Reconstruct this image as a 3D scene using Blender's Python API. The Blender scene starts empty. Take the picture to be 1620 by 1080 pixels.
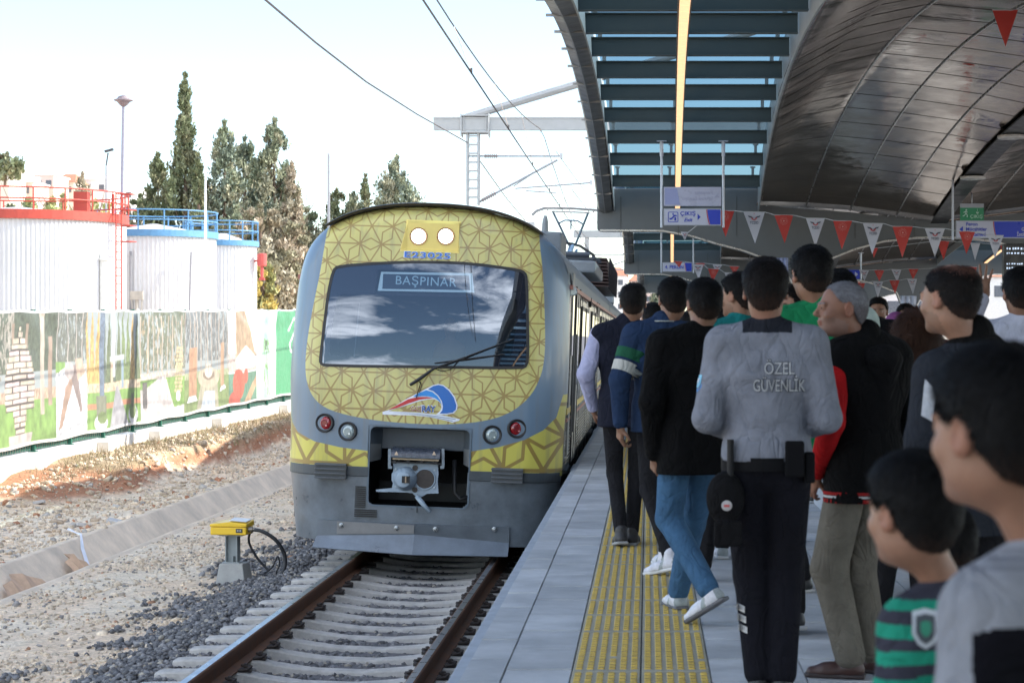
import bpy, bmesh, math, random
import numpy as np
from mathutils import Vector, Matrix
try:
    import openvdb as vdb
except Exception:
    import pyopenvdb as vdb
random.seed(7); rng = np.random.default_rng(7)
R = math.radians
S = bpy.context.scene
COL = S.collection

# ------------------------------------------------------------------ camera
F = 3270.0            # focal length in pixels of a 1620 wide picture
CAMZ = 1.42           # eye height above the platform, platform surface is z = 0
cam_d = bpy.data.cameras.new('camera'); cam = bpy.data.objects.new('camera', cam_d); COL.objects.link(cam)
cam.location = (0, 0, CAMZ); cam.rotation_euler = (R(90), 0, 0)
cam_d.sensor_width = 36; cam_d.lens = F / 1620 * 36
cam_d.shift_x = -215 / 1620; cam_d.shift_y = -3 / 1620
cam_d.clip_start = 0.3; cam_d.clip_end = 4000
cam_d.dof.use_dof = True; cam_d.dof.focus_distance = 22.0; cam_d.dof.aperture_fstop = 7.0
S.camera = cam
S.render.resolution_x = 1024; S.render.resolution_y = 682

# ------------------------------------------------------------------ sky, sun, exposure
SUN_EL, SUN_AZ = R(34), R(82)          # azimuth measured from +Y towards +X
W = bpy.data.worlds.new('World'); S.world = W; W.use_nodes = True
nt = W.node_tree; N = nt.nodes; L = nt.links
bg = N['Background']
sky = N.new('ShaderNodeTexSky'); sky.sky_type = 'NISHITA'; sky.sun_disc = False
sky.sun_elevation = SUN_EL; sky.sun_rotation = SUN_AZ; sky.air_density = 1.0; sky.dust_density = .7; sky.altitude = 800
tc = N.new('ShaderNodeTexCoord'); sep = N.new('ShaderNodeSeparateXYZ'); L.new(tc.outputs['Generated'], sep.inputs[0])
mp = N.new('ShaderNodeMapping'); mp.inputs['Scale'].default_value = (1, 1, 2.6); L.new(tc.outputs['Generated'], mp.inputs[0])
nz = N.new('ShaderNodeTexNoise'); nz.inputs['Scale'].default_value = 5.5; nz.inputs['Detail'].default_value = 9; nz.inputs['Roughness'].default_value = .58
nz.inputs['Distortion'].default_value = .5
L.new(mp.outputs[0], nz.inputs['Vector'])
cr = N.new('ShaderNodeValToRGB'); cr.color_ramp.elements[0].position = .49; cr.color_ramp.elements[1].position = .63
cr.color_ramp.elements[1].color = (.85, .85, .85, 1)
L.new(nz.outputs['Fac'], cr.inputs[0])
mr = N.new('ShaderNodeMapRange'); mr.inputs['From Min'].default_value = .25; mr.inputs['From Max'].default_value = -.15   # clouds lie behind the camera (-Y)
L.new(sep.outputs['Y'], mr.inputs['Value'])
mu = N.new('ShaderNodeMath'); mu.operation = 'MULTIPLY'; L.new(cr.outputs[0], mu.inputs[0]); L.new(mr.outputs[0], mu.inputs[1])
mx = N.new('ShaderNodeMixRGB'); mx.inputs[2].default_value = (21, 21.5, 22.4, 1)
L.new(mu.outputs[0], mx.inputs[0]); L.new(sky.outputs[0], mx.inputs[1]); L.new(mx.outputs[0], bg.inputs[0])
bg.inputs[1].default_value = .096
sd = bpy.data.lights.new('sun', 'SUN'); sun = bpy.data.objects.new('sun', sd); COL.objects.link(sun)
sd.energy = 2.9; sd.angle = R(.53); sd.color = (1, .94, .84)
sdir = Vector((math.sin(SUN_AZ) * math.cos(SUN_EL), math.cos(SUN_AZ) * math.cos(SUN_EL), math.sin(SUN_EL)))
sun.rotation_euler = sdir.to_track_quat('Z', 'Y').to_euler(); sun.location = (20, 0, 30)
S.view_settings.view_transform = 'Standard'; S.view_settings.look = 'None'; S.view_settings.exposure = 1.8; S.view_settings.gamma = 1
S.cycles.max_bounces = 8; S.cycles.transparent_max_bounces = 16; S.cycles.use_denoising = True

def P(px, py, d):
    """world point seen at pixel (px, py) of the 1620x1080 photograph at distance d along the track"""
    return Vector(((px - 1025) * d / F, d, CAMZ + (537 - py) * d / F))

# ------------------------------------------------------------------ materials
MATS = {}
def srgb(c):
    return tuple(((x / 255) / 12.92 if x <= 10 else (((x / 255) + .055) / 1.055) ** 2.4) for x in c)
def M(name, col=(.5, .5, .5), rough=.6, metal=0, var=.12, scale=6, bump=0, bscale=60, spec=.5, coat=0, emit=0, ecol=None, sheen=0):
    if name in MATS: return MATS[name]
    m = bpy.data.materials.new(name); m.use_nodes = True; n = m.node_tree.nodes; l = m.node_tree.links
    b = n['Principled BSDF']; b.inputs['Roughness'].default_value = rough; b.inputs['Metallic'].default_value = metal
    b.inputs['Specular IOR Level'].default_value = spec; b.inputs['Coat Weight'].default_value = coat
    if sheen: b.inputs['Sheen Weight'].default_value = sheen
    c4 = (*col, 1); b.inputs['Base Color'].default_value = c4
    t = n.new('ShaderNodeTexCoord')
    if var:
        a = n.new('ShaderNodeTexNoise'); a.inputs['Scale'].default_value = scale; a.inputs['Detail'].default_value = 6
        a.inputs['Roughness'].default_value = .65
        l.new(t.outputs['Object'], a.inputs['Vector'])
        x = n.new('ShaderNodeMapRange'); x.inputs['From Min'].default_value = .3; x.inputs['From Max'].default_value = .7
        x.inputs['To Min'].default_value = 1 - var; x.inputs['To Max'].default_value = 1 + var
        l.new(a.outputs['Fac'], x.inputs['Value'])
        k = n.new('ShaderNodeVectorMath'); k.operation = 'SCALE'; k.inputs[0].default_value = col
        l.new(x.outputs[0], k.inputs['Scale']); l.new(k.outputs[0], b.inputs['Base Color'])
        y = n.new('ShaderNodeMapRange'); y.inputs['From Min'].default_value = .3; y.inputs['From Max'].default_value = .7
        y.inputs['To Min'].default_value = max(0, rough - .12); y.inputs['To Max'].default_value = min(1, rough + .12)
        l.new(a.outputs['Fac'], y.inputs['Value']); l.new(y.outputs[0], b.inputs['Roughness'])
    if bump:
        a2 = n.new('ShaderNodeTexNoise'); a2.inputs['Scale'].default_value = bscale; a2.inputs['Detail'].default_value = 5
        l.new(t.outputs['Object'], a2.inputs['Vector'])
        bu = n.new('ShaderNodeBump'); bu.inputs['Strength'].default_value = 1; bu.inputs['Distance'].default_value = bump
        l.new(a2.outputs['Fac'], bu.inputs['Height']); l.new(bu.outputs[0], b.inputs['Normal'])
    if emit:
        b.inputs['Emission Color'].default_value = (*(ecol or col), 1); b.inputs['Emission Strength'].default_value = emit
    MATS[name] = m; return m
def MV(name, rough=.7, metal=0, bump=0, bscale=60, var=.12, scale=10, spec=.5, voro=0):
    """colour comes from the mesh's own colour attribute 'col' (painted artwork / soil kinds)"""
    if name in MATS: return MATS[name]
    m = M(name, rough=rough, metal=metal, bump=bump, bscale=bscale, var=var, scale=scale, spec=spec)
    n = m.node_tree.nodes; l = m.node_tree.links
    at = n.new('ShaderNodeAttribute'); at.attribute_name = 'col'
    for k in n:
        if k.type == 'VECT_MATH' and k.operation == 'SCALE': l.new(at.outputs['Color'], k.inputs[0]); return m
    l.new(at.outputs['Color'], n['Principled BSDF'].inputs['Base Color']); return m
def MG(name, tint=(.6, .8, .9), rough=.02, refl=None, trans=.8, ior=1.5, gcol=(1, 1, 1), fac=None):
    """thin window glass: fresnel reflection over a tinted see-through pane"""
    if name in MATS: return MATS[name]
    m = bpy.data.materials.new(name); m.use_nodes = True; n = m.node_tree.nodes; l = m.node_tree.links
    n.remove(n['Principled BSDF']); o = n['Material Output']
    t = n.new('ShaderNodeBsdfTransparent'); t.inputs[0].default_value = (*[x * trans for x in tint], 1)
    g = n.new('ShaderNodeBsdfGlossy'); g.inputs['Roughness'].default_value = rough; g.inputs[0].default_value = (*gcol, 1)
    f = n.new('ShaderNodeFresnel'); f.inputs[0].default_value = ior
    x = n.new('ShaderNodeMixShader'); l.new(f.outputs[0], x.inputs[0])
    if fac is not None: l.remove(x.inputs[0].links[0]); x.inputs[0].default_value = fac
    l.new(t.outputs[0], x.inputs[1]); l.new(g.outputs[0], x.inputs[2])
    l.new(x.outputs[0], o.inputs[0])
    MATS[name] = m; return m

# ------------------------------------------------------------------ objects
def tag(o, label=None, cat=None, group=None, kind=None):
    if label: o['label'] = label
    if cat: o['category'] = cat
    if group: o['group'] = group
    if kind: o['kind'] = kind
    return o
def empty(name, loc=(0, 0, 0), label=None, cat=None, group=None, rot=(0, 0, 0), scale=1):
    o = bpy.data.objects.new(name, None); COL.objects.link(o); o.location = loc; o.rotation_euler = rot; o.scale = (scale,) * 3
    o.empty_display_size = .1
    return tag(o, label, cat, group)
def kids(o): return [c for c in bpy.data.objects if c.parent == o]
def copy_tree(o, parent=None):
    c = o.copy(); COL.objects.link(c)
    if parent is not None: c.parent = parent
    for k in kids(o): copy_tree(k, c)
    return c
def mesh_obj(name, v, f, mat, parent=None, smooth=False, mi=None, col=None, attrs=None, bevel=0, auto=None):
    me = bpy.data.meshes.new(name)
    if isinstance(v, np.ndarray): v = v.tolist() if len(v) < 50000 else v
    if isinstance(v, np.ndarray) and isinstance(f, np.ndarray):
        nv, nf, k = len(v), len(f), f.shape[1]
        me.vertices.add(nv); me.vertices.foreach_set('co', v.astype(np.float32).ravel())
        me.loops.add(nf * k); me.loops.foreach_set('vertex_index', f.astype(np.int32).ravel())
        me.polygons.add(nf); me.polygons.foreach_set('loop_start', np.arange(0, nf * k, k, dtype=np.int32))
        me.update(calc_edges=True)
    else:
        if isinstance(f, np.ndarray): f = f.tolist()
        me.from_pydata([tuple(p) for p in v], [], [tuple(q) for q in f]); me.update()
    for m in (mat if isinstance(mat, (list, tuple)) else [mat]): me.materials.append(m)
    if mi is not None: me.polygons.foreach_set('material_index', np.asarray(mi, dtype=np.int32))
    if smooth: me.polygons.foreach_set('use_smooth', np.ones(len(me.polygons), dtype=bool))
    if col is not None:
        a = me.color_attributes.new('col', 'FLOAT_COLOR', 'POINT')
        c = np.ones((len(me.vertices), 4), np.float32); c[:, :3] = col; a.data.foreach_set('color', c.ravel())
    for k_, arr in (attrs or {}).items():
        a = me.attributes.new(k_, 'FLOAT', 'POINT'); a.data.foreach_set('value', np.asarray(arr, np.float32))
    o = bpy.data.objects.new(name, me); COL.objects.link(o)
    if parent is not None: o.parent = parent
    if bevel:
        b = o.modifiers.new('bevel', 'BEVEL'); b.width = bevel; b.segments = 2; b.limit_method = 'ANGLE'; b.angle_limit = R(35)
    if auto is not None:
        me.polygons.foreach_set('use_smooth', np.ones(len(me.polygons), dtype=bool)); me.set_sharp_from_angle(angle=R(auto))
    return o
class B:
    """collects shapes, links them as ONE mesh object"""
    def __init__(s): s.v = []; s.f = []; s.mi = []; s.m = 0
    def mat(s, i): s.m = i; return s
    def add(s, v, f):
        k = len(s.v); s.v += [Vector(p) for p in v]; s.f += [tuple(k + i for i in q) for q in f]; s.mi += [s.m] * len(f); return s
    def box(s, c, d, rot=None):
        x, y, z = [q / 2 for q in d]
        v = [Vector((a, b, e)) for a in (-x, x) for b in (-y, y) for e in (-z, z)]
        if rot is not None:
            m = rot if isinstance(rot, Matrix) else Matrix.Rotation(rot[2], 3, 'Z') @ Matrix.Rotation(rot[1], 3, 'Y') @ Matrix.Rotation(rot[0], 3, 'X')
            v = [m @ p for p in v]
        v = [p + Vector(c) for p in v]
        return s.add(v, [(0, 1, 3, 2), (4, 6, 7, 5), (0, 4, 5, 1), (2, 3, 7, 6), (0, 2, 6, 4), (1, 5, 7, 3)])
    def bar(s, a, b, w, h=None):
        """box beam between two points"""
        a = Vector(a); b = Vector(b); d = b - a; h = h or w
        q = d.to_track_quat('Y', 'Z').to_matrix()
        return s.box((a + b) / 2, (w, d.length, h), q)
    def tube(s, pts, r, n=8, caps=True):
        pts = [Vector(p) for p in pts]; rs = r if isinstance(r, (list, tuple)) else [r] * len(pts)
        v = []; up = None
        for i, p in enumerate(pts):
            t = (pts[min(i + 1, len(pts) - 1)] - pts[max(i - 1, 0)]).normalized()
            if up is None: up = Vector((0, 0, 1)) if abs(t.z) < .9 else Vector((1, 0, 0))
            a = t.cross(up).normalized(); bb = a.cross(t).normalized(); up = bb
            for j in range(n):
                q = 2 * math.pi * j / n; v.append(p + (a * math.cos(q) + bb * math.sin(q)) * rs[i])
        f = [(i * n + j, i * n + (j + 1) % n, (i + 1) * n + (j + 1) % n, (i + 1) * n + j) for i in range(len(pts) - 1) for j in range(n)]
        if caps: f += [tuple(range(n))[::-1], tuple((len(pts) - 1) * n + j for j in range(n))]
        return s.add(v, f)
    def lathe(s, prof, c, axis='Z', n=24):
        """prof: list of (radius, height)"""
        v = []
        for r, h in prof:
            for j in range(n):
                q = 2 * math.pi * j / n; x, y = r * math.cos(q), r * math.sin(q)
                p = {'Z': (x, y, h), 'Y': (x, h, y), 'X': (h, x, y)}[axis]; v.append(Vector(p) + Vector(c))
        f = [(i * n + j, i * n + (j + 1) % n, (i + 1) * n + (j + 1) % n, (i + 1) * n + j) for i in range(len(prof) - 1) for j in range(n)]
        f += [tuple(range(n))[::-1], tuple((len(prof) - 1) * n + j for j in range(n))]
        return s.add(v, f)
    def prism(s, poly, fn, t0, t1):
        """extrude a 2D polygon; fn(u, v, t) -> 3D"""
        n = len(poly); v = [fn(u, w, t0) for u, w in poly] + [fn(u, w, t1) for u, w in poly]
        return s.add(v, [tuple(range(n))[::-1], tuple(range(n, 2 * n))] + [(i, (i + 1) % n, n + (i + 1) % n, n + i) for i in range(n)])
    def make(s, name, mat, parent=None, smooth=False, bevel=0, auto=None):
        return mesh_obj(name, s.v, s.f, mat, parent, smooth, s.mi, bevel=bevel, auto=auto)
XZ = lambda y0: (lambda u, w, t: (u, y0 + t, w))

def text_geo(txt, size=1, align='CENTER', extrude=0, space=1, shear=0, offset=0):
    c = bpy.data.curves.new('t', 'FONT'); c.body = txt; c.size = size; c.align_x = align; c.align_y = 'CENTER'; c.extrude = extrude
    c.space_character = space; c.shear = shear; c.offset = offset; c.resolution_u = 3
    o = bpy.data.objects.new('t', c); COL.objects.link(o)
    dg = bpy.context.evaluated_depsgraph_get(); me = o.evaluated_get(dg).to_mesh()
    v = [x.co.copy() for x in me.vertices]; f = [tuple(p.vertices) for p in me.polygons]
    o.evaluated_get(dg).to_mesh_clear(); bpy.data.objects.remove(o); bpy.data.curves.remove(c)
    return v, f
def text(name, txt, mat, parent, loc, size, width=None, facing='-Y', y=0, fn=None, **k):
    """flat lettering in the XZ plane, reads from -Y; fn maps (x, z) to y on a curved surface"""
    v, f = text_geo(txt, 1, **k)
    x0, x1 = min(p.x for p in v), max(p.x for p in v)
    sx = size if width is None else width / (x1 - x0)
    out = []
    for p in v:
        x, z = p.x * sx + loc[0], p.y * size + loc[2]
        out.append((x, (fn(x, z) if fn else 0) + loc[1] - p.z, z))
    return mesh_obj(name, out, f, mat, parent)

# ------------------------------------------------------------------ numpy value noise
_perm = rng.permutation(4096)
def vnoise(x, y, z=0.0):
    x, y, z = np.broadcast_arrays(np.asarray(x, float), np.asarray(y, float), np.asarray(z, float))
    xi, yi, zi = np.floor(x).astype(int), np.floor(y).astype(int), np.floor(z).astype(int)
    fx, fy, fz = x - xi, y - yi, z - zi
    u, v, w = [q * q * (3 - 2 * q) for q in (fx, fy, fz)]
    h = lambda a, b, c: _perm[(a + _perm[(b + _perm[c & 4095]) & 4095]) & 4095] / 4095.0
    r = 0
    for da, wa in ((0, 1 - u), (1, u)):
        for db, wb in ((0, 1 - v), (1, v)):
            for dc, wc in ((0, 1 - w), (1, w)): r = r + h(xi + da, yi + db, zi + dc) * wa * wb * wc
    return r
def fbm(x, y, z=0.0, o=4):
    s = 0; a = .5; t = 0
    for i in range(o):
        s = s + a * vnoise(np.asarray(x) * 2 ** i + 17 * i, np.asarray(y) * 2 ** i + 5 * i, np.asarray(z) * 2 ** i); t += a; a *= .5
    return s / t

# ------------------------------------------------------------------ signed distance modelling (bodies, clothes)
class SDF:
    def __init__(s, lo, hi, h):
        s.h = h; s.lo = np.array(lo, float); s.n = np.ceil((np.array(hi) - s.lo) / h).astype(int) + 1
        s.a = np.full(s.n, .2, np.float32)
    def _sub(s, lo, hi, pad):
        i0 = np.clip(np.floor((np.array(lo) - pad - s.lo) / s.h).astype(int), 0, s.n); i1 = np.clip(np.ceil((np.array(hi) + pad - s.lo) / s.h).astype(int) + 1, 0, s.n)
        if (i1 <= i0).any(): return None
        sl = tuple(slice(a, b) for a, b in zip(i0, i1))
        ax = [(s.lo[k] + np.arange(i0[k], i1[k]) * s.h).astype(np.float32) for k in range(3)]
        return sl, np.meshgrid(*ax, indexing='ij', sparse=True)
    def put(s, lo, hi, fn, k=.02, sub=False):
        q = s._sub(lo, hi, k + 3 * s.h)
        if q is None: return s
        sl, g = q; d = fn(*g); o = s.a[sl]
        if sub: d = -d; h = np.clip(.5 - .5 * (d - o) / k, 0, 1); s.a[sl] = o * (1 - h) + d * h + k * h * (1 - h) if False else np.maximum(o, d) + np.maximum(k - np.abs(o - d), 0) ** 2 / (4 * k)
        else: s.a[sl] = np.minimum(o, d) - np.maximum(k - np.abs(o - d), 0) ** 2 / (4 * k)
        return s
    def cone(s, a, b, r1, r2, k=.02, sub=False, fx=1.0, fy=1.0):
        """rounded cone from a to b"""
        a = np.array(a, float); b = np.array(b, float); ba = b - a; L2 = max(ba @ ba, 1e-9); r = max(r1, r2)
        def fn(x, y, z):
            px, py, pz = x - a[0], y - a[1], z - a[2]
            t = np.clip((px * ba[0] + py * ba[1] + pz * ba[2]) / L2, 0, 1)
            qx, qy, qz = (px - t * ba[0]) / fx, (py - t * ba[1]) / fy, pz - t * ba[2]
            return (np.sqrt(qx * qx + qy * qy + qz * qz) - (r1 + (r2 - r1) * t)) * min(fx, fy, 1)
        rr = r * max(fx, fy, 1)
        return s.put(np.minimum(a, b) - rr, np.maximum(a, b) + rr, fn, k, sub)
    def ell(s, c, r, k=.02, sub=False, rot=None):
        c = np.array(c, float); r = np.array(r, float)
        m = np.array(rot.transposed()) if rot is not None else None
        def fn(x, y, z):
            x, y, z = x - c[0], y - c[1], z - c[2]
            if m is not None: x, y, z = [m[i, 0] * x + m[i, 1] * y + m[i, 2] * z for i in range(3)]
            k0 = np.sqrt((x / r[0]) ** 2 + (y / r[1]) ** 2 + (z / r[2]) ** 2)
            k1 = np.sqrt((x / r[0] ** 2) ** 2 + (y / r[1] ** 2) ** 2 + (z / r[2] ** 2) ** 2)
            return k0 * (k0 - 1) / np.maximum(k1, 1e-6)
        q = r if rot is None else np.full(3, r.max())
        return s.put(c - q, c + q, fn, k, sub)
    def box(s, c, d, k=.02, rnd=.01, rot=None, sub=False):
        c = np.array(c, float); d = np.array(d, float)
        m = np.array(rot.transposed()) if rot is not None else None
        def fn(x, y, z):
            x, y, z = x - c[0], y - c[1], z - c[2]
            if m is not None: x, y, z = [m[i, 0] * x + m[i, 1] * y + m[i, 2] * z for i in range(3)]
            qx, qy, qz = np.abs(x) - d[0] + rnd, np.abs(y) - d[1] + rnd, np.abs(z) - d[2] + rnd
            return np.sqrt(np.maximum(qx, 0) ** 2 + np.maximum(qy, 0) ** 2 + np.maximum(qz, 0) ** 2) + np.minimum(np.maximum(np.maximum(qx, qy), qz), 0) - rnd
        q = d if rot is None else np.full(3, np.linalg.norm(d))
        return s.put(c - q, c + q, fn, k, sub)
    def cutplane(s, fn):
        """keep only where fn(x, y, z) <= 0"""
        ax = [(s.lo[k] + np.arange(s.n[k]) * s.h).astype(np.float32) for k in range(3)]
        s.a = np.maximum(s.a, fn(*np.meshgrid(*ax, indexing='ij', sparse=True)).astype(np.float32)); return s
    def warp(s, amp, freq, seed=0, fn=None):
        ax = [s.lo[k] + np.arange(s.n[k]) * s.h for k in range(3)]
        i = np.argwhere(np.abs(s.a) < 3 * s.h + amp)
        if len(i):
            x, y, z = [s.lo[k] + i[:, k] * s.h for k in range(3)]
            d = (fn(x, y, z) if fn else fbm(x * freq + seed, y * freq, z * freq, 3) - .5) * amp
            s.a[i[:, 0], i[:, 1], i[:, 2]] += d.astype(np.float32)
        return s
    def mesh(s, name, mat, parent=None, **k):
        g = vdb.FloatGrid(background=float(3 * s.h)); g.copyFromArray(np.clip(s.a, -3 * s.h, 3 * s.h).astype(np.float32))
        p, q = g.convertToQuads(isovalue=0.0)
        v = p.astype(np.float64) * s.h + s.lo
        if len(v) == 0: return None
        return mesh_obj(name, v, q[:, ::-1].astype(np.int32), mat, parent, smooth=True, **k)
# ================================================================== SETTING
TX, TILT, RAILZ = -2.43, .0395, -.955      # track centre line, cant (left rail high), rail top
def smooth(a, b, x):
    t = np.clip((x - a) / (b - a), 0, 1); return t * t * (3 - 2 * t)
def fence_x(y): return -13.12 + .0478 * y
def gz(X, Y):
    X, Y = np.broadcast_arrays(np.asarray(X, float), np.asarray(Y, float))
    base = np.interp(X, [-400, -60, -14, -12, -9.6, -8.3, -7.5, -7.45, -6.95, -6.9, -4.7, -3.95, -3.4, -.9, 400],
                     [3, -.4, -.7, -1.12, -1.26, -1.26, -1.22, -1.75, -1.75, -1.385, -1.33, -1.215, -1.2, -1.25, -1.25])
    n = fbm(X * .9, Y * .9, 0, 4) - .5; n2 = fbm(X * 4, Y * 4, 3, 3) - .5
    flat = smooth(-4.9, -4.0, X)
    ditch = smooth(-7.7, -7.5, X) * (1 - smooth(-6.9, -6.7, X))
    z = base + (n * .16 * smooth(-6.9, -8.6, X) + n2 * .035) * (1 - .6 * flat) * (1 - ditch)
    edge = -9.35 + (fbm(Y * .5, 3.3, 0, 4) - .5) * 1.1 + .18 * n2 * 3
    top = -.82 + (Y - 40) * .010 + n * .1
    bank = smooth(edge + .42, edge - .12, X) * smooth(31, 40, Y + n * 5) * (1 - smooth(80, 95, Y))
    slope = smooth(-7.7, -9.4, X) * .03 * smooth(30, 42, Y)
    z = z + slope
    return np.where(X > -14, z * (1 - bank) + np.maximum(top, z) * bank, z), bank
def soil_colour(X, Y, Z, bank):
    n = fbm(X * 1.3, Y * 1.3, 5, 5); n2 = fbm(X * 9, Y * 9, 9, 3)
    beige = np.array([.70, .55, .40]); cream = np.array([.72, .61, .47]); grey = np.array([.15, .145, .15]); red = np.array([.37, .175, .10]); straw = np.array([.30, .23, .14])
    mix = lambda a, b, t: a * (1 - t[..., None]) + b * t[..., None]
    c = mix(np.broadcast_to(beige, X.shape + (3,)), np.broadcast_to(cream, X.shape + (3,)), smooth(.35, .65, n))
    c = c * (.8 + .4 * n2[..., None])
    c = mix(c, np.broadcast_to(grey, c.shape), smooth(-5.15, -4.55, X + (n - .5) * 1.9 + (Y - 20) * .004) * (X > -6.8))
    cut = smooth(.03, .3, bank) * (1 - smooth(.75, .98, bank))
    c = mix(c, np.broadcast_to(red, c.shape), cut * smooth(.22, .42, fbm(Y * .35, X * .3, 2, 3)) * .97)
    c = mix(c, np.broadcast_to(straw, c.shape), smooth(.55, .95, bank) * (.5 + .5 * smooth(.35, .6, n)))
    return c
def build_ground():
    xs = np.concatenate([[-1500, -600, -250, -120, -70, -45, -32, -24, -19, -16, -14], np.arange(-12.6, -3.0, .07), [-2.5, -1.5, -.5, 2, 6, 9, 14, 25, 60, 150, 500, 1500]])
    ys = np.concatenate([[-300, -60, -10, 5, 10], np.arange(12, 30, .1), np.arange(30, 62, .15), [64, 68, 74, 82, 95, 120, 160, 220, 400, 900, 3000]])
    X, Y = np.meshgrid(xs, ys, indexing='ij'); Z, bk = gz(X, Y)
    C = soil_colour(X, Y, Z, bk); nx, ny = X.shape
    i = np.arange(nx * ny).reshape(nx, ny)
    f = np.stack([i[:-1, :-1], i[1:, :-1], i[1:, 1:], i[:-1, 1:]], -1).reshape(-1, 4)
    o = mesh_obj('ground', np.stack([X, Y, Z], -1).reshape(-1, 3), f, MV('soil', rough=.95, bump=.03, bscale=22, var=.28, scale=14, spec=.1), smooth=True, col=C.reshape(-1, 3))
    tag(o, kind='structure')
build_ground()

# ---- loose stones: one mesh per kind, built by numpy
def stones(name, pts, size, mat, kind='stuff', squash=.7, cols=None, label=None):
    bm = bmesh.new(); bmesh.ops.create_icosphere(bm, subdivisions=1, radius=1)
    bm.verts.ensure_lookup_table(); base = np.array([v.co for v in bm.verts]); fc = np.array([[v.index for v in f.verts] for f in bm.faces]); bm.free()
    if len(pts) > 4000:
        bm = bmesh.new(); bmesh.ops.create_icosphere(bm, subdivisions=1, radius=1)
        bmesh.ops.dissolve_limit  # keep the 42-vertex stone only for small counts
        bm.free()
        t = (1 + 5 ** .5) / 2
        base = np.array([(-1, t, 0), (1, t, 0), (-1, -t, 0), (1, -t, 0), (0, -1, t), (0, 1, t), (0, -1, -t), (0, 1, -t), (t, 0, -1), (t, 0, 1), (-t, 0, -1), (-t, 0, 1)], float) / 1.9
        fc = np.array([(0, 11, 5), (0, 5, 1), (0, 1, 7), (0, 7, 10), (0, 10, 11), (1, 5, 9), (5, 11, 4), (11, 10, 2), (10, 7, 6), (7, 1, 8), (3, 9, 4), (3, 4, 2), (3, 2, 6), (3, 6, 8), (3, 8, 9), (4, 9, 5), (2, 4, 11), (6, 2, 10), (8, 6, 7), (9, 8, 1)])
    n = len(pts); nv = len(base)
    v = base[None] * (1 + (rng.random((n, nv, 1)) - .5) * .55)
    v = v * (.6 + .8 * rng.random((n, 1, 3))) * np.array([1, 1, squash])
    a = rng.random(n) * 6.28; ca, sa = np.cos(a), np.sin(a); b = (rng.random(n) - .5) * 1.6; cb, sb = np.cos(b), np.sin(b)
    x, y, z = v[..., 0], v[..., 1], v[..., 2]
    y, z = y * cb[:, None] - z * sb[:, None], y * sb[:, None] + z * cb[:, None]
    x, y = x * ca[:, None] - y * sa[:, None], x * sa[:, None] + y * ca[:, None]
    sz = np.broadcast_to(size, (n,))[:, None, None]
    v = np.stack([x, y, z], -1) * sz + pts[:, None, :]
    f = (fc[None] + (np.arange(n) * nv)[:, None, None]).reshape(-1, 3)
    col = np.repeat(cols, nv, axis=0) if cols is not None else None
    o = mesh_obj(name, v.reshape(-1, 3), f, mat, col=col); tag(o, label, kind=kind); return o
MS = MV('stone', rough=.9, var=.3, scale=25, spec=.15)
def pal(n, cs, w, j=.25):
    k = rng.choice(len(cs), n, p=np.array(w) / sum(w)); c = np.array(cs)[k]
    return np.clip(c * (1 + (rng.random((n, 1)) - .5) * 2 * j), 0, 1)
def tilt_z(x): return RAILZ - (x - TX) * TILT
def ballast():
    P_ = []
    for (y0, y1, n) in ((13.2, 18, 13500), (18, 24, 13500), (24, 40, 12000)):
        x = rng.uniform(-5.3, -.92, n); y = rng.uniform(y0, y1, n)
        keep = rng.random(n) < smooth(-5.25, -4.5, x + (fbm(x * 1.3, y * 1.3, 5, 3) - .5) * 1.9)
        if y1 > 26: keep &= (x < -3.5)
        x, y = x[keep], y[keep]
        z = gz(x, y)[0]; z = np.where(x > -4.0, tilt_z(x) - np.where(np.abs(x - TX) < .66, .268, .240) + rng.random(len(x)) * .025 - .02, z + .005 + rng.random(len(x)) * .025)
        P_.append(np.stack([x, y, z], -1))
    # loose stones lying between and on the sleepers
    p = np.concatenate(P_); sz = rng.uniform(.015, .033, len(p)) * np.where(p[:, 1] > 24, 1.25, 1)
    stones('ballast', p, sz, MS, cols=pal(len(p), [(.15, .15, .155), (.22, .215, .215), (.115, .115, .12), (.34, .31, .26)], [5, 4, 2, .9]))
    n = 15000; x = rng.uniform(-6.85, -4.3, n); y = 14 + 30 * rng.random(n) ** 1.4
    k = fbm(x * 1.1, y * .8, 7, 3); keep = rng.random(n) < .25 + smooth(.45, .62, k) * .8
    x, y = x[keep], y[keep]; z = gz(x, y)[0]
    stones('gravel', np.stack([x, y, z + .004], -1), rng.uniform(.008, .026, len(x)) * (1 + (rng.random(len(x)) < .03) * 1.2), MS,
           cols=pal(len(x), [(.62, .51, .38), (.26, .245, .23), (.52, .44, .34), (.42, .25, .16)], [5, 1.6, 4, .25]))
    n = 12000; x = rng.uniform(-12.0, -7.6, n); y = 24 + 36 * rng.random(n) ** 1.1; keep = x > fence_x(y) + .45; x, y = x[keep], y[keep]
    z = gz(x, y)[0]; sz = .012 + .05 * rng.random(len(x)) ** 4 + (rng.random(len(x)) < .006) * .07
    stones('rubble', np.stack([x, y, z + .01], -1), sz, MS, cols=pal(len(x), [(.64, .53, .40), (.40, .37, .33), (.52, .41, .30), (.44, .22, .13)], [6, 1.6, 3, .6]))
ballast()

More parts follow.
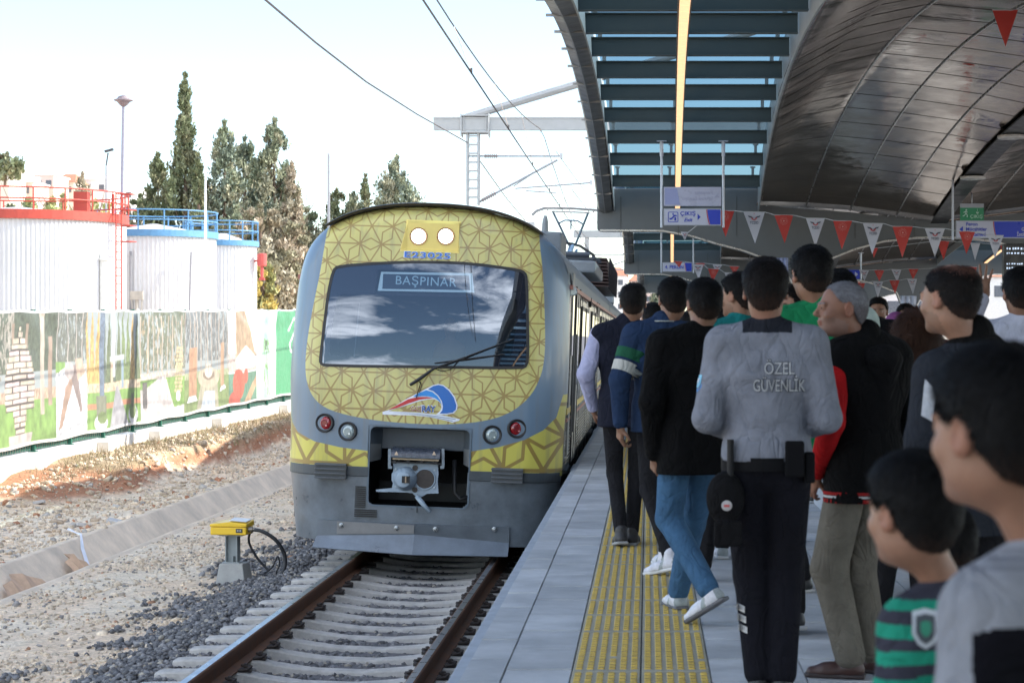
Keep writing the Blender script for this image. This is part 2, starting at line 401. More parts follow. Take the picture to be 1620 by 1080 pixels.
# ---- dry grass on the bank
def dry_grass():
    n = 16000; x = rng.uniform(-12, -8.6, n); y = rng.uniform(31, 66, n); z, bk = gz(x, y)
    k = (rng.random(n) < smooth(.35, .9, bk) * 1.0 + .02) & (x > fence_x(y) + .3); x, y, z = x[k], y[k], z[k]; n = len(x)
    h = rng.uniform(.05, .2, n); a = rng.random(n) * 6.28; w = .008; lx, ly = (rng.random(n) - .5) * .22, (rng.random(n) - .5) * .22 + 0
    dx, dy = np.cos(a) * w, np.sin(a) * w
    v = np.stack([np.stack([x - dx, y - dy, z - .02], -1), np.stack([x + dx, y + dy, z - .02], -1), np.stack([x + lx, y + ly, z + h], -1)], 1).reshape(-1, 3)
    f = np.arange(n * 3).reshape(-1, 3); c = np.repeat(pal(n, [(.30, .24, .15), (.22, .17, .11), (.20, .22, .10)], [5, 3, 1]), 3, axis=0)
    tag(mesh_obj('dry_grass', v, f, MV('straw', rough=.9, var=.1), col=c), kind='stuff')
dry_grass()

# ---- drainage channel
def channel():
    ys = np.arange(10, 90, .5); b = B(); prof = [(-6.78, -1.40), (-6.87, -1.365), (-6.93, -1.37), (-7.02, -1.66), (-7.12, -1.68), (-7.52, -1.215), (-7.62, -1.205), (-7.70, -1.26)]
    v = []; w = lambda y: float(fbm(y * .4, 1.7, 0, 3) - .5) * .05
    for y in ys:
        for (x, z) in prof: v.append((x + w(y), y, z + w(y + 40) * .6))
    k = len(prof); f = [(i * k + j, i * k + j + 1, (i + 1) * k + j + 1, (i + 1) * k + j) for i in range(len(ys) - 1) for j in range(k - 1)]
    m = M('channel_concrete', (.66, .54, .41), .85, var=.22, scale=1.7, bump=.01, bscale=20, spec=.2)
    tag(mesh_obj('drainage_channel', v, f, m, smooth=True), kind='structure')
    # silt lying in the foot of the channel's far slope
    b = B()
    for y0, ln in ((22.8, 2.2), (25.6, 1.1), (20.4, 1.2)):
        n = 14
        b.add([(-7.04 - .30 * math.sin(math.pi * i / n) * (1 + .2 * math.sin(i * 2.1)) if j else -7.0, y0 + ln * i / n, -1.655 + (.0 if not j else .345 * math.sin(math.pi * i / n) * 1.0) + .022) for i in range(n + 1) for j in (0, 1)],
              [(2 * i, 2 * i + 1, 2 * i + 3, 2 * i + 2) for i in range(n)])
    tag(b.make('silt', M('silt', (.55, .38, .26), .95, var=.2, scale=6)), kind='stuff')
    s = B(); pts = [P(226, 793, 28.3), P(240, 808, 27.9), P(256, 815, 27.5), P(265, 826, 27.1), P(276, 838, 26.8), P(282, 848, 26.5)]
    pts = [Vector((p.x, p.y, max(-1.2 if i < 2 else -9, -1.215 - max(0, p.x + 7.52) * 1.16) + .02)) for i, p in enumerate(pts)]
    pts[0].x = -7.95; pts[1].x = -7.75; pts[0].z = pts[1].z = -1.19; xs = [-7.95, -7.74, -7.55, -7.42, -7.28, -7.13]
    for p, x in zip(pts, xs): p.x = x; p.z = -1.175 if x < -7.52 else -1.215 - (x + 7.52) * 1.16 + .02
    v = []; wd = [.03, .05, .025, .06, .05, .07]
    for i, p in enumerate(pts):
        v += [p + Vector((0, -wd[i], 0)), p + Vector((.01, wd[i], .012 * (-1) ** i))]
    s.add(v, [(2 * i, 2 * i + 1, 2 * i + 3, 2 * i + 2) for i in range(len(pts) - 1)])
    o = s.make('plastic_strip', M('white_plastic', (.75, .75, .8), .4)); m_ = o.modifiers.new('s', 'SOLIDIFY'); m_.thickness = .006
    tag(o, 'crumpled strip of white plastic lying across the concrete drainage channel', 'litter')
    for k, (px, py, s_) in enumerate(((183, 792, .16), (190, 795, .14), (126, 828, .13), (62, 824, .12))):
        x = -(1025 - px) / 3270 * 33; p = (x * .97, 32, 0)
        d = 30 + 3 * (k % 2); X = (px - 1025) * d / F; zz = float(gz(X, d)[0])
        t = B().box((0, 0, 0), (s_ * 1.5, s_, .05)); o = t.make('concrete_shard', M('shard', (.48, .46, .44), .85), bevel=.008); o.location = (X, d, zz + .03); o.rotation_euler = (.15, .2, k * 1.1)
        tag(o, ['right hand one of the two flat concrete shards lying together', 'left hand one of the two flat concrete shards lying together', 'flat concrete shard lying just above the channel', 'flat concrete shard nearest the left picture edge'][k], 'debris', 'concrete shards on the rubble slope')
channel()

# ---- track
def track():
    rz = M('rail_rust', (.16, .075, .04), .75, var=.3, scale=9); rs = M('rail_head', (.42, .44, .48), .32, 1, var=.06)
    prof = [(-.075, -.172), (.075, -.172), (.075, -.160), (.012, -.14), (.009, -.05), (.036, -.038), (.036, -.008), (.026, 0), (-.026, 0), (-.036, -.008), (-.036, -.038), (-.009, -.05), (-.012, -.14), (-.075, -.160)]
    for sgn, lb in ((-1, 'left hand rail of the track, shining head over a rusty web, nearer the gravel'), (1, 'right hand rail of the track, dark and rusty, nearer the platform')):
        b = B(); b.prism(prof, lambda u, w, t: (u, t, w), 0, 95)
        b.mi = [1 if i == 2 + 7 else 0 for i in range(len(b.mi))]
        o = b.make('rail', [rz, rs]); o.location = (TX + sgn * .7535 * math.cos(TILT), 4, RAILZ - sgn * .7535 * TILT); o.rotation_euler = (0, TILT, 0)
        tag(o, lb, 'rail', 'the two rails of the track')
    # sleeper: trapezoid section, raised seats, lower middle
    xs = [-1.3, -1.22, -.98, -.62, -.5, -.2, .2, .5, .62, .98, 1.22, 1.3]; tz = [-.20, -.19, -.178, -.178, -.20, -.232, -.232, -.20, -.178, -.178, -.19, -.20]
    hw = [.10, .10, .10, .10, .085, .08, .08, .085, .10, .10, .10, .10]
    v = []
    for x, z, w in zip(xs, tz, hw): v += [(x, -w - .035, -.36), (x, -w, z - .012), (x, -w + .015, z), (x, w - .015, z), (x, w, z - .012), (x, w + .035, -.36)]
    n = len(xs); f = [(i * 6 + j, i * 6 + (j + 1) % 6, (i + 1) * 6 + (j + 1) % 6, (i + 1) * 6 + j) for i in range(n - 1) for j in range(6)] + [(5, 4, 3, 2, 1, 0), tuple((n - 1) * 6 + j for j in range(6))]
    sm = M('sleeper_concrete', (.45, .43, .40), .85, var=.25, scale=7, bump=.004, bscale=60, spec=.2); cm = M('clip_steel', (.045, .035, .03), .6, var=.3)
    first = None; G = 'concrete sleepers of the track'
    for i in range(32):
        y = 12.75 + .6 * i
        if first is None:
            o = mesh_obj('sleeper', v, f, sm); first = o
            for sx in (-1, 1):
                for q in (-1, 1):
                    c = B()
                    X0 = sx * .7535 + q * .105
                    c.tube([(X0 - q * .03, -.05, -.165), (X0 + q * .04, -.055, -.15), (X0 + q * .06, -.03, -.14), (X0 - q * .01, 0, -.13), (X0 + q * .06, .03, -.14), (X0 + q * .04, .055, -.15), (X0 - q * .03, .05, -.165)], .011, 6)
                    c.box((X0 + q * .02, 0, -.165), (.09, .07, .025)); c.lathe([(.018, -.16), (.018, -.115), (.008, -.11)], (X0 + q * .02, 0, 0), n=6)
                    c.make('rail_fastening', cm, o)
            c = o
        else: c = copy_tree(first)
        c.location = (TX, y, RAILZ); c.rotation_euler = (0, TILT, 0)
        ordn = ['first', 'second', 'third', 'fourth', 'fifth', 'sixth', 'seventh', 'eighth', 'ninth', 'tenth', 'eleventh', 'twelfth', 'thirteenth', 'fourteenth', 'fifteenth']
        j = i - 2
        tag(c, (ordn[j] + ' pale concrete sleeper counted from the bottom edge of the photo') if 0 <= j < 15 else 'pale concrete sleeper in the shadow under the train or below the picture edge', 'sleeper', G)
track()

# ---- platform
def platform():
    TM = M('paving', (.40, .43, .47), .72, var=.16, scale=2.2, bump=.0015, bscale=160, spec=.35)
    # paving slabs as individual chamfered boxes in one surface mesh (joints are real gaps over a dark bed)
    def slabs(x0, x1, wx, y0, y1, wy, off=0, z=0):
        b = []
        x = x0; r = 0
        while x < x1 - .01:
            y = y0 - (off if r % 2 else 0)
            while y < y1:
                b.append((x, min(x + wx, x1), y, y + wy)); y += wy
            x += wx; r += 1
        return b
    rects = slabs(-.79, -.614, .176, 2, 90, .6) + slabs(-.6135, -.3255, .288, 1.7, 90, .6) + slabs(.2655, 7.0, .4, 2, 90, .6, .0)
    V = []; Fc = []; C = []
    tones = rng.normal(1, .085, len(rects))
    for (a, b_, c, d), t in zip(rects, tones):
        g = .008; gx = .0015; h = .003; k = len(V); dz = rng.normal(0, .0012)
        V += [(a + gx, c + g, -.012), (b_ - gx, c + g, -.012), (b_ - gx, d - g, -.012), (a + gx, d - g, -.012), (a + gx + h, c + g + h, dz), (b_ - gx - h, c + g + h, dz), (b_ - gx - h, d - g - h, dz), (a + gx + h, d - g - h, dz)]
        Fc += [(k + 4, k + 5, k + 6, k + 7), (k, k + 1, k + 5, k + 4), (k + 1, k + 2, k + 6, k + 5), (k + 2, k + 3, k + 7, k + 6), (k + 3, k, k + 4, k + 7)]
        C += [(.405 * t, .415 * t, .425 * t)] * 8
    MP = MV('paving_slab', rough=.7, var=.24, scale=2.6, bump=.0012, bscale=170, spec=.35)
    o = mesh_obj('platform', V, Fc, MP, col=np.array(C)); tag(o, kind='structure')
    b = B(); b.box((3.12, 40, -.72), (7.78, 140, 1.416)); tag(b.make('platform_base', M('platform_bed', (.07, .075, .08), .9)), kind='structure')
    b = B(); b.box((-.80, 45, -.085), (.09, 100, .14)); o = b.make('platform_edge', M('coping', (.33, .36, .40), .75, var=.2), bevel=.008); tag(o, kind='structure')
    # tactile strip
    b = B()
    for cx in (-.178, .118):
        for j in range(126): b.box((cx, 6.15 + .3 * j * 1.0 * 2 - 0, -.004), (.290, .594, .012))
    root = empty('tactile_paving', (0, 0, 0), 'grey tactile strip with rows of yellow studs running along the platform', 'tactile strip')
    b.make('paver', M('tactile_base', (.33, .31, .24), .75, var=.18, scale=5), root, bevel=.003)
    n = 0; V = []; Fc = []
    top = [(-.010, -.026), (.010, -.026), (.013, 0), (.010, .026), (-.010, .026), (-.013, 0)]
    for cx in (-.178, .118):
        for i in range(6):
            x = cx + (i - 2.5) * .0475
            for j in range(int(34 / .075)):
                y = 7.2 + j * .075
                if (y - 5.85) % .6 < .012: continue
                if rng.random() < .006: continue
                k = len(V)
                V += [(x + a * 1.25, y + c * 1.12, .0015) for a, c in top] + [(x + a, y + c, .0075) for a, c in top]
                Fc += [tuple(k + 6 + q for q in range(6))] + [(k + q, k + (q + 1) % 6, k + 6 + (q + 1) % 6, k + 6 + q) for q in range(6)]
    o = mesh_obj('stud', V, Fc, M('tactile_yellow', (.50, .34, .06), .65, var=.3, scale=14), root); tag(o, kind='stuff')
platform()

# ---- signal box beside the track
def signal_box():
    r = empty('trackside_box', (-4.66, 23.3, -1.31), 'yellow trackside junction box on grey post and concrete foot with looping black cables', 'junction box', rot=(0, 0, R(-8)))
    b = B(); v = [(-.18, -.16, -.05), (.18, -.16, -.05), (.18, .16, -.05), (-.18, .16, -.05), (-.135, -.12, .22), (.135, -.12, .22), (.135, .12, .22), (-.135, .12, .22)]
    b.add(v, [(3, 2, 1, 0), (4, 5, 6, 7), (0, 1, 5, 4), (1, 2, 6, 5), (2, 3, 7, 6), (3, 0, 4, 7)])
    b.make('foot', M('foot_concrete', (.36, .36, .34), .9, var=.15, bump=.003), r, bevel=.012)
    b = B(); b.box((-.02, 0, .37), (.13, .012, .34)); b.box((-.085, 0, .37), (.012, .11, .34)); b.box((.045, 0, .37), (.012, .11, .34)); b.box((-.02, 0, .225), (.2, .16, .012)); b.box((-.02, 0, .53), (.26, .16, .014))
    b.box((.0, -.03, .26), (.008, .05, .07)); b.make('post', M('box_post', (.27, .30, .30), .5, var=.12), r, bevel=.002)
    hs = M('box_yellow', (.78, .50, .015), .38, var=.05, coat=.3)
    b = B(); b.box((-.03, 0, .585), (.42, .26, .09)); o = b.make('housing', hs, r, bevel=.014)
    b = B(); b.add([(-.245, -.135, .632), (.185, -.135, .632), (.185, .135, .632), (-.245, .135, .632), (-.245, -.135, .66), (.185, -.135, .665), (.185, .135, .695), (-.245, .135, .675), (-.03, -.135, .685), (-.03, .135, .71)],
              [(3, 2, 1, 0), (4, 8, 9, 7), (8, 5, 6, 9), (0, 1, 5, 8, 4), (1, 2, 6, 5), (2, 3, 7, 9, 6), (3, 0, 4, 7)])
    b.make('lid', hs, r, bevel=.008)
    b = B(); b.box((.07, .0, .703), (.2, .19, .004), (R(6), R(4), 0)); b.make('lid_plate', M('box_white', (.75, .75, .72), .5), r)
    b = B(); b.box((.10, -.134, .59), (.075, .006, .045)); b.make('marking_plate', M('black_plate', (.03, .03, .03), .4), r)
    b = B(); b.box((.085, -.1385, .592), (.02, .002, .018)); b.box((.115, -.1385, .592), (.018, .002, .02)); b.make('plate_print', M('print_grey', (.3, .3, .3), .5), r)
    b = B(); b.lathe([(.03, 0), (.03, .05), (.022, .055), (.022, .08)], (.185, -.06, .60), 'X', 10); b.lathe([(.02, 0), (.02, .04)], (.185, .05, .585), 'X', 10); b.make('cable_gland', M('brass_dull', (.25, .22, .18), .4, 1), r)
    cb = M('cable_black', (.02, .021, .025), .45)
    def curve(ps, r_, n=8):
        out = []
        for i in range(len(ps) - 1):
            p0, p1, p2, p3 = [Vector(ps[max(0, min(len(ps) - 1, i + q))]) for q in (-1, 0, 1, 2)]
            for t in [q / 6 for q in range(6)]:
                out.append(.5 * ((2 * p1) + (p2 - p0) * t + (2 * p0 - 5 * p1 + 4 * p2 - p3) * t * t + (3 * p1 - p0 - 3 * p2 + p3) * t ** 3))
        return out + [Vector(ps[-1])]
    b = B(); b.tube(curve([(.24, -.06, .60), (.36, -.06, .575), (.50, -.02, .47), (.58, .02, .30), (.57, 0, .13), (.47, -.05, .0), (.34, -.12, -.06), (.24, -.16, -.08)], 0), .022, 10)
    b.make('cable', cb, r, smooth=True)
    b = B(); b.tube(curve([(.20, .05, .585), (.15, .06, .52), (.15, .08, .42), (.22, .1, .28), (.32, .12, .16), (.37, .12, .12)], 0), .014, 8); b.make('cable', cb, r, smooth=True)
    b = B(); b.tube(curve([(.5, 0, .30), (.44, .06, .2), (.37, .12, .13), (.30, .14, .09)], 0), .009, 6); b.tube(curve([(.51, 0, .30), (.51, .05, .2), (.46, .1, .08), (.62, .15, .08), (.9, .22, .10)], 0), .009, 6)
    b.tube(curve([(.25, .1, .08), (.42, .1, .07), (.60, .12, .085)], 0), .010, 6); b.make('cable', cb, r, smooth=True)
signal_box()
# ================================================================== wall, fence with printed banner
def wall_z(y): return -.67 + (y - 36) * .0148
def ban0(y): return -.53 + (y - 36) * .0165
def ban1(y): return 1.94 + (y - 36) * .0152
def wall():
    V = []; Fc = []; ys = [24 + 2 * i for i in range(29)]
    for y in ys:
        x = fence_x(y); zt = wall_z(y)
        V += [(x + .14, y, -2), (x + .14, y, zt - .015), (x + .125, y, zt), (x - .13, y, zt), (x - .14, y, zt - .015), (x - .14, y, -2)]
    Fc = [(i * 6 + j, (i + 1) * 6 + j, (i + 1) * 6 + j + 1, i * 6 + j + 1) for i in range(len(ys) - 1) for j in range(5)]
    r = empty('boundary_wall', (0, 0, 0), 'low white painted boundary wall with pillars under the banner fence', 'wall')
    m = M('white_wall', (.72, .69, .64), .85, var=.12, scale=1.2, bump=.006, bscale=14)
    mesh_obj('wall', V, Fc, m, r)
    for y in (41.4, 45.0, 33.5, 50.3, 57.5):
        x = fence_x(y); b = B(); b.box((x + .26, y + .3, wall_z(y) - .55), (.24, .85, 1.04)); b.make('pillar', m, r, bevel=.01)
wall()
def colgrid(w, h): return np.ones((h, w, 3)) * .8
class Paint:
    """a small raster (metres) used as the printed artwork of the banner"""
    def __init__(s, w, h): s.w = w; s.h = h; s.c = np.ones((h, w, 3)) * .72; s.Y, s.X = np.mgrid[0:h, 0:w].astype(float); s.X = (s.X + .5) / w; s.Y = (s.Y + .5) / h
    def poly(s, p, col, tex=None, m=None):
        k = np.zeros(s.X.shape, bool); n = len(p)
        for i in range(n):
            x0, y0 = p[i]; x1, y1 = p[(i + 1) % n]
            if y0 == y1: continue
            k ^= ((s.Y >= min(y0, y1)) & (s.Y < max(y0, y1)) & (s.X < x0 + (s.Y - y0) * (x1 - x0) / (y1 - y0)))
        if m is not None: k &= m
        c = np.array(col); s.c[k] = c if tex is None else c * tex[k][..., None]
        return s
    def ell(s, cx, cy, rx, ry, col, tex=None):
        k = ((s.X - cx) / rx) ** 2 + ((s.Y - cy) / ry) ** 2 < 1; c = np.array(col); s.c[k] = c if tex is None else c * tex[k][..., None]; return s
    def rect(s, a, b, c, d, col, tex=None): return s.poly([(a, c), (b, c), (b, d), (a, d)], col, tex)
def banner_art(w_px, k):
    """photograph-like collage panels: parks, poplars, paths, sculptures; 0..1 in x and y (y up)"""
    h = 110; p = Paint(w_px, h); X, Y = p.X, p.Y; asp = w_px / h
    n = fbm(X * 18 * asp, Y * 14, k, 4); n2 = fbm(X * 45 * asp, Y * 40, k + 9, 3); tx = .55 + .9 * n; tf = .35 + 1.3 * n2
    grass = (.17, .30, .07); dark = (.07, .09, .06); pop = (.15, .19, .07); sky = (.30, .34, .35); path = (.34, .34, .37); trunk = (.27, .20, .15)
    def foliage(x0, x1, y0, y1, col, dens=.5, seed=0):
        q = fbm(X * 30 * asp + seed, Y * 16, k + seed, 4); m = (X > x0) & (X < x1) & (Y > y0) & (Y < y1) & (q > 1 - dens - .15 * (Y - .5)); p.c[m] = (np.array(col) * tf[m][..., None])
    def trunks(n_, x0, x1, y0, y1, w, col=trunk):
        for i in range(n_):
            a = x0 + (x1 - x0) * (i + .5 * random.random()) / n_; p.rect(a, a + w * (.6 + .8 * random.random()), y0, y1, col, tx)
    p.c[:] = np.array(sky)
    if k == 0:
        p.rect(0, 1, .55, 1, dark, tf); foliage(.0, .5, .5, 1, (.30, .28, .24), .45); trunks(5, .05, 1, .35, .9, .03); p.rect(0, 1, .30, .42, (.42, .30, .22), tf); p.rect(0, 1, 0, .34, grass, tx)
        p.rect(.80, .85, .22, 1, (.42, .36, .30), tx); p.rect(.9, .95, .28, .8, (.30, .22, .17), tx)
        # tall sculpture of stacked stone blocks
        nb = 18
        for r_ in range(nb):
            t = (r_ + .5) / nb; hw = .17 * (math.sin(math.pi * min(1, .12 + t * .95)) ** .6) * (1 if t > .22 else .5); yy = .10 + .78 * r_ / nb
            p.rect(.56 - hw, .56 + hw, yy, yy + .78 / nb, (.06, .05, .045))
            m_ = max(1, int(hw * 16)); off = .5 * (r_ % 2)
            for q in range(m_ + 1):
                a = .56 - hw + 2 * hw * (q - off) / m_ + .006; b_ = .56 - hw + 2 * hw * (q + 1 - off) / m_ - .006
                c_ = random.choice([(.55, .45, .38), (.60, .47, .45), (.50, .44, .34), (.62, .52, .42)])
                p.rect(max(a, .56 - hw), min(b_, .56 + hw), yy + .008, yy + .78 / nb - .004, c_, tx)
        p.poly([(.44, .0), (.68, .02), (.70, .10), (.43, .10)], (.42, .38, .36), tx)
    if k == 1:
        foliage(0, 1, .6, 1, (.12, .13, .11), .62); foliage(0, 1, .5, .9, (.2, .21, .17), .3, 4); trunks(4, 0, 1, .45, 1, .03, (.4, .36, .33)); p.rect(0, 1, .42, .56, (.55, .52, .48), tf); p.rect(0, .3, .52, .6, grass, tx)
        p.poly([(0, 0), (1, 0), (1, .45), (.3, .56), (0, .5)], (.52, .54, .58), tf)
        p.poly([(.08, .08), (.2, .1), (.52, .42), (.5, .5), (.30, .40)], (.30, .20, .15), tx); p.poly([(.5, .44), (.78, .18), (.84, .2), (.7, .46), (.62, .58), (.45, .55)], (.22, .17, .16), tx)
        p.ell(.42, .53, .14, .07, (.4, .35, .34), tx); p.poly([(.6, .62), (.68, .44), (.95, .5), (.8, .62)], (.45, .33, .25), tx)
    if k == 2:
        for i in range(12):
            a = -.05 + i * .093; p.poly([(a, .38), (a + .11, .38), (a + .09, .75), (a + .06, 1.02), (a + .035, .75)], random.choice([(.14, .19, .07), (.17, .22, .08), (.46, .30, .10), (.11, .14, .07), (.09, .12, .09)]), tf)
        p.rect(.44, .50, .45, 1, (.66, .66, .66)); p.rect(0, 1, .30, .40, (.50, .40, .28), tf); p.rect(0, 1, 0, .33, grass, tx); p.rect(0, 1, .19, .235, (.45, .20, .11), tx)
        p.poly([(.40, 0), (.78, 0), (.56, .36), (.52, .36)], path, tx); p.rect(.42, .46, .34, .58, (.52, .38, .28)); p.rect(.62, .66, .34, .58, (.22, .30, .38)); p.rect(.40, .68, .57, .62, (.38, .42, .40)); p.rect(.16, .34, 0, .30, (.16, .17, .12), tx)
        p.rect(.22, .30, .3, .98, (.12, .16, .22), tf); p.ell(.24, .08, .12, .07, (.6, .6, .62)); p.ell(.26, .12, .09, .05, (.14, .2, .07)); p.ell(.85, .1, .09, .08, (.6, .6, .62)); p.ell(.84, .13, .06, .07, (.14, .2, .07)); p.rect(.81, .87, .16, .28, (.12, .14, .08), tf)
    if k == 3:
        foliage(0, 1, .45, 1, (.13, .15, .10), .55); foliage(0, 1, .4, .95, (.3, .24, .15), .3, 7); trunks(9, 0, 1, .38, .95, .018, (.42, .34, .27)); p.rect(0, 1, .36, .44, (.52, .45, .38), tf); p.rect(0, 1, 0, .38, grass, tx)
        p.poly([(-.01, 0), (1.01, 0), (1.01, .12), (.75, .10), (.52, .40), (.42, .40), (.1, .3), (-.01, .3)], (.50, .46, .46), tx); p.rect(.05, .14, .14, .36, (.10, .09, .09), tf)
        for r_ in range(12):
            for q in range(3): p.rect(.76 + q * .06 + .02 * (r_ % 2), .81 + q * .06 + .02 * (r_ % 2), .24 + r_ * .035, .268 + r_ * .035, (.52, .42, .25), tx)
        p.ell(.85, .2, .05, .05, (.66, .66, .66))
    if k == 4:
        foliage(0, 1, .5, 1, (.14, .15, .15), .55); trunks(12, 0, 1, .35, 1, .015, (.36, .30, .25)); p.rect(0, 1, .30, .40, (.30, .33, .2), tf); p.rect(0, 1, 0, .34, (.16, .22, .08), tx)
        p.rect(.10, .26, .14, .64, (.40, .22, .13), tx); p.rect(.80, .88, .2, .66, (.42, .26, .16), tx); p.poly([(.06, .12), (.28, .12), (.24, .17), (.1, .17)], (.62, .64, .66)); p.poly([(.78, .18), (.92, .2), (.9, .24), (.8, .22)], (.62, .64, .66))
        p.poly([(.26, 0), (.76, 0), (.72, .30), (.36, .30)], (.34, .32, .24), tx); p.ell(.53, .33, .24, .10, (.42, .37, .28), tx); p.ell(.53, .36, .13, .05, (.20, .15, .11)); p.ell(.53, .40, .09, .07, (.56, .50, .42), tx); p.poly([(.36, .02), (.68, .02), (.66, .20), (.44, .20)], (.42, .48, .56), tx)
    if k == 5:
        p.c[:] = .70; p.rect(0, 1, .35, .55, (.5, .40, .36), tf); p.poly([(.24, 1), (.58, 1), (.95, .5), (.78, .45), (.62, .58), (.28, .5)], (.38, .27, .17), tx); p.poly([(.25, .48), (.6, .62), (1, .48), (.9, .38), (.3, .38)], (.70, .66, .60))
        p.rect(0, 1, 0, .34, (.10, .22, .15), tx); p.ell(.35, .22, .2, .16, (.48, .09, .05), tx); p.ell(.2, .05, .2, .1, (.46, .08, .05), tx); p.ell(.6, .3, .08, .08, (.5, .1, .06), tx); p.poly([(.5, 0), (.75, 0), (1, .2), (1, .3)], (.46, .30, .18), tx)
    if k == 6:
        p.c[:] = .72; m = np.exp(-((X - .5) / .3) ** 2) * (.4 + fbm(X * 6, Y * 9, 3, 5)); g = np.array([.14, .5, .28])
        p.c = p.c * (1 - (m * .7)[..., None]) + g * (m * .7)[..., None]; foliage(.36, .66, .05, .68, (.16, .30, .08), .42, 3); foliage(.42, .6, .55, .66, (.07, .14, .06), .5, 5); foliage(.45, .58, .3, .48, (.05, .12, .05), .35, 8)
    if k == 7:
        p.c[:] = np.array([.06, .33, .15]); p.poly([(.2, 1), (.45, 1), (1, .35), (1, .6)], (.04, .20, .12)); p.c *= (.9 + .2 * n)[..., None]
        for pts in ([(.18, .75), (.26, .9), (.3, .8), (.2, .6), (.22, .5), (.3, .55)], [(.3, .55), (.42, .7), (.48, .6), (.42, .52), (.5, .62), (.55, .68)], [(.3, .5), (.38, .25), (.4, .2)], [(.4, .45), (.48, .15), (.5, .1)], [(.52, .4), (.6, .3), (.58, .15), (.66, .35), (.7, .2)], [(.75, .5), (.8, .2)]):
            for (a, b_), (c, d) in zip(pts, pts[1:]):
                L_ = math.hypot(c - a, d - b_); nx, ny = -(d - b_) / L_ * .009, (c - a) / L_ * .009; p.poly([(a + nx, b_ + ny), (c + nx, d + ny), (c - nx, d - ny), (a - nx, b_ - ny)], (.70, .74, .70))
    if k == 8: p.rect(0, 1, .3, 1, (.12, .16, .07), tf); p.rect(0, 1, 0, .35, grass, tx)
    return np.where(p.c.min(axis=2, keepdims=True) > .55, p.c, p.c * .72 + .055)
def fence():
    r = empty('banner_fence', (0, 0, 0), 'green steel fence hung with a long printed banner of park pictures', 'fence')
    y_of = lambda px: 42902 / (1025 - px + 156)
    edges = [y_of(x) for x in (-60, 80, 130, 215, 285, 355, 400, 430)] + [66.0, 74.0]
    edges = [edges[0]] + edges[1:]
    ML = MV('banner_print', rough=.42, var=.03, bump=.0, spec=.5)
    first = y_of(-160); allk = [8] + list(range(8)) + [8]; ed = [first] + edges
    for (y0, y1, k) in zip(ed[:-1], ed[1:], allk):
        w = max(24, int((y1 - y0) / .022)); h = 110; c = banner_art(w, k)
        yy = np.linspace(y0, y1, w)[None, :] * np.ones((h, 1)); tt = np.linspace(0, 1, h)[:, None] * np.ones((1, w))
        z0 = ban0(yy) + .015 * np.sin(yy * 2.2); z1 = ban1(yy) - .03 * np.abs(np.sin(yy * 1.53)); Z = z0 + (z1 - z0) * tt
        wr = (fbm(yy * 1.2 + tt * 2.5, tt * 4 - yy * .5, 4, 3) - .5) * .09 * smooth(.45, 1, tt) + (fbm(yy * .7, tt * 1.5, 8, 2) - .5) * .05 + .02 * np.sin(yy * 4.1 + 6 * tt) * smooth(.8, 1, tt)
        Xx = fence_x(yy) + .10 + wr
        bd = (tt < .022) | (tt > .985) ; c[bd] = .74
        v = np.stack([Xx, yy, Z], -1).reshape(-1, 3); i = np.arange(w * h).reshape(h, w)
        f = np.stack([i[:-1, :-1], i[:-1, 1:], i[1:, 1:], i[1:, :-1]], -1).reshape(-1, 4)
        o = mesh_obj('banner_panel', v, f, ML, r, smooth=True, col=c.reshape(-1, 3)); o.modifiers.new('s', 'SOLIDIFY').thickness = .004
    gm = M('fence_green', (.02, .13, .085), .5, var=.15)
    y = 27.7
    while y < 73:
        x = fence_x(y); b = B(); b.box((x + .02, y, (wall_z(y) - .1 + ban1(y)) / 2), (.07, .06, ban1(y) - wall_z(y) + .1)); b.box((x + .02, y, wall_z(y) + .01), (.16, .12, .015)); b.make('post', gm, r); y += 2.05
    y = 27.7
    while y < 71.5:
        b = B(); b.bar((fence_x(y) + .01, y, ban0(y) + .02), (fence_x(y + 2.05) + .01, y + 2.05, ban0(y + 2.05) + .02), .03, .04)
        n = 16
        for i in range(n + 1):
            yy = y + 2.05 * i / n; b.box((fence_x(yy) - .01, yy, (wall_z(yy) + .03 + ban0(yy) + .1) / 2), (.006, .10, ban0(yy) - wall_z(yy) + .06))
        b.make('mesh_panel', M('fence_mesh', (.02, .10, .07), .6, var=.2), r); y += 2.05
fence()

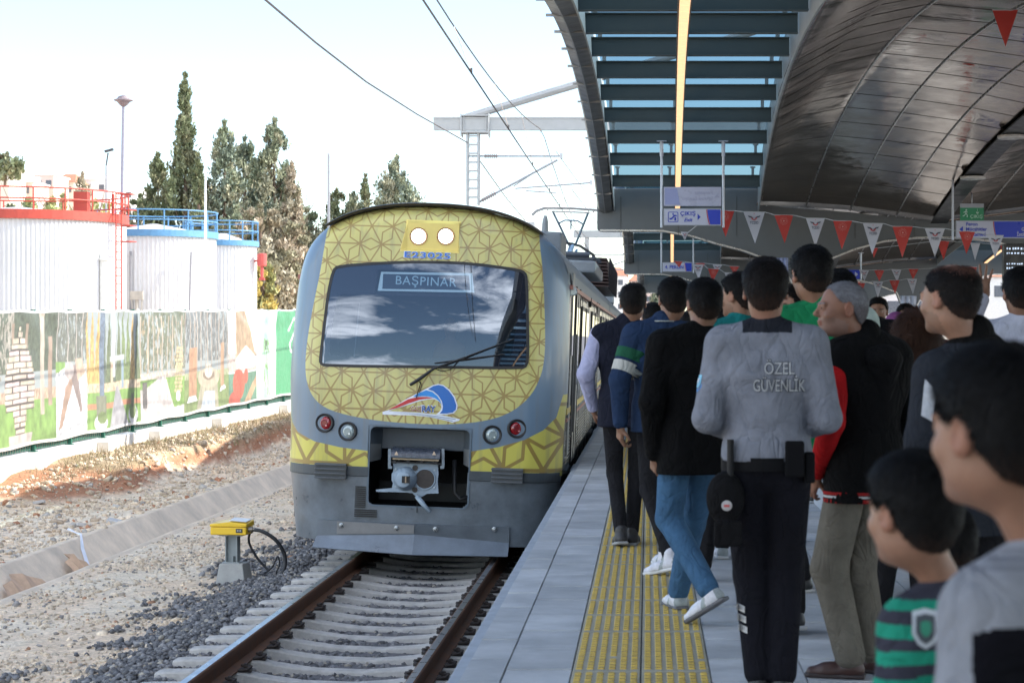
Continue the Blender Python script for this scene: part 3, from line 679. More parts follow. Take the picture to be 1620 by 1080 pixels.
# ================================================================== storage tanks
def ring(b, c, R0, z, r, n=48, sec=6, a0=0, a1=2 * math.pi):
    b.tube([(c[0] + R0 * math.cos(a0 + (a1 - a0) * i / n), c[1] + R0 * math.sin(a0 + (a1 - a0) * i / n), z) for i in range(n + 1)], r, sec)
def tank(px, d, Rr, ytop, yrail, colname, col, label, ribs, lip=.35):
    X = (px - 1025) * d / F; zt = CAMZ + (537 - ytop) * d / F; zr = CAMZ + (537 - yrail) * d / F
    r = empty('storage_tank', (X, d + Rr * .0, -1.0), label, 'storage tank'); zt += 1; zr += 1
    n = ribs * 4; v = []; zs = [0, zt * .33, zt * .33 + .02, zt * .66, zt * .66 + .02, zt]
    for z in zs:
        for j in range(n):
            q = 2 * math.pi * j / n; rr = Rr - (.038 if j % 4 in (0, 1) else 0); v.append((rr * math.cos(q), rr * math.sin(q), z))
    f = [(i * n + j, i * n + (j + 1) % n, (i + 1) * n + (j + 1) % n, (i + 1) * n + j) for i in range(len(zs) - 1) for j in range(n)]
    wm = M('tank_cladding', (.57, .57, .58), .42, var=.07, scale=.7, metal=.0); mesh_obj('tank_wall', v, f, wm, r)
    b = B(); b.lathe([(Rr * .98, zt - .02), (Rr * .5, zt + .35), (.2, zt + .6)], (0, 0, 0), n=48); b.make('tank_roof', wm, r)
    pm = M(colname, col, .5, var=.12)
    b = B(); b.lathe([(Rr + .03, zt - lip * .4), (Rr + .12, zt - lip * .4), (Rr + .12, zt + lip * .6), (Rr + .03, zt + lip * .6)], (0, 0, 0), n=64)
    b.make('rim', pm, r)
    b = B()
    for z in (zt + lip * .6 + (zr - zt - lip * .6) * .5, zr): ring(b, (0, 0, 0), Rr + .08, z, .035)
    for j in range(22 if Rr > 4 else 16):
        q = 2 * math.pi * j / (22 if Rr > 4 else 16); b.tube([((Rr + .08) * math.cos(q), (Rr + .08) * math.sin(q), zt), ((Rr + .08) * math.cos(q), (Rr + .08) * math.sin(q), zr)], .035, 5)
    b.make('guard_rail', pm, r)
    return r, X, zt, zr
def ladder(r, q, Rr, z0, z1, mat, cage=True, name='ladder'):
    b = B(); c, s = math.cos(q), math.sin(q); ux, uy = -s, c; R1 = Rr + .25
    for sg in (-.25, .25): b.tube([(R1 * c + ux * sg, R1 * s + uy * sg, z0), (R1 * c + ux * sg, R1 * s + uy * sg, z1)], .035, 5)
    z = z0 + .3
    while z < z1: b.tube([(R1 * c - ux * .25, R1 * s - uy * .25, z), (R1 * c + ux * .25, R1 * s + uy * .25, z)], .02, 5); z += .35
    if cage:
        z = z1 - 2.2
        while z < z1 + .1: b.tube([(R1 * c + ux * .25, R1 * s + uy * .25, z), ((R1 + .7) * c + ux * .3, (R1 + .7) * s + uy * .3, z), ((R1 + .7) * c - ux * .3, (R1 + .7) * s - uy * .3, z), (R1 * c - ux * .25, R1 * s - uy * .25, z)], .025, 5); z += .7
    b.make(name, mat, r)
red = (.42, .055, .035); blue = (.09, .24, .42)
r1, X1, zt1, zr1 = tank(28, 93, 4.75, 349, 307, 'tank_red', red, 'white ribbed storage tank with a red rim and red guard rail', 150, .4)
ladder(r1, R(-14), 4.75, 2.5, zr1, MATS['tank_red'])
b = B(); b.tube([(4.4, -2.0, 0), (4.4, -2.0, 6.0), (4.3, -1.9, 6.3), (4.0, -1.6, 6.35)], .2, 10); b.lathe([(.26, 0), (.26, .1)], (4.4, -2.0, 5.9), n=12); b.lathe([(.26, 0), (.26, .1)], (4.4, -2.0, 3.2), n=12); b.make('down_pipe', M('pipe_white', (.62, .62, .60), .5), r1, smooth=False)
b = B(); b.box((4.6, -1.2, zt1 + .5), (.12, .12, 1.2)); b.box((3.6, -2.6, zt1 + .6), (.6, .5, 1.0)); b.tube([(-1.6, -4.2, zt1 + .2), (-1.6, -4.2, zt1 + 1.0), (-1.4, -4.2, zt1 + 1.15)], .12, 8); b.make('roof_fitting', MATS['tank_red'], r1)
r2, X2, zt2, zr2 = tank(243, 101, 3.0, 374, 337, 'tank_blue', blue, 'middle white storage tank with a blue guard rail and a thin orange pipe', 90, .32)
b = B(); b.tube([(-3.1, -3.1, 3.4), (2.4, -3.1, 3.4)], .04, 6); b.box((1.6, -3.12, 3.42), (.35, .12, .16)); b.make('sprinkler_pipe', M('pipe_orange', (.60, .22, .12), .5), r2)
b = B(); b.tube([(2.42, -3.05, 3.4), (2.42, -2.6, 6.6)], .05, 6); b.tube([(-.35, -3.08, .5), (-.35, -3.08, 6.6)], .06, 6); b.make('down_pipe', M('pipe_dark', (.22, .22, .24), .5), r2)
b = B(); b.lathe([(.12, 0), (.12, .4), (.28, .45), (.28, .55), (.16, .6), (.2, 1.0), (.3, 1.15), (.16, 1.4), (.08, 1.5), (.08, 2.0)], (.05, -3.5, 2.4), n=12); b.box((.05, -3.5, 4.5), (.6, .25, .4)); b.tube([(-.2, -3.5, 4.4), (-.15, -3.5, 3.6)], .03, 5); b.tube([(.3, -3.5, 4.4), (.25, -3.5, 3.6)], .03, 5); b.tube([(.05, -3.5, 2.5), (-.2, -3.5, 1.6), (-.2, -3.4, .5)], .12, 8); b.make('valve', M('valve_grey', (.40, .37, .33), .5, .3, var=.2), r2)
r3, X3, zt3, zr3 = tank(352, 113, 1.85, 387, 352, 'tank_blue', blue, 'smallest white storage tank at the right, with a pale blue guard rail', 60, .3)
ladder(r3, R(205), 1.85, 1.5, zr3, MATS['tank_blue'], False)
for (rt, x, y, z) in ((r3, -1.2, -2.2, zt3 - .55), (r3, 2.25, -.5, zt3 - .9)):
    b = B(); b.lathe([(.22, -.3), (.26, -.25), (.26, .35), (.2, .4)], (x, y, z), n=12); b.tube([(x, y, z - .3), (x, y, z - 1.0)], .09, 8); b.box((x, y, z - 1.0), (.3, .2, .12)); b.tube([(x - .6, y + .3, z), (x, y, z)], .06, 6); b.make('foam_pourer', M('pourer_red', (.5, .08, .07), .45), rt)

# ================================================================== masts and street lamps
def pole(name, label, cat, px, d, ytop, r0, r1, lean=0, grp=None, col=(.5, .5, .55)):
    X = (px - 1025) * d / F; zt = CAMZ + (537 - ytop) * d / F + 1.2
    r = empty(name, (X, d, -1.2), label, cat, grp); b = B(); b.tube([(0, 0, 0), (lean * .5, 0, zt * .5), (lean, 0, zt)], [r0, (r0 + r1) / 2, r1], 8); b.lathe([(r0 * 2, 0), (r0 * 2, .05)], (0, 0, 0), n=8)
    b.make('pole', M('pole_' + name, col, .45, .5), r); return r, zt
r, zt = pole('lighting_mast', 'tall thin lighting mast with a saucer shaped lamp head, beside the red railed tank', 'lighting mast', 187, 98, 166, .11, .07, .25, col=(.26, .25, .30))
b = B(); b.lathe([(.04, -.32), (.2, -.2), (.3, -.07), (.45, 0), (.45, .04), (.3, .09), (.25, .18), (.06, .26)], (.25, 0, zt + .2), n=16); b.make('lamp_head', M('lamp_pinkish', (.22, .18, .19), .5), r)
r, zt = pole('lightning_mast', 'white slender mast standing in front of the blue railed tanks', 'mast', 325, 84, 164, .11, .015, -.0, col=(.72, .72, .75))
r, zt = pole('street_lamp', 'small dark street lamp rising behind the red railing', 'street lamp', 168, 130, 262, .08, .06, 0, col=(.3, .3, .32))
b = B(); b.tube([(0, 0, zt), (.12, 0, zt + .8)], .05, 6); b.box((.18, 0, zt + .95), (.55, .25, .14), (0, R(-15), 0)); b.make('lamp_head', M('lamp_dark', (.05, .05, .06), .4), r)
r, zt = pole('street_lamp', 'white street lamp with a long arm reaching left, between the trees', 'street lamp', 520, 95, 243, .085, .055, 0, col=(.62, .62, .66))
b = B(); b.tube([(0, 0, zt), (-.6, 0, zt + .18)], .045, 6); b.box((-.85, 0, zt + .25), (.6, .22, .08), (0, R(16), 0)); b.make('lamp_head', MATS['pole_lightning_mast'], r)
for (px, d, y1, x2) in ((1008, 230, 448, 0), (1018, 300, 455, 0)):
    r, zt = pole('far_mast', 'far thin mast beyond the end of the train' + (', the taller one' if px == 1008 else ', the smaller one'), 'mast', px, d, y1, .16, .12)

# ================================================================== trees
def leaf_tree(px, d, ytop, hw, kind, cols, label, name='cypress', cat='tree', ybase=500, n=5200, leaf=.17, seed=0, grp='evergreens behind the tanks', trunkc=(.16, .11, .08)):
    X0 = (px - 1025) * d / F; H = (ybase - ytop) * d / F; zb = CAMZ + (537 - ybase) * d / F; W_ = hw * d / F * 1.75
    g = np.random.default_rng(seed + int(px) * 7)
    r = empty(name, (X0, d, zb), label, cat, grp)
    def prof(t):   # half width along the height 0..1
        if kind == 'column': return np.where(t < .55, .75 + .25 * np.sin(t * 5.5), np.maximum(.02, (1 - t) / .45) ** .62 * .42 + .02)
        if kind == 'cone': return np.maximum(.02, 1 - t) ** .52
        if kind == 'ragged': return np.maximum(.02, 1 - t) ** .5 * (.72 + .5 * np.abs(np.sin(t * 23 + seed)))
        return np.sqrt(np.maximum(.0, 1 - (2 * t - 1) ** 2)) * .95 + .05
    # boughs
    nb = 150 if kind != 'round' else 60
    tb = g.random(nb) ** 1.15 * .97; ab = g.random(nb) * 6.28
    rb = prof(tb) * W_; bx, by, bz = np.cos(ab) * rb * g.uniform(.55, 1, nb), np.sin(ab) * rb * g.uniform(.55, 1, nb), tb * H
    # tip leader
    bx = np.append(bx, [0] * 6); by = np.append(by, [0] * 6); bz = np.append(bz, np.linspace(.82, 1, 6) * H)
    k = g.integers(0, len(bx), n); rad = W_ * (.22 if kind != 'column' else .2) + .12
    up = 1.9 if kind != 'round' else .9
    p = np.stack([bx[k], by[k], bz[k]], -1) + g.normal(0, 1, (n, 3)) * rad * np.array([.55, .55, .55 * up]) * (1.15 - bz[k] / H)[:, None]
    p[:, :2] *= g.uniform(.7, 1.05, (n, 1)); p[:, 2] = np.clip(p[:, 2], 0, H * 1.01)
    u = g.normal(0, 1, (n, 3)); u /= np.linalg.norm(u, axis=1)[:, None]; w = np.cross(u, g.normal(0, 1, (n, 3))); w /= np.linalg.norm(w, axis=1)[:, None]
    u[:, 2] = np.abs(u[:, 2]) + .5; s_ = (leaf * g.uniform(.5, 1.2, n))[:, None]
    v = np.stack([p - w * s_ * .45, p + w * s_ * .45, p + u * s_ * 1.1 + w * s_ * .2, p + u * s_ * 1.0 - w * s_ * .25], 1).reshape(-1, 3)
    c = 1.7 * np.array(cols)[g.integers(0, len(cols), len(bx))][k] * g.uniform(.7, 1.3, (n, 1)); c = np.repeat(np.clip(c, 0, 1), 4, axis=0)
    mesh_obj('crown', v, np.arange(n * 4).reshape(-1, 4), MV('foliage', rough=.8, var=0, spec=.2), r, col=c)
    b = B(); b.tube([(0, 0, -1), (.05, 0, H * .3), (0, .05, H * .7), (0, 0, H * .95)], [.28, .2, .1, .02], 7)
    for i in range(14):
        t = .08 + .8 * i / 14; q = g.random() * 6.28; rr = float(prof(np.array(t))) * W_ * .8; b.tube([(0, 0, t * H), (rr * math.cos(q) * .6, rr * math.sin(q) * .6, t * H + rr * .5), (rr * math.cos(q), rr * math.sin(q), t * H + rr * 1.1)], [.06, .04, .01], 4)
    b.make('trunk', M('bark', trunkc, .9, var=.25), r); return r
G1 = [(.085, .10, .055), (.11, .125, .07), (.14, .15, .09), (.10, .10, .06)]; G2 = [(.13, .15, .10), (.17, .18, .12), (.10, .12, .09), (.19, .185, .13)]; G3 = [(.20, .17, .12), (.24, .20, .15), (.16, .15, .10), (.22, .20, .15)]
Yw = [(.30, .24, .08), (.25, .21, .09), (.18, .18, .08)]; BW = [(.26, .20, .15), (.22, .18, .14), (.19, .17, .12)]
def trees():
    t = [  # px, d, ytop, halfwidth, kind, palette, label, n
        (293, 150, 121, 27, 'column', G1, 'tallest narrow dark cypress, towering above the tanks', 9000),
        (250, 152, 247, 25, 'cone', G1, 'short pointed cypress just left of the tallest one', 5000),
        (314, 146, 247, 11, 'cone', G1, 'very slim small cypress just right of the tallest one', 2600),
        (222, 156, 312, 22, 'round', G1, 'low rounded evergreen left of the cypresses', 2600),
        (355, 150, 196, 29, 'ragged', G2, 'ragged cypress with loose top, left of a twin pair', 5200),
        (387, 158, 222, 27, 'ragged', G2, 'thin topped cypress between two taller ragged ones', 4600),
        (434, 152, 193, 33, 'ragged', G2, 'tall ragged grey green cypress right of the tanks', 7000),
        (462, 150, 262, 18, 'ragged', G3, 'brownish thin conifer leaning on the tall ragged cypress', 3000),
        (412, 140, 330, 30, 'round', G3, 'bare brownish tree in front of the ragged cypresses', 4200),
        (452, 142, 352, 34, 'round', G3, 'dry brown leafless looking tree right above the banner', 4200),
        (414, 128, 418, 13, 'round', Yw, 'small tree with yellow autumn leaves above the banner', 2200),
        (340, 160, 300, 30, 'round', G1, 'dark rounded evergreen filling the gap behind the white mast', 3200), (405, 162, 268, 26, 'ragged', G2, 'grey conifer filling the gap left of the tall ragged cypress', 3600), (470, 165, 318, 30, 'round', G2, 'wide low evergreen at the right end of the group', 3400), (270, 158, 300, 26, 'round', G1, 'dense low evergreen between the two pointed cypresses', 3000),
        (375, 146, 330, 26, 'round', G2, 'rounded grey green tree behind the small tank', 3000),
        (488, 170, 344, 20, 'ragged', G2, 'small pale tree between the cypresses and the train', 2400),
        (532, 165, 303, 24, 'ragged', G1, 'dark tree behind the white street lamp', 3600),
        (560, 170, 308, 24, 'ragged', G2, 'grey green tree rising left of the train roof', 3200),
        (578, 160, 279, 10, 'cone', G1, 'little pointed cypress above the train roof', 1800),
        (628, 165, 252, 37, 'ragged', G2, 'broad bushy cypress right above the train roof', 6000),
        (598, 172, 318, 26, 'round', G2, 'low tree between two cypresses over the train roof', 2600),
        (130, 135, 277, 20, 'ragged', G3, 'thin young tree behind the red railing', 900),
        (150, 140, 322, 44, 'round', [(.22, .25, .10), (.28, .28, .12)], 'low yellow green bush behind the red railing, right part', 2600),
        (45, 150, 318, 52, 'round', [(.14, .17, .10), (.24, .26, .12)], 'wide green bush behind the red railing at the picture edge', 3200),
        (100, 160, 312, 40, 'round', [(.26, .24, .12), (.2, .22, .1)], 'yellowish tree in the middle behind the red railing', 2400),
        (203, 150, 330, 20, 'round', G3, 'small sparse bush at the right end of the red railing', 1000),
        (1042, 260, 447, 11, 'cone', G2, 'far pale conifer beyond the end of the train', 1300),
        (1062, 250, 470, 14, 'round', G2, 'far pale bush beyond the end of the train', 900)]
    for i, (px, d, yt, hw, k, c, lb, n) in enumerate(t):
        far = 'far' in lb
        leaf_tree(px, d, yt, hw, k, c, lb, 'cypress' if k in ('column', 'cone', 'ragged') else 'tree', n=int(n * 2.4), leaf=.19 if not far else .4, seed=i, ybase=500 if not far else 520)
trees()

# ================================================================== far hillside with houses
def houses():
    v = []; f = []; xs = np.linspace(-260, -70, 60); ys = np.linspace(380, 700, 12)
    X, Y = np.meshgrid(xs, ys, indexing='ij'); Z = -2 + smooth(-100, -190, X) * smooth(380, 560, Y) * 42 + (fbm(X * .03, Y * .03, 0, 3) - .5) * 5
    i = np.arange(X.size).reshape(X.shape); tag(mesh_obj('hillside', np.stack([X, Y, Z], -1).reshape(-1, 3), np.stack([i[:-1, :-1], i[1:, :-1], i[1:, 1:], i[:-1, 1:]], -1).reshape(-1, 4), M('hill_soil', (.42, .36, .28), .95, var=.3, scale=.05), smooth=True), kind='structure')
    g = np.random.default_rng(5); wallm = [M('house_cream', (.62, .55, .46), .8), M('house_pink', (.60, .46, .40), .8), M('house_white', (.70, .68, .65), .8)]
    wm = M('house_window', (.10, .11, .13), .3); rm = M('roof_tile', (.42, .17, .10), .8, var=.25)
    def house(px, ybase, ytop, w_px, d, roof, lb, grp, mi):
        s_ = F / d; X = (px - 1025) / s_; z0 = CAMZ + (537 - ybase) / s_; h = (ybase - ytop) / s_; w = w_px / s_; dp = 12
        r = empty('house', (X, d, z0), lb, 'house', grp); b = B(); b.box((0, 0, h / 2 - 4), (w, dp, h + 8)); b.make('wall', wallm[mi], r)
        b = B()
        if roof: b.add([(-w / 2 - .4, -dp / 2 - .4, h), (w / 2 + .4, -dp / 2 - .4, h), (w / 2 + .4, dp / 2 + .4, h), (-w / 2 - .4, dp / 2 + .4, h), (-w / 4, 0, h + 2.2), (w / 4, 0, h + 2.2)], [(0, 1, 5, 4), (1, 2, 5), (2, 3, 4, 5), (3, 0, 4), (3, 2, 1, 0)])
        else: b.box((0, 0, h + .15), (w + .5, dp + .5, .3)); b.box((w * .2, 0, h + .9), (2.2, 3, 1.4))
        b.make('roof', rm if roof else wallm[2], r)
        n = 0; nfl = max(1, int(h / 3)); nw = max(2, int(w / 3.2)); b = B()
        for a in range(nfl):
            for c in range(nw):
                if n < 60: b = B(); b.box((-w / 2 + w * (c + .5) / nw, -dp / 2 - .02, h - 3 * a - 1.7), (1.2, .1, 1.3)); b.make('window', wm, r); n += 1
    L_ = [(8, 300, 268, 40, 0, 'pale flat roofed house high on the far left hillside', 0), (45, 318, 292, 40, 0, 'cream house below the highest one on the left hillside', 1), (82, 312, 281, 30, 0, 'pinkish house in the middle of the left hillside', 1), (112, 322, 291, 34, 1, 'house with a low tiled roof on the left hillside', 0),
          (160, 325, 288, 46, 0, 'long white house near the foot of the left hillside', 2), (205, 330, 300, 34, 0, 'small white house at the right foot of the left hillside', 2), (-20, 300, 262, 30, 0, 'white house at the picture edge on the left hillside', 2)]
    for i, (px, yb, yt, w, ro, lb, mi) in enumerate(L_): house(px, yb, yt, w, 430 + 12 * i, ro, lb, 'houses on the left hillside', mi)
    L_ = [(972, 500, 437, 40, 1, 'far apartment block with a reddish roof right of the train', 2), (1016, 500, 445, 38, 1, 'second far apartment block with a reddish roof', 1), (1060, 500, 452, 34, 1, 'far low apartment block behind the pale conifer', 2)]
    for i, (px, yb, yt, w, ro, lb, mi) in enumerate(L_): house(px, yb, yt, w, 520 + 15 * i, ro, lb, 'far apartment blocks beyond the train', mi)
    L_ = [(1240, 520, 455, 90, 1, 0), (1345, 515, 450, 80, 1, 1), (1420, 520, 462, 70, 0, 2), (1500, 510, 455, 70, 0, 0), (1590, 515, 440, 90, 1, 2), (1680, 515, 450, 90, 1, 1)]
    nm = ['leftmost', 'second', 'third', 'fourth', 'fifth', 'rightmost']
    for i, (px, yb, yt, w, ro, mi) in enumerate(L_): house(px, yb, yt, w, 190 + 14 * i, ro, nm[i] + ' sunlit house seen beyond the crowd under the canopy arch', 'sunlit houses beyond the platform', mi)
    leaf_tree(8, 380, 248, 22, 'round', G1, 'dark tree on the far hill at the left picture edge', 'tree', n=900, leaf=.7, ybase=285, grp='far trees')
houses()

# ================================================================== overhead line
def overhead():
    gm = M('galvanised', (.42, .42, .41), .5, .35, var=.1, scale=3); wm = M('wire_metal', (.16, .14, .13), .5, .5); im = M('insulator', (.35, .27, .25), .3)
    d = 45; Z = lambda y, dd=d: CAMZ + (537 - y) * dd / F; X = lambda x, dd=d: (x - 1025) * dd / F
    r = empty('catenary_portal', (X(745), d, 0), 'grey steel catenary portal with drop post, brace tube and insulated arms over the track', 'catenary portal')
    ox = X(745); b = B(); b.box((3.6, 0, Z(196)), (8.8, .28, .27)); b.box((3.6, -.142, Z(188)), (8.8, .02, .03)); b.box((3.6, -.142, Z(206)), (8.8, .02, .03)); b.make('beam', gm, r)
    b = B(); b.tube([(-.1, .0, Z(186)), (3.4, 0, Z(110)), (9, 0, Z(-12))], .085, 10); b.make('brace', gm, r)
    b = B(); b.box((.1, 0, Z(184)), (.62, .4, .03)); b.box((.1, 0, Z(210)), (.62, .4, .04))
    for sx in (-.2, .4): b.tube([(sx, -.18, Z(181)), (sx, -.18, Z(217))], .018, 6); b.tube([(sx, .18, Z(181)), (sx, .18, Z(217))], .018, 6)
    b.box((-.14, 0, Z(197)), (.02, .34, .33)); b.box((.34, 0, Z(197)), (.02, .34, .33)); b.make('clamp', gm, r)
    b = B(); w = .12
    for sx in (-w, w):
        for sy in (-w, w): b.bar((sx + .05, sy, Z(210)), (sx + .05, sy, Z(324)), .045)
    for i in range(8):
        z = Z(216) - i * .19; b.bar((-w + .05, -w, z), (w + .05, -w, z - (.0)), .03, .04); b.bar((-w + .05, -w, z), (w + .05, -w, z - .17), .012)
    b.make('drop_post', gm, r)
    q = lambda x, y: (X(x) - ox, 0, Z(y)); am = M('arm_alu', (.50, .50, .50), .45, .4)
    def ins(b_, a, c, n=7):
        a = Vector(a); c = Vector(c); dv = c - a
        for i in range(n): p = a + dv * (i + .5) / n; b_.tube([p - dv * .25 / n, p + dv * .25 / n], .05, 8)
        b_.tube([a, c], .022, 6)
    b = B(); b.tube([q(740, 247), q(888, 247)], .022, 6); b.tube([q(757, 320), q(882, 253)], .028, 6); b.tube([q(815, 298), q(935, 289)], .02, 6); b.tube([q(812, 295), q(862, 262)], .014, 5); b.box(q(888, 247), (.06, .06, .12)); b.box(q(935, 289), (.05, .05, .1)); b.tube([q(832, 302), q(880, 305)], .014, 5)
    b.make('cantilever_arm', am, r)
    b = B(); ins(b, q(766, 247), q(787, 247)); b.make('insulator', im, r)
    b = B(); ins(b, q(762, 317), q(784, 305)); b.make('insulator', im, r)
    # second portal farther away
    d2 = 92; r2 = empty('catenary_portal', (X(925, d2), d2, 0), 'distant catenary mast with arms, seen small above the train roof equipment', 'catenary portal')
    b = B(); b.box((4, 0, Z(196)), (9, .3, .3)); b.make('beam', gm, r2); b = B(); b.box((0.1, 0, 4.6), (.2, .2, 3)); b.make('drop_post', gm, r2)
    b = B(); b.tube([(0, 0, 5.2), (2.4, 0, 5.2)], .03, 6); b.tube([(0, 0, 4.3), (2.3, 0, 5.1)], .03, 6); b.tube([(1, 0, 4.5), (3, 0, 4.6)], .025, 6); b.make('cantilever_arm', am, r2)
    # wires
    def wire(name, lb, pts, rad, n=24):
        pts = [Vector(p) for p in pts]; out = []
        for i in range(len(pts) - 1):
            for j in range(n):
                t = j / n; p = pts[i].lerp(pts[i + 1], t); out.append(p)
        out.append(pts[-1]); b_ = B(); b_.tube(out, rad, 5); return tag(b_.make(name, wm), lb, 'wire')
    cw = lambda y: Vector((-2.08 - .0, y, 4.56)); 
    def mz(y):
        t = ((y - 45) % 47) / 47; return 5.98 - 1.15 * 4 * t * (1 - t) * .75
    mx_ = lambda y: -2.30
    wire('contact_wire', 'contact wire, the straight lower wire above the track', [cw(4), cw(180)], .011, 40)
    b = B(); b.tube([(mx_(y), y, mz(y)) for y in np.arange(0, 180, 2)], .010, 5)
    ms = tag(b.make('catenary_wire', wm), 'sagging carrier wire above the contact wire, joined to it by droppers', 'wire')
    for y in list(np.arange(5, 45, 6.5)) + list(np.arange(49, 92, 7)):
        b = B(); b.tube([(mx_(y), y, mz(y)), (-2.08, y, 4.56)], .005, 4); b.box((-2.09, y, 4.6), (.02, .03, .07)); b.make('dropper', wm, ms)
    wire('feeder_wire', 'return feeder wire curving from the upper left down to the drop post', [P(300, -110, 16), P(420, 0, 21), P(500, 68, 26), P(580, 130, 31), P(660, 181, 37.5), P(740, 226, 45)], .014, 6)
    wire('feeder_wire', 'return feeder wire falling from the drop post behind the train roof', [P(756, 250, 45.2), P(800, 312, 58), P(850, 372, 78), P(930, 420, 92)], .014, 6)
    for i, (a, c) in enumerate((((880, 240, 92), (1010, 420, 300)), ((905, 300, 92), (1012, 440, 300)))):
        wire('far_wire', 'far overhead wire above the end of the train, ' + ('upper' if i == 0 else 'lower'), [P(*a), P(*c)], .02, 4)
overhead()
# ================================================================== platform canopy (arched sections 28 m long)
ZC = CAMZ
def v_end(X): return np.interp(X, [1.4, 2.2, 4.1, 5.9], [2.74, 2.68, 2.55, 2.33])
def v_lift(X): return np.interp(X, [1.4, 1.75, 2.1, 2.5, 3.2, 4.1, 5.0, 5.9], [.52, .64, .86, 1.12, 1.33, 1.30, 1.28, 1.2])
def canopy():
    r = empty('platform_canopy', (0, 28, 0), 'nearest arched canopy section with skylight rafters and a polished metal vault', 'canopy')
    bm_ = M('beam_metal', (.13, .125, .12), .42, .5, var=.12, scale=3); rf = M('rafter_paint', (.055, .075, .075), .55, .0, var=.12, scale=4)
    lg = M('canopy_grey', (.30, .31, .30), .5, .1, var=.06, scale=2); fm = M('fascia_metal', (.125, .13, .13), .5, .2, var=.10, scale=1.3)
    ys = np.linspace(-13.9, 13.9, 45); XC = 5.9
    for sg in (0, 1):
        mx = (lambda x: x) if sg == 0 else (lambda x: 2 * XC - x)
        # edge beam
        prof = [(-1.02, .0), (-.98, -.10), (-.88, -.13), (-.86, -.13), (-.72, -.10), (-.70, .0), (-.70, .30), (-1.02, .30)]
        v = []; n = len(prof)
        for y in ys:
            z = ZC + 3.66 - .0050 * y * y
            v += [(mx(a), y, z + c) for a, c in prof]
        f = [(i * n + j, i * n + (j + 1) % n, (i + 1) * n + (j + 1) % n, (i + 1) * n + j) for i in range(len(ys) - 1) for j in range(n)] + [tuple(range(n)), tuple((len(ys) - 1) * n + j for j in range(n))]
        mesh_obj('edge_beam', v, f, bm_, r)
        b = B()
        for y in ys[2:-2:3]: z = ZC + 3.66 - .0050 * y * y; b.box((mx(-.87), y, z - .118), (.34, .012, .03))
        for i in range(len(ys) - 1):
            z = [ZC + 3.66 - .0050 * y * y - .131 for y in (ys[i], ys[i + 1])]; b.bar((mx(-.87), ys[i], z[0]), (mx(-.87), ys[i + 1], z[1]), .012, .008)
        b.make('seam', M('seam_light', (.32, .31, .30), .4, .4), r)
        # rafters
        for k in range(11):
            y = -12.9 + 2.42 * k; zb = ZC + 3.44 - .0042 * y * y; xe = 1.79 + .03 * y if abs(y) < 20 else 2
            xe = min(max(xe, 1.5), 2.3); x0 = -.70; b = B(); cx = (x0 + xe) / 2; w = xe - x0
            b.box((mx(cx), y, zb + .11), (w, .012, .20)); b.box((mx(cx), y, zb + .006), (w, .12, .012)); b.box((mx(cx), y, zb + .214), (w, .12, .012))
            b.make('rafter', rf, r)
            b = B()
            for xx in (x0 + .12, .42, xe - .12): b.box((mx(xx), y + .3, zb + .30), (.05, .05, .22)); b.lathe([(.05, 0), (.05, .03)], (mx(xx), y + .3, zb + .38), n=8)
            b.make('glass_stub', lg, r)
        # bright side cheeks of the skylight
        for xa, t in ((-.69, 0), (2.0, 1)):
            v = []
            for y in ys:
                zz = ZC + 3.44 - .0042 * y * y; xx = xa if t == 0 else min(max(1.81 + .03 * y, 1.5), 2.3)
                v += [(mx(xx), y, zz - (.02 if t == 0 else .10)), (mx(xx), y, zz + .5), (mx(xx + (.02 if t else -.0)), y, zz + .5), (mx(xx + .02), y, zz - (.02 if t == 0 else .10))]
            mesh_obj('skylight_cheek', v, [(i * 4 + j, i * 4 + (j + 1) % 4, (i + 1) * 4 + (j + 1) % 4, (i + 1) * 4 + j) for i in range(len(ys) - 1) for j in range(4)], lg, r)
        v = []
        for y in ys: zz = ZC + 3.44 - .0042 * y * y + .43; v += [(mx(-.66), y, zz), (mx(2.28), y, zz)]
        o = mesh_obj('skylight_glass', v, [(i * 2, i * 2 + 1, i * 2 + 3, i * 2 + 2) for i in range(len(ys) - 1)], MG('blue_glass', (.24, .34, .40), .05, trans=1.0, fac=.06), r)
        # warm light strip
        b = B(); c = B()
        for i in range(len(ys) - 1):
            za, zb = [ZC + 3.36 - .0040 * y * y for y in (ys[i], ys[i + 1])]; xa, xb = [.44 + .0115 * y for y in (ys[i], ys[i + 1])]
            b.bar((mx(xa), ys[i] + .012, za), (mx(xb), ys[i + 1] - .012, zb), .095, .02); c.bar((mx(xa), ys[i], za + .045), (mx(xb), ys[i + 1], zb + .045), .13, .07)
        b.make('light_strip', M('warm_strip', (.8, .6, .4), .4, var=0, emit=.36, ecol=(1, .60, .30)), r); c.make('strip_housing', M('strip_dark', (.05, .045, .04), .5), r)
        # polished vault
        nx = 40; us = np.linspace(0, 1, nx); yy = np.linspace(-13.9, 13.9, 70)
        Y, U = np.meshgrid(yy, us, indexing='ij'); Xe = np.clip(1.83 + .03 * Y, 1.5, 2.32); X = Xe + (XC - Xe) * U; arc = 1 - (Y / 14.3) ** 2
        Z = ZC + v_end(X) + v_lift(X) * arc
        i = np.arange(Y.size).reshape(Y.shape); XX = X if sg == 0 else 2 * XC - X
        f = np.stack([i[:-1, :-1], i[:-1, 1:], i[1:, 1:], i[1:, :-1]], -1).reshape(-1, 4)
        if sg: f = f[:, ::-1]
        o = mesh_obj('vault', np.stack([XX, Y, Z], -1).reshape(-1, 3), f, vault_mat(), r, smooth=True); o.modifiers.new('s', 'SOLIDIFY').thickness = .05; o.modifiers['s'].offset = 1 if sg == 0 else 1
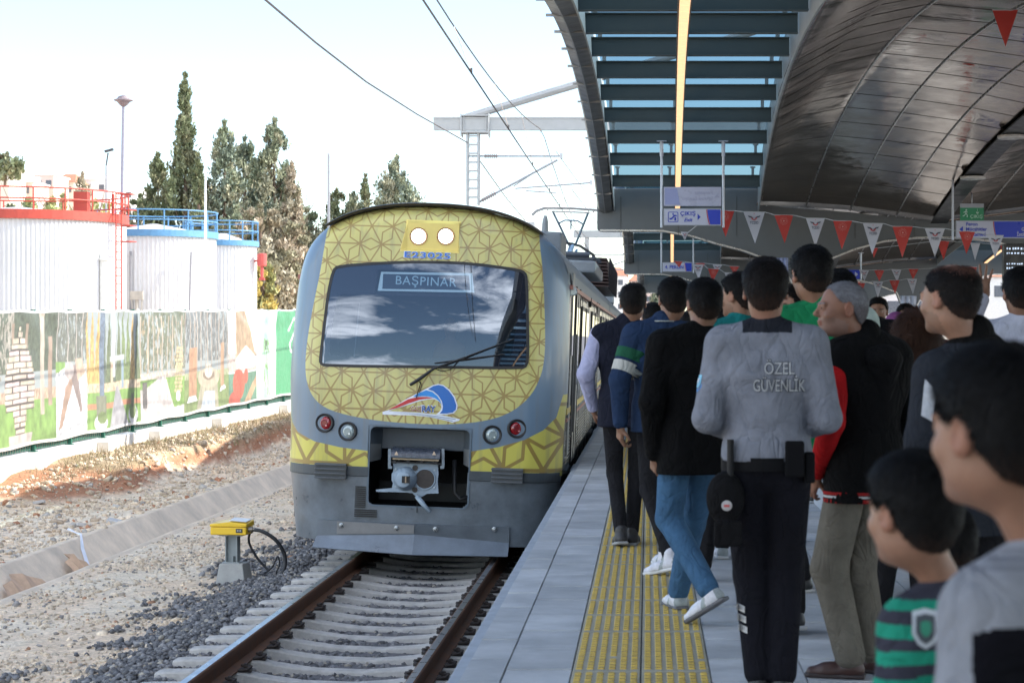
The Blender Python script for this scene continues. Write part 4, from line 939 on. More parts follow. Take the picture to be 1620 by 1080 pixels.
        for Xs in (3.2, 4.1, 5.03):
            b = B()
            for a, c in zip(yy[:-1], yy[1:]):
                za, zb = [ZC + float(v_end(Xs) + v_lift(Xs) * (1 - (q / 14.3) ** 2)) - .012 for q in (a, c)]; b.bar((mx(Xs), a, za), (mx(Xs), c, zb), .02, .018)
            b.make('vault_rib', M('rib_metal', (.42, .40, .38), .3, .9), r)
        b = B()
        for y in np.arange(-13.2, 13.5, 1.24):
            xe = float(np.clip(1.83 + .03 * y, 1.5, 2.3)); q = [xe, 2.1 if xe < 2.1 else xe + .01, 2.5, 3.2, 4.1, 5.0, 5.88]
            for a, c in zip(q[:-1], q[1:]):
                za, zb = [ZC + float(v_end(k) + v_lift(k) * (1 - (y / 14.3) ** 2)) - .002 for k in (a, c)]; b.bar((mx(a), y, za), (mx(c), y, zb), .006, .006)
        b.make('panel_joint', M('joint_dark', (.06, .05, .045), .5), r)
    # ridge dark band with downlights
    b = B()
    for a, c in zip(yy[:-1], yy[1:]):
        za, zb = [ZC + float(v_end(5.9) + v_lift(5.9) * (1 - (q / 14.3) ** 2)) - .03 for q in (a, c)]; b.bar((5.9, a, za), (5.9, c, zb), .34, .03)
    b.make('ridge_channel', M('ridge_black', (.02, .02, .02), .5), r)
    for y in (-9, -4, 1, 5.5, 9.5):
        z = ZC + float(v_end(5.9) + v_lift(5.9) * (1 - (y / 14.3) ** 2)) - .05; b = B(); b.lathe([(.22, -.05), (.24, -.03), (.24, .0), (.1, .02)], (5.9, y, z), n=20); b.make('downlight', M('lamp_glass', (.55, .52, .48), .2), r)
    # end frame with its arched lower edge and two columns
    low = [(-1.03, 2.42), (-1.03, 2.24), (-.97, 2.20), (.3, 2.19), (.9, 2.08), (1.35, 1.94), (1.9, 1.80), (2.4, 1.62), (2.75, 1.42), (2.98, 1.05), (3.02, .6), (3.02, -1.42), (3.42, -1.42), (3.42, 1.1), (3.6, 1.58), (4.2, 1.82), (4.8, 1.98), (5.45, 2.05), (5.9, 2.06)]
    low = low + [(11.8 - x, z) for x, z in low[::-1][1:]]
    top = [(12.83, 3.05), (9.5, 3.1), (9.6, 2.72), (7.7, 2.58), (5.9, 2.36), (4.1, 2.58), (2.2, 2.72), (2.3, 3.1), (-1.03, 3.05)]
    b = B(); P_ = [(x, ZC + z) for x, z in low + top]
    # triangulated prism
    from mathutils.geometry import tessellate_polygon
    tri = tessellate_polygon([[Vector((x, 0, z)) for x, z in P_]]); n = len(P_)
    for yc in (13.92,):
        v = [(x, yc - .0, z) for x, z in P_] + [(x, yc + .42, z) for x, z in P_]
        b.add(v, [tuple(t) for t in tri] + [tuple(n + q for q in t[::-1]) for t in tri] + [(i, (i + 1) % n, n + (i + 1) % n, n + i) for i in range(n)])
    b.make('end_frame', fm, r)
    b = B(); lowp = [(x, z) for x, z in low if z > 0.9]
    for (a, c) in zip(low[:-1], low[1:]):
        if a[1] > .5 and c[1] > .5 and abs(a[0] - c[0]) > .1: b.bar((a[0], 13.90, ZC + a[1] + .012), (c[0], 13.90, ZC + c[1] + .012), .03, .035)
    b.make('edge_trim', M('trim_bright', (.55, .52, .48), .3, .8), r)
    b = B()
    for x in (-.55, .62, 1.8): b.box((x, 13.915, ZC + 2.5), (.008, .014, .8))
    for x in (4.2, 5.4, 6.6): b.box((x, 13.915, ZC + 2.2), (.008, .014, .3))
    b.make('panel_seam', MATS['joint_dark'], r)
    for dy, lb in ((28, 'second canopy section farther along the platform, seen below the arch of the nearest one'), (-28, 'canopy section above and behind the viewpoint'), (56, 'third and farthest canopy section down the platform'), (-55.7, 'unseen canopy section added far behind the viewpoint to deepen the shade')):  # last section is never in view, added to darken the near platform
        c = copy_tree(r); c['label'] = lb; c.location = (.22 if dy == 28 else (.5 if dy == 56 else 0), 28 + dy + (.25 if dy < 0 else 0), 0)
        if dy < 0:
            for k in kids(c):
                if k.name.split('.')[0] in ('end_frame', 'edge_trim', 'panel_seam'): bpy.data.objects.remove(k)
def vault_mat():
    if 'vault_steel' in MATS: return MATS['vault_steel']
    m = M('vault_steel', (.215, .15, .105), .15, 1.0, var=.22, scale=1.1); n = m.node_tree.nodes; l = m.node_tree.links; b = n['Principled BSDF']
    t = n.new('ShaderNodeTexCoord'); mp_ = n.new('ShaderNodeMapping'); mp_.inputs['Scale'].default_value = (1.1, .55, .3); l.new(t.outputs['Object'], mp_.inputs[0])
    a = n.new('ShaderNodeTexNoise'); a.inputs['Scale'].default_value = 1.6; a.inputs['Detail'].default_value = 3; l.new(mp_.outputs[0], a.inputs['Vector'])
    u = n.new('ShaderNodeBump'); u.inputs['Distance'].default_value = .014; u.inputs['Strength'].default_value = .8; l.new(a.outputs['Fac'], u.inputs['Height']); l.new(u.outputs[0], b.inputs['Normal'])
    return m
canopy()
# ================================================================== electric multiple unit train
TD = 22.4
TXT = -2.49
train = empty('commuter_train', (TXT, TD, RAILZ), 'yellow and blue grey electric commuter train with golden star pattern, standing at the platform', 'train', rot=(0, TILT, 0))
def T(px, py, d=TD + .15):
    x = (px - 1025) * d / F - TXT; z = CAMZ + (537 - py) * d / F - RAILZ
    return (x * math.cos(TILT) - z * math.sin(TILT), x * math.sin(TILT) + z * math.cos(TILT))
def TP(pts): return [T(*p) for p in pts]
HW = 1.505
def ztop(x):
    t = np.clip(np.abs(np.asarray(x, float)) / HW, 0, 1); return 2.95 + .90 * np.maximum(1 - t ** 2.35, 0) ** (1 / 2.35)
def halfw(z): return HW + .03 * smooth(1.2, 2.0, z) * (1 - smooth(2.0, 3.2, z)) - .02 * smooth(1.0, .2, z)
def nose(x, z):
    """depth (local y) of the front skin"""
    x = np.asarray(x, float); z = np.asarray(z, float)
    dx = np.clip(HW + .012 - np.abs(x), 0, None); dz = np.clip(ztop(np.clip(np.abs(x), 0, HW)) - z, 0, None)
    Rx, Rz = .42, .32
    a = np.clip(1 - dx / Rx, 0, 1); c = np.clip(1 - dz / Rz, 0, 1)
    return .07 * (x / HW) ** 2 + Rx * (1 - np.sqrt(1 - a * a * .998)) * 1.15 + Rz * (1 - np.sqrt(1 - c * c * .998)) * .9 + .20 * smooth(1.3, 3.9, z) * np.clip(z - 1.3, 0, 3) / 2.2
def poly_sd(X, Z, poly):
    """signed distance, negative inside"""
    poly = np.array(poly, float); d = np.full(X.shape, 1e9); ins = np.zeros(X.shape, bool); n = len(poly)
    for i in range(n):
        a = poly[i]; b = poly[(i + 1) % n]; e = b - a; wx, wz = X - a[0], Z - a[1]
        t = np.clip((wx * e[0] + wz * e[1]) / max(e @ e, 1e-12), 0, 1); d = np.minimum(d, (wx - e[0] * t) ** 2 + (wz - e[1] * t) ** 2)
        c = ((a[1] > Z) != (b[1] > Z)) & (X < (b[0] - a[0]) * (Z - a[1]) / ((b[1] - a[1]) or 1e-9) + a[0]); ins ^= c
    return np.where(ins, -1, 1) * np.sqrt(d)
def smooth_poly(p, it=2):
    for _ in range(it):
        q = []
        for i in range(len(p)):
            a, b = p[i], p[(i + 1) % len(p)]; q += [(a[0] * .75 + b[0] * .25, a[1] * .75 + b[1] * .25), (a[0] * .25 + b[0] * .75, a[1] * .25 + b[1] * .75)]
        p = q
    return p
def rrect(x0, x1, z0, z1, r, n=5):
    o = []
    for cx, cz, a in ((x1 - r, z0 + r, -90), (x1 - r, z1 - r, 0), (x0 + r, z1 - r, 90), (x0 + r, z0 + r, 180)):
        o += [(cx + r * math.cos(R(a + 90 * i / n)), cz + r * math.sin(R(a + 90 * i / n))) for i in range(n + 1)]
    return o
YEL = smooth_poly(TP([(512, 300), (514, 372), (506, 430), (494, 490), (485, 545), (483, 590), (492, 622), (515, 645), (560, 658), (620, 667), (700, 671), (760, 667), (805, 655), (838, 630), (856, 598), (863, 560), (862, 500), (859, 430), (852, 380), (846, 300)]), 2)
LOWL = TP([(430, 640), (448, 640), (458, 668), (470, 683), (500, 697), (540, 706), (586, 712), (586, 746), (430, 738)])
LOWR = TP([(930, 620), (890, 625), (880, 660), (860, 680), (830, 695), (790, 706), (744, 713), (744, 750), (930, 756)])
WIN = smooth_poly(TP([(517, 578), (509, 574), (509, 566), (514, 520), (520, 462), (527, 428), (534, 421), (600, 416), (676, 414), (750, 417), (820, 427), (830, 431), (833, 440), (835, 500), (836, 560), (834, 578), (826, 582), (700, 580)]), 1)
x0, zt_ = T(588, 674); x1, zt2_ = T(747, 676); _, zb_ = T(660, 800)
POCK = rrect(x0, x1, zb_, (zt_ + zt2_) / 2, .07)
BX0, BX1 = T(637, 372)[0], T(727, 372)[0]; BZ0, BZ1 = T(680, 398)[1], T(680, 349)[1]
LBOX = [(BX0 - .02, BZ0), (BX1, BZ0), (BX1, BZ1), (BX0 + .03, BZ1)]
def seg_pattern(X, Z, a, ox=0, oz=0):
    """golden line pattern: triangular grid of star centres joined by spokes and lozenges; returns distance to the nearest line"""
    hh = a * .845; D = np.full(X.shape, 1.0)
    S_ = []
    i0, i1 = int((X.min() - ox) / a) - 2, int((X.max() - ox) / a) + 3; j0, j1 = int((Z.min() - oz) / hh) - 2, int((Z.max() - oz) / hh) + 3
    node = lambda i, j: np.array([ox + (i + .5 * (j % 2)) * a, oz + j * hh])
    colr = lambda i, j: (i + (0 if j % 2 == 0 else 2) + 0 * j) % 3
    for j in range(j0, j1):
        for i in range(i0, i1):
            p = node(i, j); ev = j % 2 == 0
            for (i2, j2) in ((i + 1, j), (i + (0 if ev else 1), j + 1), (i + (-1 if ev else 0), j + 1)):
                q = node(i2, j2); ca, cb = colr(i, j), colr(i2, j2)
                if ca == 0 or cb == 0: S_.append((p, q, 1.0))
                else:
                    m = (p + q) / 2; e = q - p; n_ = np.array([-e[1], e[0]]) * .27
                    for s in (-1, 1): S_.append((p, m + n_ * s, .9)); S_.append((m + n_ * s, q, .9))
    for p, q, w in S_:
        lo = np.minimum(p, q) - .05; hi = np.maximum(p, q) + .05; k = (X > lo[0]) & (X < hi[0]) & (Z > lo[1]) & (Z < hi[1])
        if not k.any(): continue
        e = q - p; wx, wz = X[k] - p[0], Z[k] - p[1]; t = np.clip((wx * e[0] + wz * e[1]) / (e @ e), 0, 1)
        D[k] = np.minimum(D[k], np.sqrt((wx - e[0] * t) ** 2 + (wz - e[1] * t) ** 2) / w)
    return D
def livery_mat():
    m = bpy.data.materials.new('livery'); m.use_nodes = True; n = m.node_tree.nodes; l = m.node_tree.links; b = n['Principled BSDF']
    def attr(nm): a = n.new('ShaderNodeAttribute'); a.attribute_name = nm; return a.outputs['Fac']
    def step(s, w=.0025): x = n.new('ShaderNodeMapRange'); x.inputs['From Min'].default_value = w; x.inputs['From Max'].default_value = -w; l.new(s, x.inputs['Value']); return x.outputs[0]
    def mix(f, a, b_):
        x = n.new('ShaderNodeMixRGB'); l.new(f, x.inputs[0])
        for i, c in ((1, a), (2, b_)):
            if isinstance(c, tuple): x.inputs[i].default_value = (*c, 1)
            else: l.new(c, x.inputs[i])
        return x.outputs[0]
    t = n.new('ShaderNodeTexCoord'); nz_ = n.new('ShaderNodeTexNoise'); nz_.inputs['Scale'].default_value = 2.2; nz_.inputs['Detail'].default_value = 8; l.new(t.outputs['Object'], nz_.inputs[0])
    blue = mix(nz_.outputs['Fac'], (.105, .165, .235), (.14, .205, .275)); yel = mix(nz_.outputs['Fac'], (.47, .43, .135), (.54, .50, .185))
    y = mix(step(attr('pat')), yel, (.30, .21, .062)); y2 = mix(step(attr('pat2')), (.54, .49, .085), (.27, .185, .04))
    c = mix(step(attr('yel')), blue, y); c = mix(step(attr('low')), c, y2)
    mpp = n.new('ShaderNodeMapping'); mpp.inputs['Scale'].default_value = (9, 9, .9); l.new(t.outputs['Object'], mpp.inputs[0]); dn = n.new('ShaderNodeTexNoise'); dn.inputs['Scale'].default_value = 1.5; dn.inputs['Detail'].default_value = 7; l.new(mpp.outputs[0], dn.inputs[0])
    dr = n.new('ShaderNodeMapRange'); dr.inputs['From Min'].default_value = .5; dr.inputs['From Max'].default_value = .8; dr.inputs['To Max'].default_value = .5; l.new(dn.outputs['Fac'], dr.inputs['Value']); c = mix(dr.outputs[0], c, (.16, .15, .12))
    l.new(c, b.inputs['Base Color']); b.inputs['Roughness'].default_value = .3; b.inputs['Coat Weight'].default_value = .2; b.inputs['Coat Roughness'].default_value = .08; return m
def front():
    nu, nv = 420, 440; u = np.linspace(-1, 1, nu); v = np.linspace(0, 1, nv)
    sx = np.sin(u * math.pi / 2) * .55 + u * .45; sx = np.sign(u) * (1 - (1 - np.abs(u)) ** 1.6) * .6 + u * .4
    sv = 1 - (1 - v) ** 1.5
    zb = .93
    U, Vv = np.meshgrid(sx, sv, indexing='ij')
    ZT = ztop(U * HW); Z = zb + (ZT - zb) * Vv; X = U * halfw(Z); Y = nose(U * HW, Z)
    yel = poly_sd(X, Z, YEL); low = np.minimum(poly_sd(X, Z, LOWL), poly_sd(X, Z, LOWR))
    pat = seg_pattern(X, Z, .236, .035, 1.6) - .0078 - .0025 * smooth(2.2, 1.4, Z) ; pat2 = seg_pattern(X, Z, .43, .02, 1.0) - .021
    win = poly_sd(X, Z, WIN); pk = poly_sd(X, Z, POCK); lb = poly_sd(X, Z, LBOX)
    i = np.arange(nu * nv).reshape(nu, nv); f = np.stack([i[:-1, :-1], i[1:, :-1], i[1:, 1:], i[:-1, 1:]], -1).reshape(-1, 4)
    hole = (win < -.03) | (pk < 0) | (lb < 0); hf = hole.reshape(-1)[f].all(1); f = f[~hf]
    # snap the pocket and lamp recess rims: small frames cover the stepped edges
    o = mesh_obj('front_shell', np.stack([X, Y, Z], -1).reshape(-1, 3), f, livery_mat(), train, smooth=True, attrs={'yel': yel.ravel(), 'low': low.ravel(), 'pat': pat.ravel(), 'pat2': pat2.ravel()})
    return o
front()
DK = M('train_dark', (.035, .04, .045), .5, var=.15); GR = M('train_grey', (.13, .155, .18), .42, var=.22, scale=3, spec=.5); BLK = M('rubber_black', (.012, .012, .013), .5); STL = M('coupler_paint', (.30, .38, .46), .4, var=.12, scale=9)
YL = M('lamp_box_yellow', (.72, .58, .17), .4, var=.05); PBL = M('train_blue', (.175, .25, .325), .3, var=.08, coat=.3)
def frame_strip(name, poly, wid, depth, mat, off=-.004, par=train):
    """a bead following a closed outline on the curved front"""
    b = B(); n = len(poly); c = [sum(p[0] for p in poly) / n, sum(p[1] for p in poly) / n]; v = []
    for i, (x, z) in enumerate(poly):
        a = poly[i - 1]; d = poly[(i + 1) % n]; tx, tz = d[0] - a[0], d[1] - a[1]; L_ = math.hypot(tx, tz) or 1; nx, nz_ = tz / L_, -tx / L_
        for s, dd in ((-.5, depth), (-.5, off), (.5, off), (.5, depth)): xx, zz = x + nx * wid * s, z + nz_ * wid * s; v.append((xx, float(nose(xx, zz)) + dd, zz))
    f = [(i * 4 + j, i * 4 + j + 1, ((i + 1) % n) * 4 + j + 1, ((i + 1) % n) * 4 + j) for i in range(n) for j in range(3)]
    return b.add(v, f).make(name, mat, par)
def windscreen():
    # glass patch: grid clipped by the outline, with a dark printed border
    xs = np.linspace(min(p[0] for p in WIN), max(p[0] for p in WIN), 190); zs = np.linspace(min(p[1] for p in WIN), max(p[1] for p in WIN), 110)
    X, Z = np.meshgrid(xs, zs, indexing='ij'); sd_ = poly_sd(X, Z, WIN); i = np.arange(X.size).reshape(X.shape)
    f = np.stack([i[:-1, :-1], i[1:, :-1], i[1:, 1:], i[:-1, 1:]], -1).reshape(-1, 4); f = f[(sd_.reshape(-1)[f] < -.0).all(1)]
    Y = nose(X, Z) - .008 
    inner = smooth_poly(TP([(524, 566), (524, 540), (534, 468), (540, 465), (815, 472), (820, 478), (812, 556), (806, 566)]), 1); fr = -poly_sd(X, Z, inner)
    sgn = poly_sd(X, Z, TP([(601, 429), (749, 432), (750, 463), (598, 460)])); fr = np.maximum(-np.minimum(poly_sd(X, Z, inner), 9), -9)
    m = bpy.data.materials.new('windscreen_glass'); m.use_nodes = True; n = m.node_tree.nodes; l = m.node_tree.links; n.remove(n['Principled BSDF'])
    tr = n.new('ShaderNodeBsdfTransparent'); tr.inputs[0].default_value = (.42, .50, .58, 1); df = n.new('ShaderNodeBsdfDiffuse'); df.inputs[0].default_value = (.014, .017, .026, 1)
    at = n.new('ShaderNodeAttribute'); at.attribute_name = 'frit'; st = n.new('ShaderNodeMapRange'); st.inputs['From Min'].default_value = -.012; st.inputs['From Max'].default_value = .012; l.new(at.outputs['Fac'], st.inputs['Value'])
    mx1 = n.new('ShaderNodeMixShader'); l.new(st.outputs[0], mx1.inputs[0]); l.new(df.outputs[0], mx1.inputs[1]); l.new(tr.outputs[0], mx1.inputs[2])
    gl = n.new('ShaderNodeBsdfGlossy'); gl.inputs['Roughness'].default_value = .01; gl.inputs[0].default_value = (.80, .88, 1, 1)
    fn = n.new('ShaderNodeFresnel'); fn.inputs[0].default_value = 2.05; mx2 = n.new('ShaderNodeMixShader'); l.new(fn.outputs[0], mx2.inputs[0]); l.new(mx1.outputs[0], mx2.inputs[1]); l.new(gl.outputs[0], mx2.inputs[2]); l.new(mx2.outputs[0], n['Material Output'].inputs[0])
    g_in = np.minimum(poly_sd(X, Z, inner), sgn - .02)
    w = mesh_obj('windscreen', np.stack([X, Y, Z], -1).reshape(-1, 3), f, m, train, smooth=True, attrs={'frit': (-g_in).ravel()})
    frame_strip('windscreen_seal', WIN, .030, .03, BLK, -.014)
    # cab interior
    b = B(); x0_, x1_ = -1.18, 1.12; z0_, z1_ = 1.92, 3.15
    b.add([(x0_, .28, z0_), (x1_, .28, z0_), (x1_, 1.5, z0_), (x0_, 1.5, z0_), (x0_, .5, z1_), (x1_, .5, z1_), (x1_, 1.5, z1_), (x0_, 1.5, z1_)], [(0, 3, 2, 1), (4, 5, 6, 7), (1, 2, 6, 5), (2, 3, 7, 6), (3, 0, 4, 7)])
    b.make('cab_interior', M('cab_wall', (.16, .20, .24), .7), train)
    b = B(); b.box((-.1, 1.48, 2.5), (.8, .02, 1.1)); b.make('cab_door', M('cab_door_m', (.10, .13, .17), .6), train)
    b = B(); b.box((-.2, .62, 1.99), (1.9, .45, .12)); b.box((.25, .75, 2.1), (.5, .2, .14)); b.make('driver_desk', M('desk', (.08, .09, .10), .5), train)
    # destination display, a box standing behind the glass
    q = TP([(606, 433), (742, 436), (744, 459), (605, 457)]); o_ = TP([(603, 430), (747, 432), (751, 463), (598, 460)])
    yv = lambda p, d: (p[0], float(nose(p[0], p[1])) + d, p[1])
    b = B(); b.add([yv(p, .012) for p in o_] + [yv(p, .03) for p in q], [(0, 1, 5, 4), (1, 2, 6, 5), (2, 3, 7, 6), (3, 0, 4, 7)])
    sg = b.make('destination_display', M('display_frame', (.62, .72, .76), .5, emit=.16, ecol=(.7, .9, 1)), train); b = B(); b.add([yv(p, .03) for p in q], [(3, 2, 1, 0)]); b.make('screen', M('display_screen', (.035, .05, .08), .4, emit=.012, ecol=(.5, .7, .9)), sg)  # frame is given a glow so it stays bright behind the tinted glass
    cx, cz = (q[0][0] + q[1][0]) / 2, (q[0][1] + q[2][1]) / 2
    t_ = text('display_text', 'BAŞPINAR', M('display_letters', (.30, .42, .50), .5, emit=.16, ecol=(.55, .80, .95)), sg, (cx, .024, cz + .002), .135, width=.66, fn=lambda x, z: float(nose(x, z)), space=1.08)
    # driver
    b = B(); s = SDF((-.35, .75, 1.9), (.6, 1.3, 2.75), .014); s.cone((.16, 1.0, 1.95), (.16, 1.0, 2.25), .17, .14, .04, fx=1.3); s.ell((.16, .98, 2.52), (.075, .092, .115), .02); s.cone((.16, 1.0, 2.3), (.16, .99, 2.45), .05, .05, .03); s.ell((.16, .885, 2.50), (.014, .02, .02), .02)
    d_ = s.mesh('person', M('driver_skin', (.38, .22, .15), .6), None); d_.location = train.matrix_basis @ Vector((0, 0, 0)); d_.rotation_euler = train.rotation_euler
    tag(d_, 'train driver dimly visible behind the windscreen, wearing dark sunglasses', 'person')
    b = B(); b.box((.12, .887, 2.53), (.05, .02, .028)); b.box((.20, .887, 2.53), (.05, .02, .028)); b.box((.16, .885, 2.54), (.14, .01, .008)); b.make('sunglasses', BLK, d_)
    # blinds rods inside and a mirror camera
    b = B(); b.tube([(x0_ + .17 + .16, .42, 2.0), (x0_ + .2 + .16, .55, 2.75)], .006, 5); b.make('blind_rod', M('rod_white', (.6, .65, .7), .4), train)
    b = B(); b.tube([(x1_ - .17, .42, 2.02), (x1_ - .18, .52, 2.6)], .006, 5); b.make('blind_rod', MATS['rod_white'], train)
windscreen()
def lights():
    # recessed roof headlamp box
    b = B(); y = lambda x, z, d: float(nose(x, z)) + d
    o_ = [(BX0 - .02, BZ0), (BX1, BZ0), (BX1, BZ1), (BX0 + .03, BZ1)]; yb = float(nose(0, BZ0)) + .03; i_ = [(BX0 + .05, BZ0 + .02), (BX1 - .01, BZ0 + .02), (BX1 - .01, BZ1 - .025), (BX0 + .05, BZ1 - .025)]
    b.add([(p[0], y(p[0], p[1], -.006), p[1]) for p in o_] + [(p[0], yb, p[1]) for p in i_], [(0, 1, 5, 4), (1, 2, 6, 5), (2, 3, 7, 6), (3, 0, 4, 7), (4, 5, 6, 7)])
    bx = b.make('headlamp_box', YL, train); frame_strip('recess_rim', o_, .016, .02, YL, -.008)
    for px in (661.5, 704.5):
        x, z = T(px, 373.5); q = empty('headlight', (x, yb, z)); q.parent = train
        b = B(); b.lathe([(.078, -.004), (.095, -.012), (.098, .0), (.098, .03), (.082, .03)], (0, 0, 0), 'Y', 28); b.make('rim', M('lamp_rim', (.35, .20, .12), .35, .5), q, auto=40)
        b = B(); b.lathe([(.001, -.012), (.05, -.010), (.082, -.004), (.084, .02)], (0, 0, 0), 'Y', 28); b.make('lens', M('lamp_lit', (1, .95, .8), .3, var=0, emit=3.2, ecol=(1, .86, .62)), q, smooth=True)
    x, z = T(676, 407); z += .018; fn = lambda x, z: float(nose(x, z))
    text('number_outline', 'E23025', M('decal_white', (.75, .78, .85), .4, var=.02), train, (x, -.018, z), .092, width=.515, fn=fn, offset=.045, space=1.1)
    text('number', 'E23025', M('decal_blue', (.05, .17, .55), .4, var=.02), train, (x, -.024, z), .09, width=.50, fn=fn, offset=.022, space=1.1)
    for (px, py, c, lb) in ((516.5, 668, 'red', 1), (553, 681, 'white', 0), (780, 686.5, 'white', 0), (818.5, 677, 'red', 1)):
        x, z = T(px, py); yy = fn(x, z); q = empty('tail_light' if lb else 'marker_light', (x, yy, z), rot=(0, 0, .25 * x)); q.parent = train
        b = B(); b.lathe([(.075, .03), (.078, -.012), (.096, -.022), (.104, -.018), (.105, .06)], (0, 0, 0), 'Y', 28); b.make('rim', BLK, q, auto=40)
        if lb: lm = M('lamp_red', (.30, .008, .012), .12, var=.3, scale=60, coat=1)
        else: lm = M('lamp_clear', (.42, .50, .50), .12, .2, var=.45, scale=90, coat=1)
        b = B(); b.lathe([(.001, -.016), (.04, -.013), (.07, .0), (.076, .02)], (0, 0, 0), 'Y', 24); b.make('lens', lm, q, smooth=True)
        b = B(); b.lathe([(.03, -.019), (.034, -.021), (.038, -.0175)], (0, 0, 0), 'Y', 18); b.make('inner_ring', M('ring_' + c, (.16, .006, .01) if lb else (.25, .3, .3), .2), q)
        b = B(); b.box((.024, -.0195, -.026), (.02, .004, .014)); b.make('reflex', M('reflex_' + c, (.6, .25, .25) if lb else (.8, .85, .8), .15), q)
lights()
def logo():
    g = lambda a, b: T(560 + a / 7.364, 590 + b / 7.364); fn = lambda x, z: float(nose(x, z))
    from mathutils.geometry import tessellate_polygon
    def patch(name, pts, mat, off, sm=0):
        p = [g(*q) for q in pts]; p = smooth_poly(p, sm) if sm else p
        tri = tessellate_polygon([[Vector((a, b, 0)) for a, b in p]]); return mesh_obj(name, [(a, fn(a, b) - off, b) for a, b in p], [tuple(t) for t in tri], mat, train)
    Wt, Bl, B2, Rd = MATS['decal_white'], M('logo_blue', (.012, .13, .46), .35, var=.03), M('logo_light_blue', (.02, .25, .68), .35, var=.03), M('logo_red', (.50, .025, .03), .35, var=.03)
    patch('logo_backing', [(395, 440), (640, 290), (740, 238), (850, 180), (940, 135), (1000, 122), (1060, 135), (1130, 190), (1190, 270), (1222, 370), (1215, 420), (1180, 462), (1090, 478), (1000, 478), (975, 472), (1020, 435), (1035, 400), (1030, 350), (1000, 320), (950, 300), (880, 302), (780, 322), (600, 380), (430, 430)], Wt, .005)
    patch('logo_red_sweep', [(412, 424), (655, 297), (740, 277), (800, 272), (870, 273), (945, 290), (870, 291), (780, 305), (640, 352), (520, 400)], Rd, .009)
    patch('logo_light_sweep', [(705, 270), (760, 232), (860, 195), (930, 215), (985, 260), (1020, 310), (1040, 370), (1010, 320), (960, 285), (880, 264), (800, 262), (745, 270)], B2, .009)
    patch('logo_dark_sweep', [(880, 185), (945, 145), (1000, 134), (1055, 147), (1120, 200), (1178, 280), (1207, 370), (1200, 420), (1165, 452), (1100, 464), (1015, 464), (1045, 430), (1052, 380), (1040, 320), (1000, 255), (940, 205)], Bl, .009)
    patch('logo_track', [(352, 445), (395, 432), (470, 438), (800, 455), (1050, 485), (1250, 530), (1235, 548), (1160, 570), (1120, 555), (900, 505), (700, 485), (355, 476)], Wt, .006)
    for a, b_ in (((480, 455), (1200, 528)), ((560, 466), (1165, 548))):
        n = 8; t1 = [(a[0] + (b_[0] - a[0]) * i / n, a[1] + (b_[1] - a[1]) * (i / n) ** 1.8) for i in range(n + 1)]
        patch('logo_rail_line', t1 + [(x, y + 1 + 7 * i / n) for i, (x, y) in enumerate(t1)][::-1], M('logo_grey', (.20, .27, .33), .4), .010)
    x, z = g(745, 413); x2, _ = g(885, 405)
    text('logo_text', 'GAZİ', Wt, train, (x, -.010, z + .002), .075, width=.116, fn=fn, offset=.012); text('logo_text', 'GAZİ', M('logo_darkred', (.30, .03, .06), .4), train, (x, -.013, z), .066, width=.112, fn=fn)
    text('logo_text', 'RAY', Wt, train, (x2, -.010, z + .004), .105, width=.158, fn=fn, offset=.04); text('logo_text', 'RAY', M('logo_navy', (.03, .10, .33), .4), train, (x2, -.013, z + .004), .088, width=.145, fn=fn, offset=.03)
logo()
def wiper():
    fn = lambda x, z: float(nose(x, z)); b = B(); L3 = lambda px, py, d: (T(px, py)[0], fn(*T(px, py)) - d, T(px, py)[1])
    b.tube([L3(652, 608, .05), L3(668, 598, .07), L3(690, 582, .08)], [.016, .02, .014], 8); b.tube([L3(690, 582, .08), L3(735, 566, .08), L3(790, 545, .06), L3(815, 536, .05)], [.014, .010, .008, .006], 6); b.make('wiper_arm', BLK, train)
    b = B(); b.tube([L3(690, 574, .045), L3(740, 568, .045), L3(800, 560, .045)], [.007, .013, .008], 6); b.tube([L3(735, 566, .08), L3(740, 567, .05)], .008, 5); b.make('wiper_blade', BLK, train)
    b = B(); b.tube([L3(665, 601, .05), L3(668, 606, .03), L3(664, 618, .02), L3(661, 629, .015)], .005, 5); b.tube([L3(668, 602, .05), L3(670, 610, .03), L3(666, 620, .02)], .004, 5); b.tube([L3(690, 582, .08), L3(702, 587, .03), L3(715, 584, .03), L3(728, 570, .05)], .005, 5); b.make('washer_hose', BLK, train)
wiper()
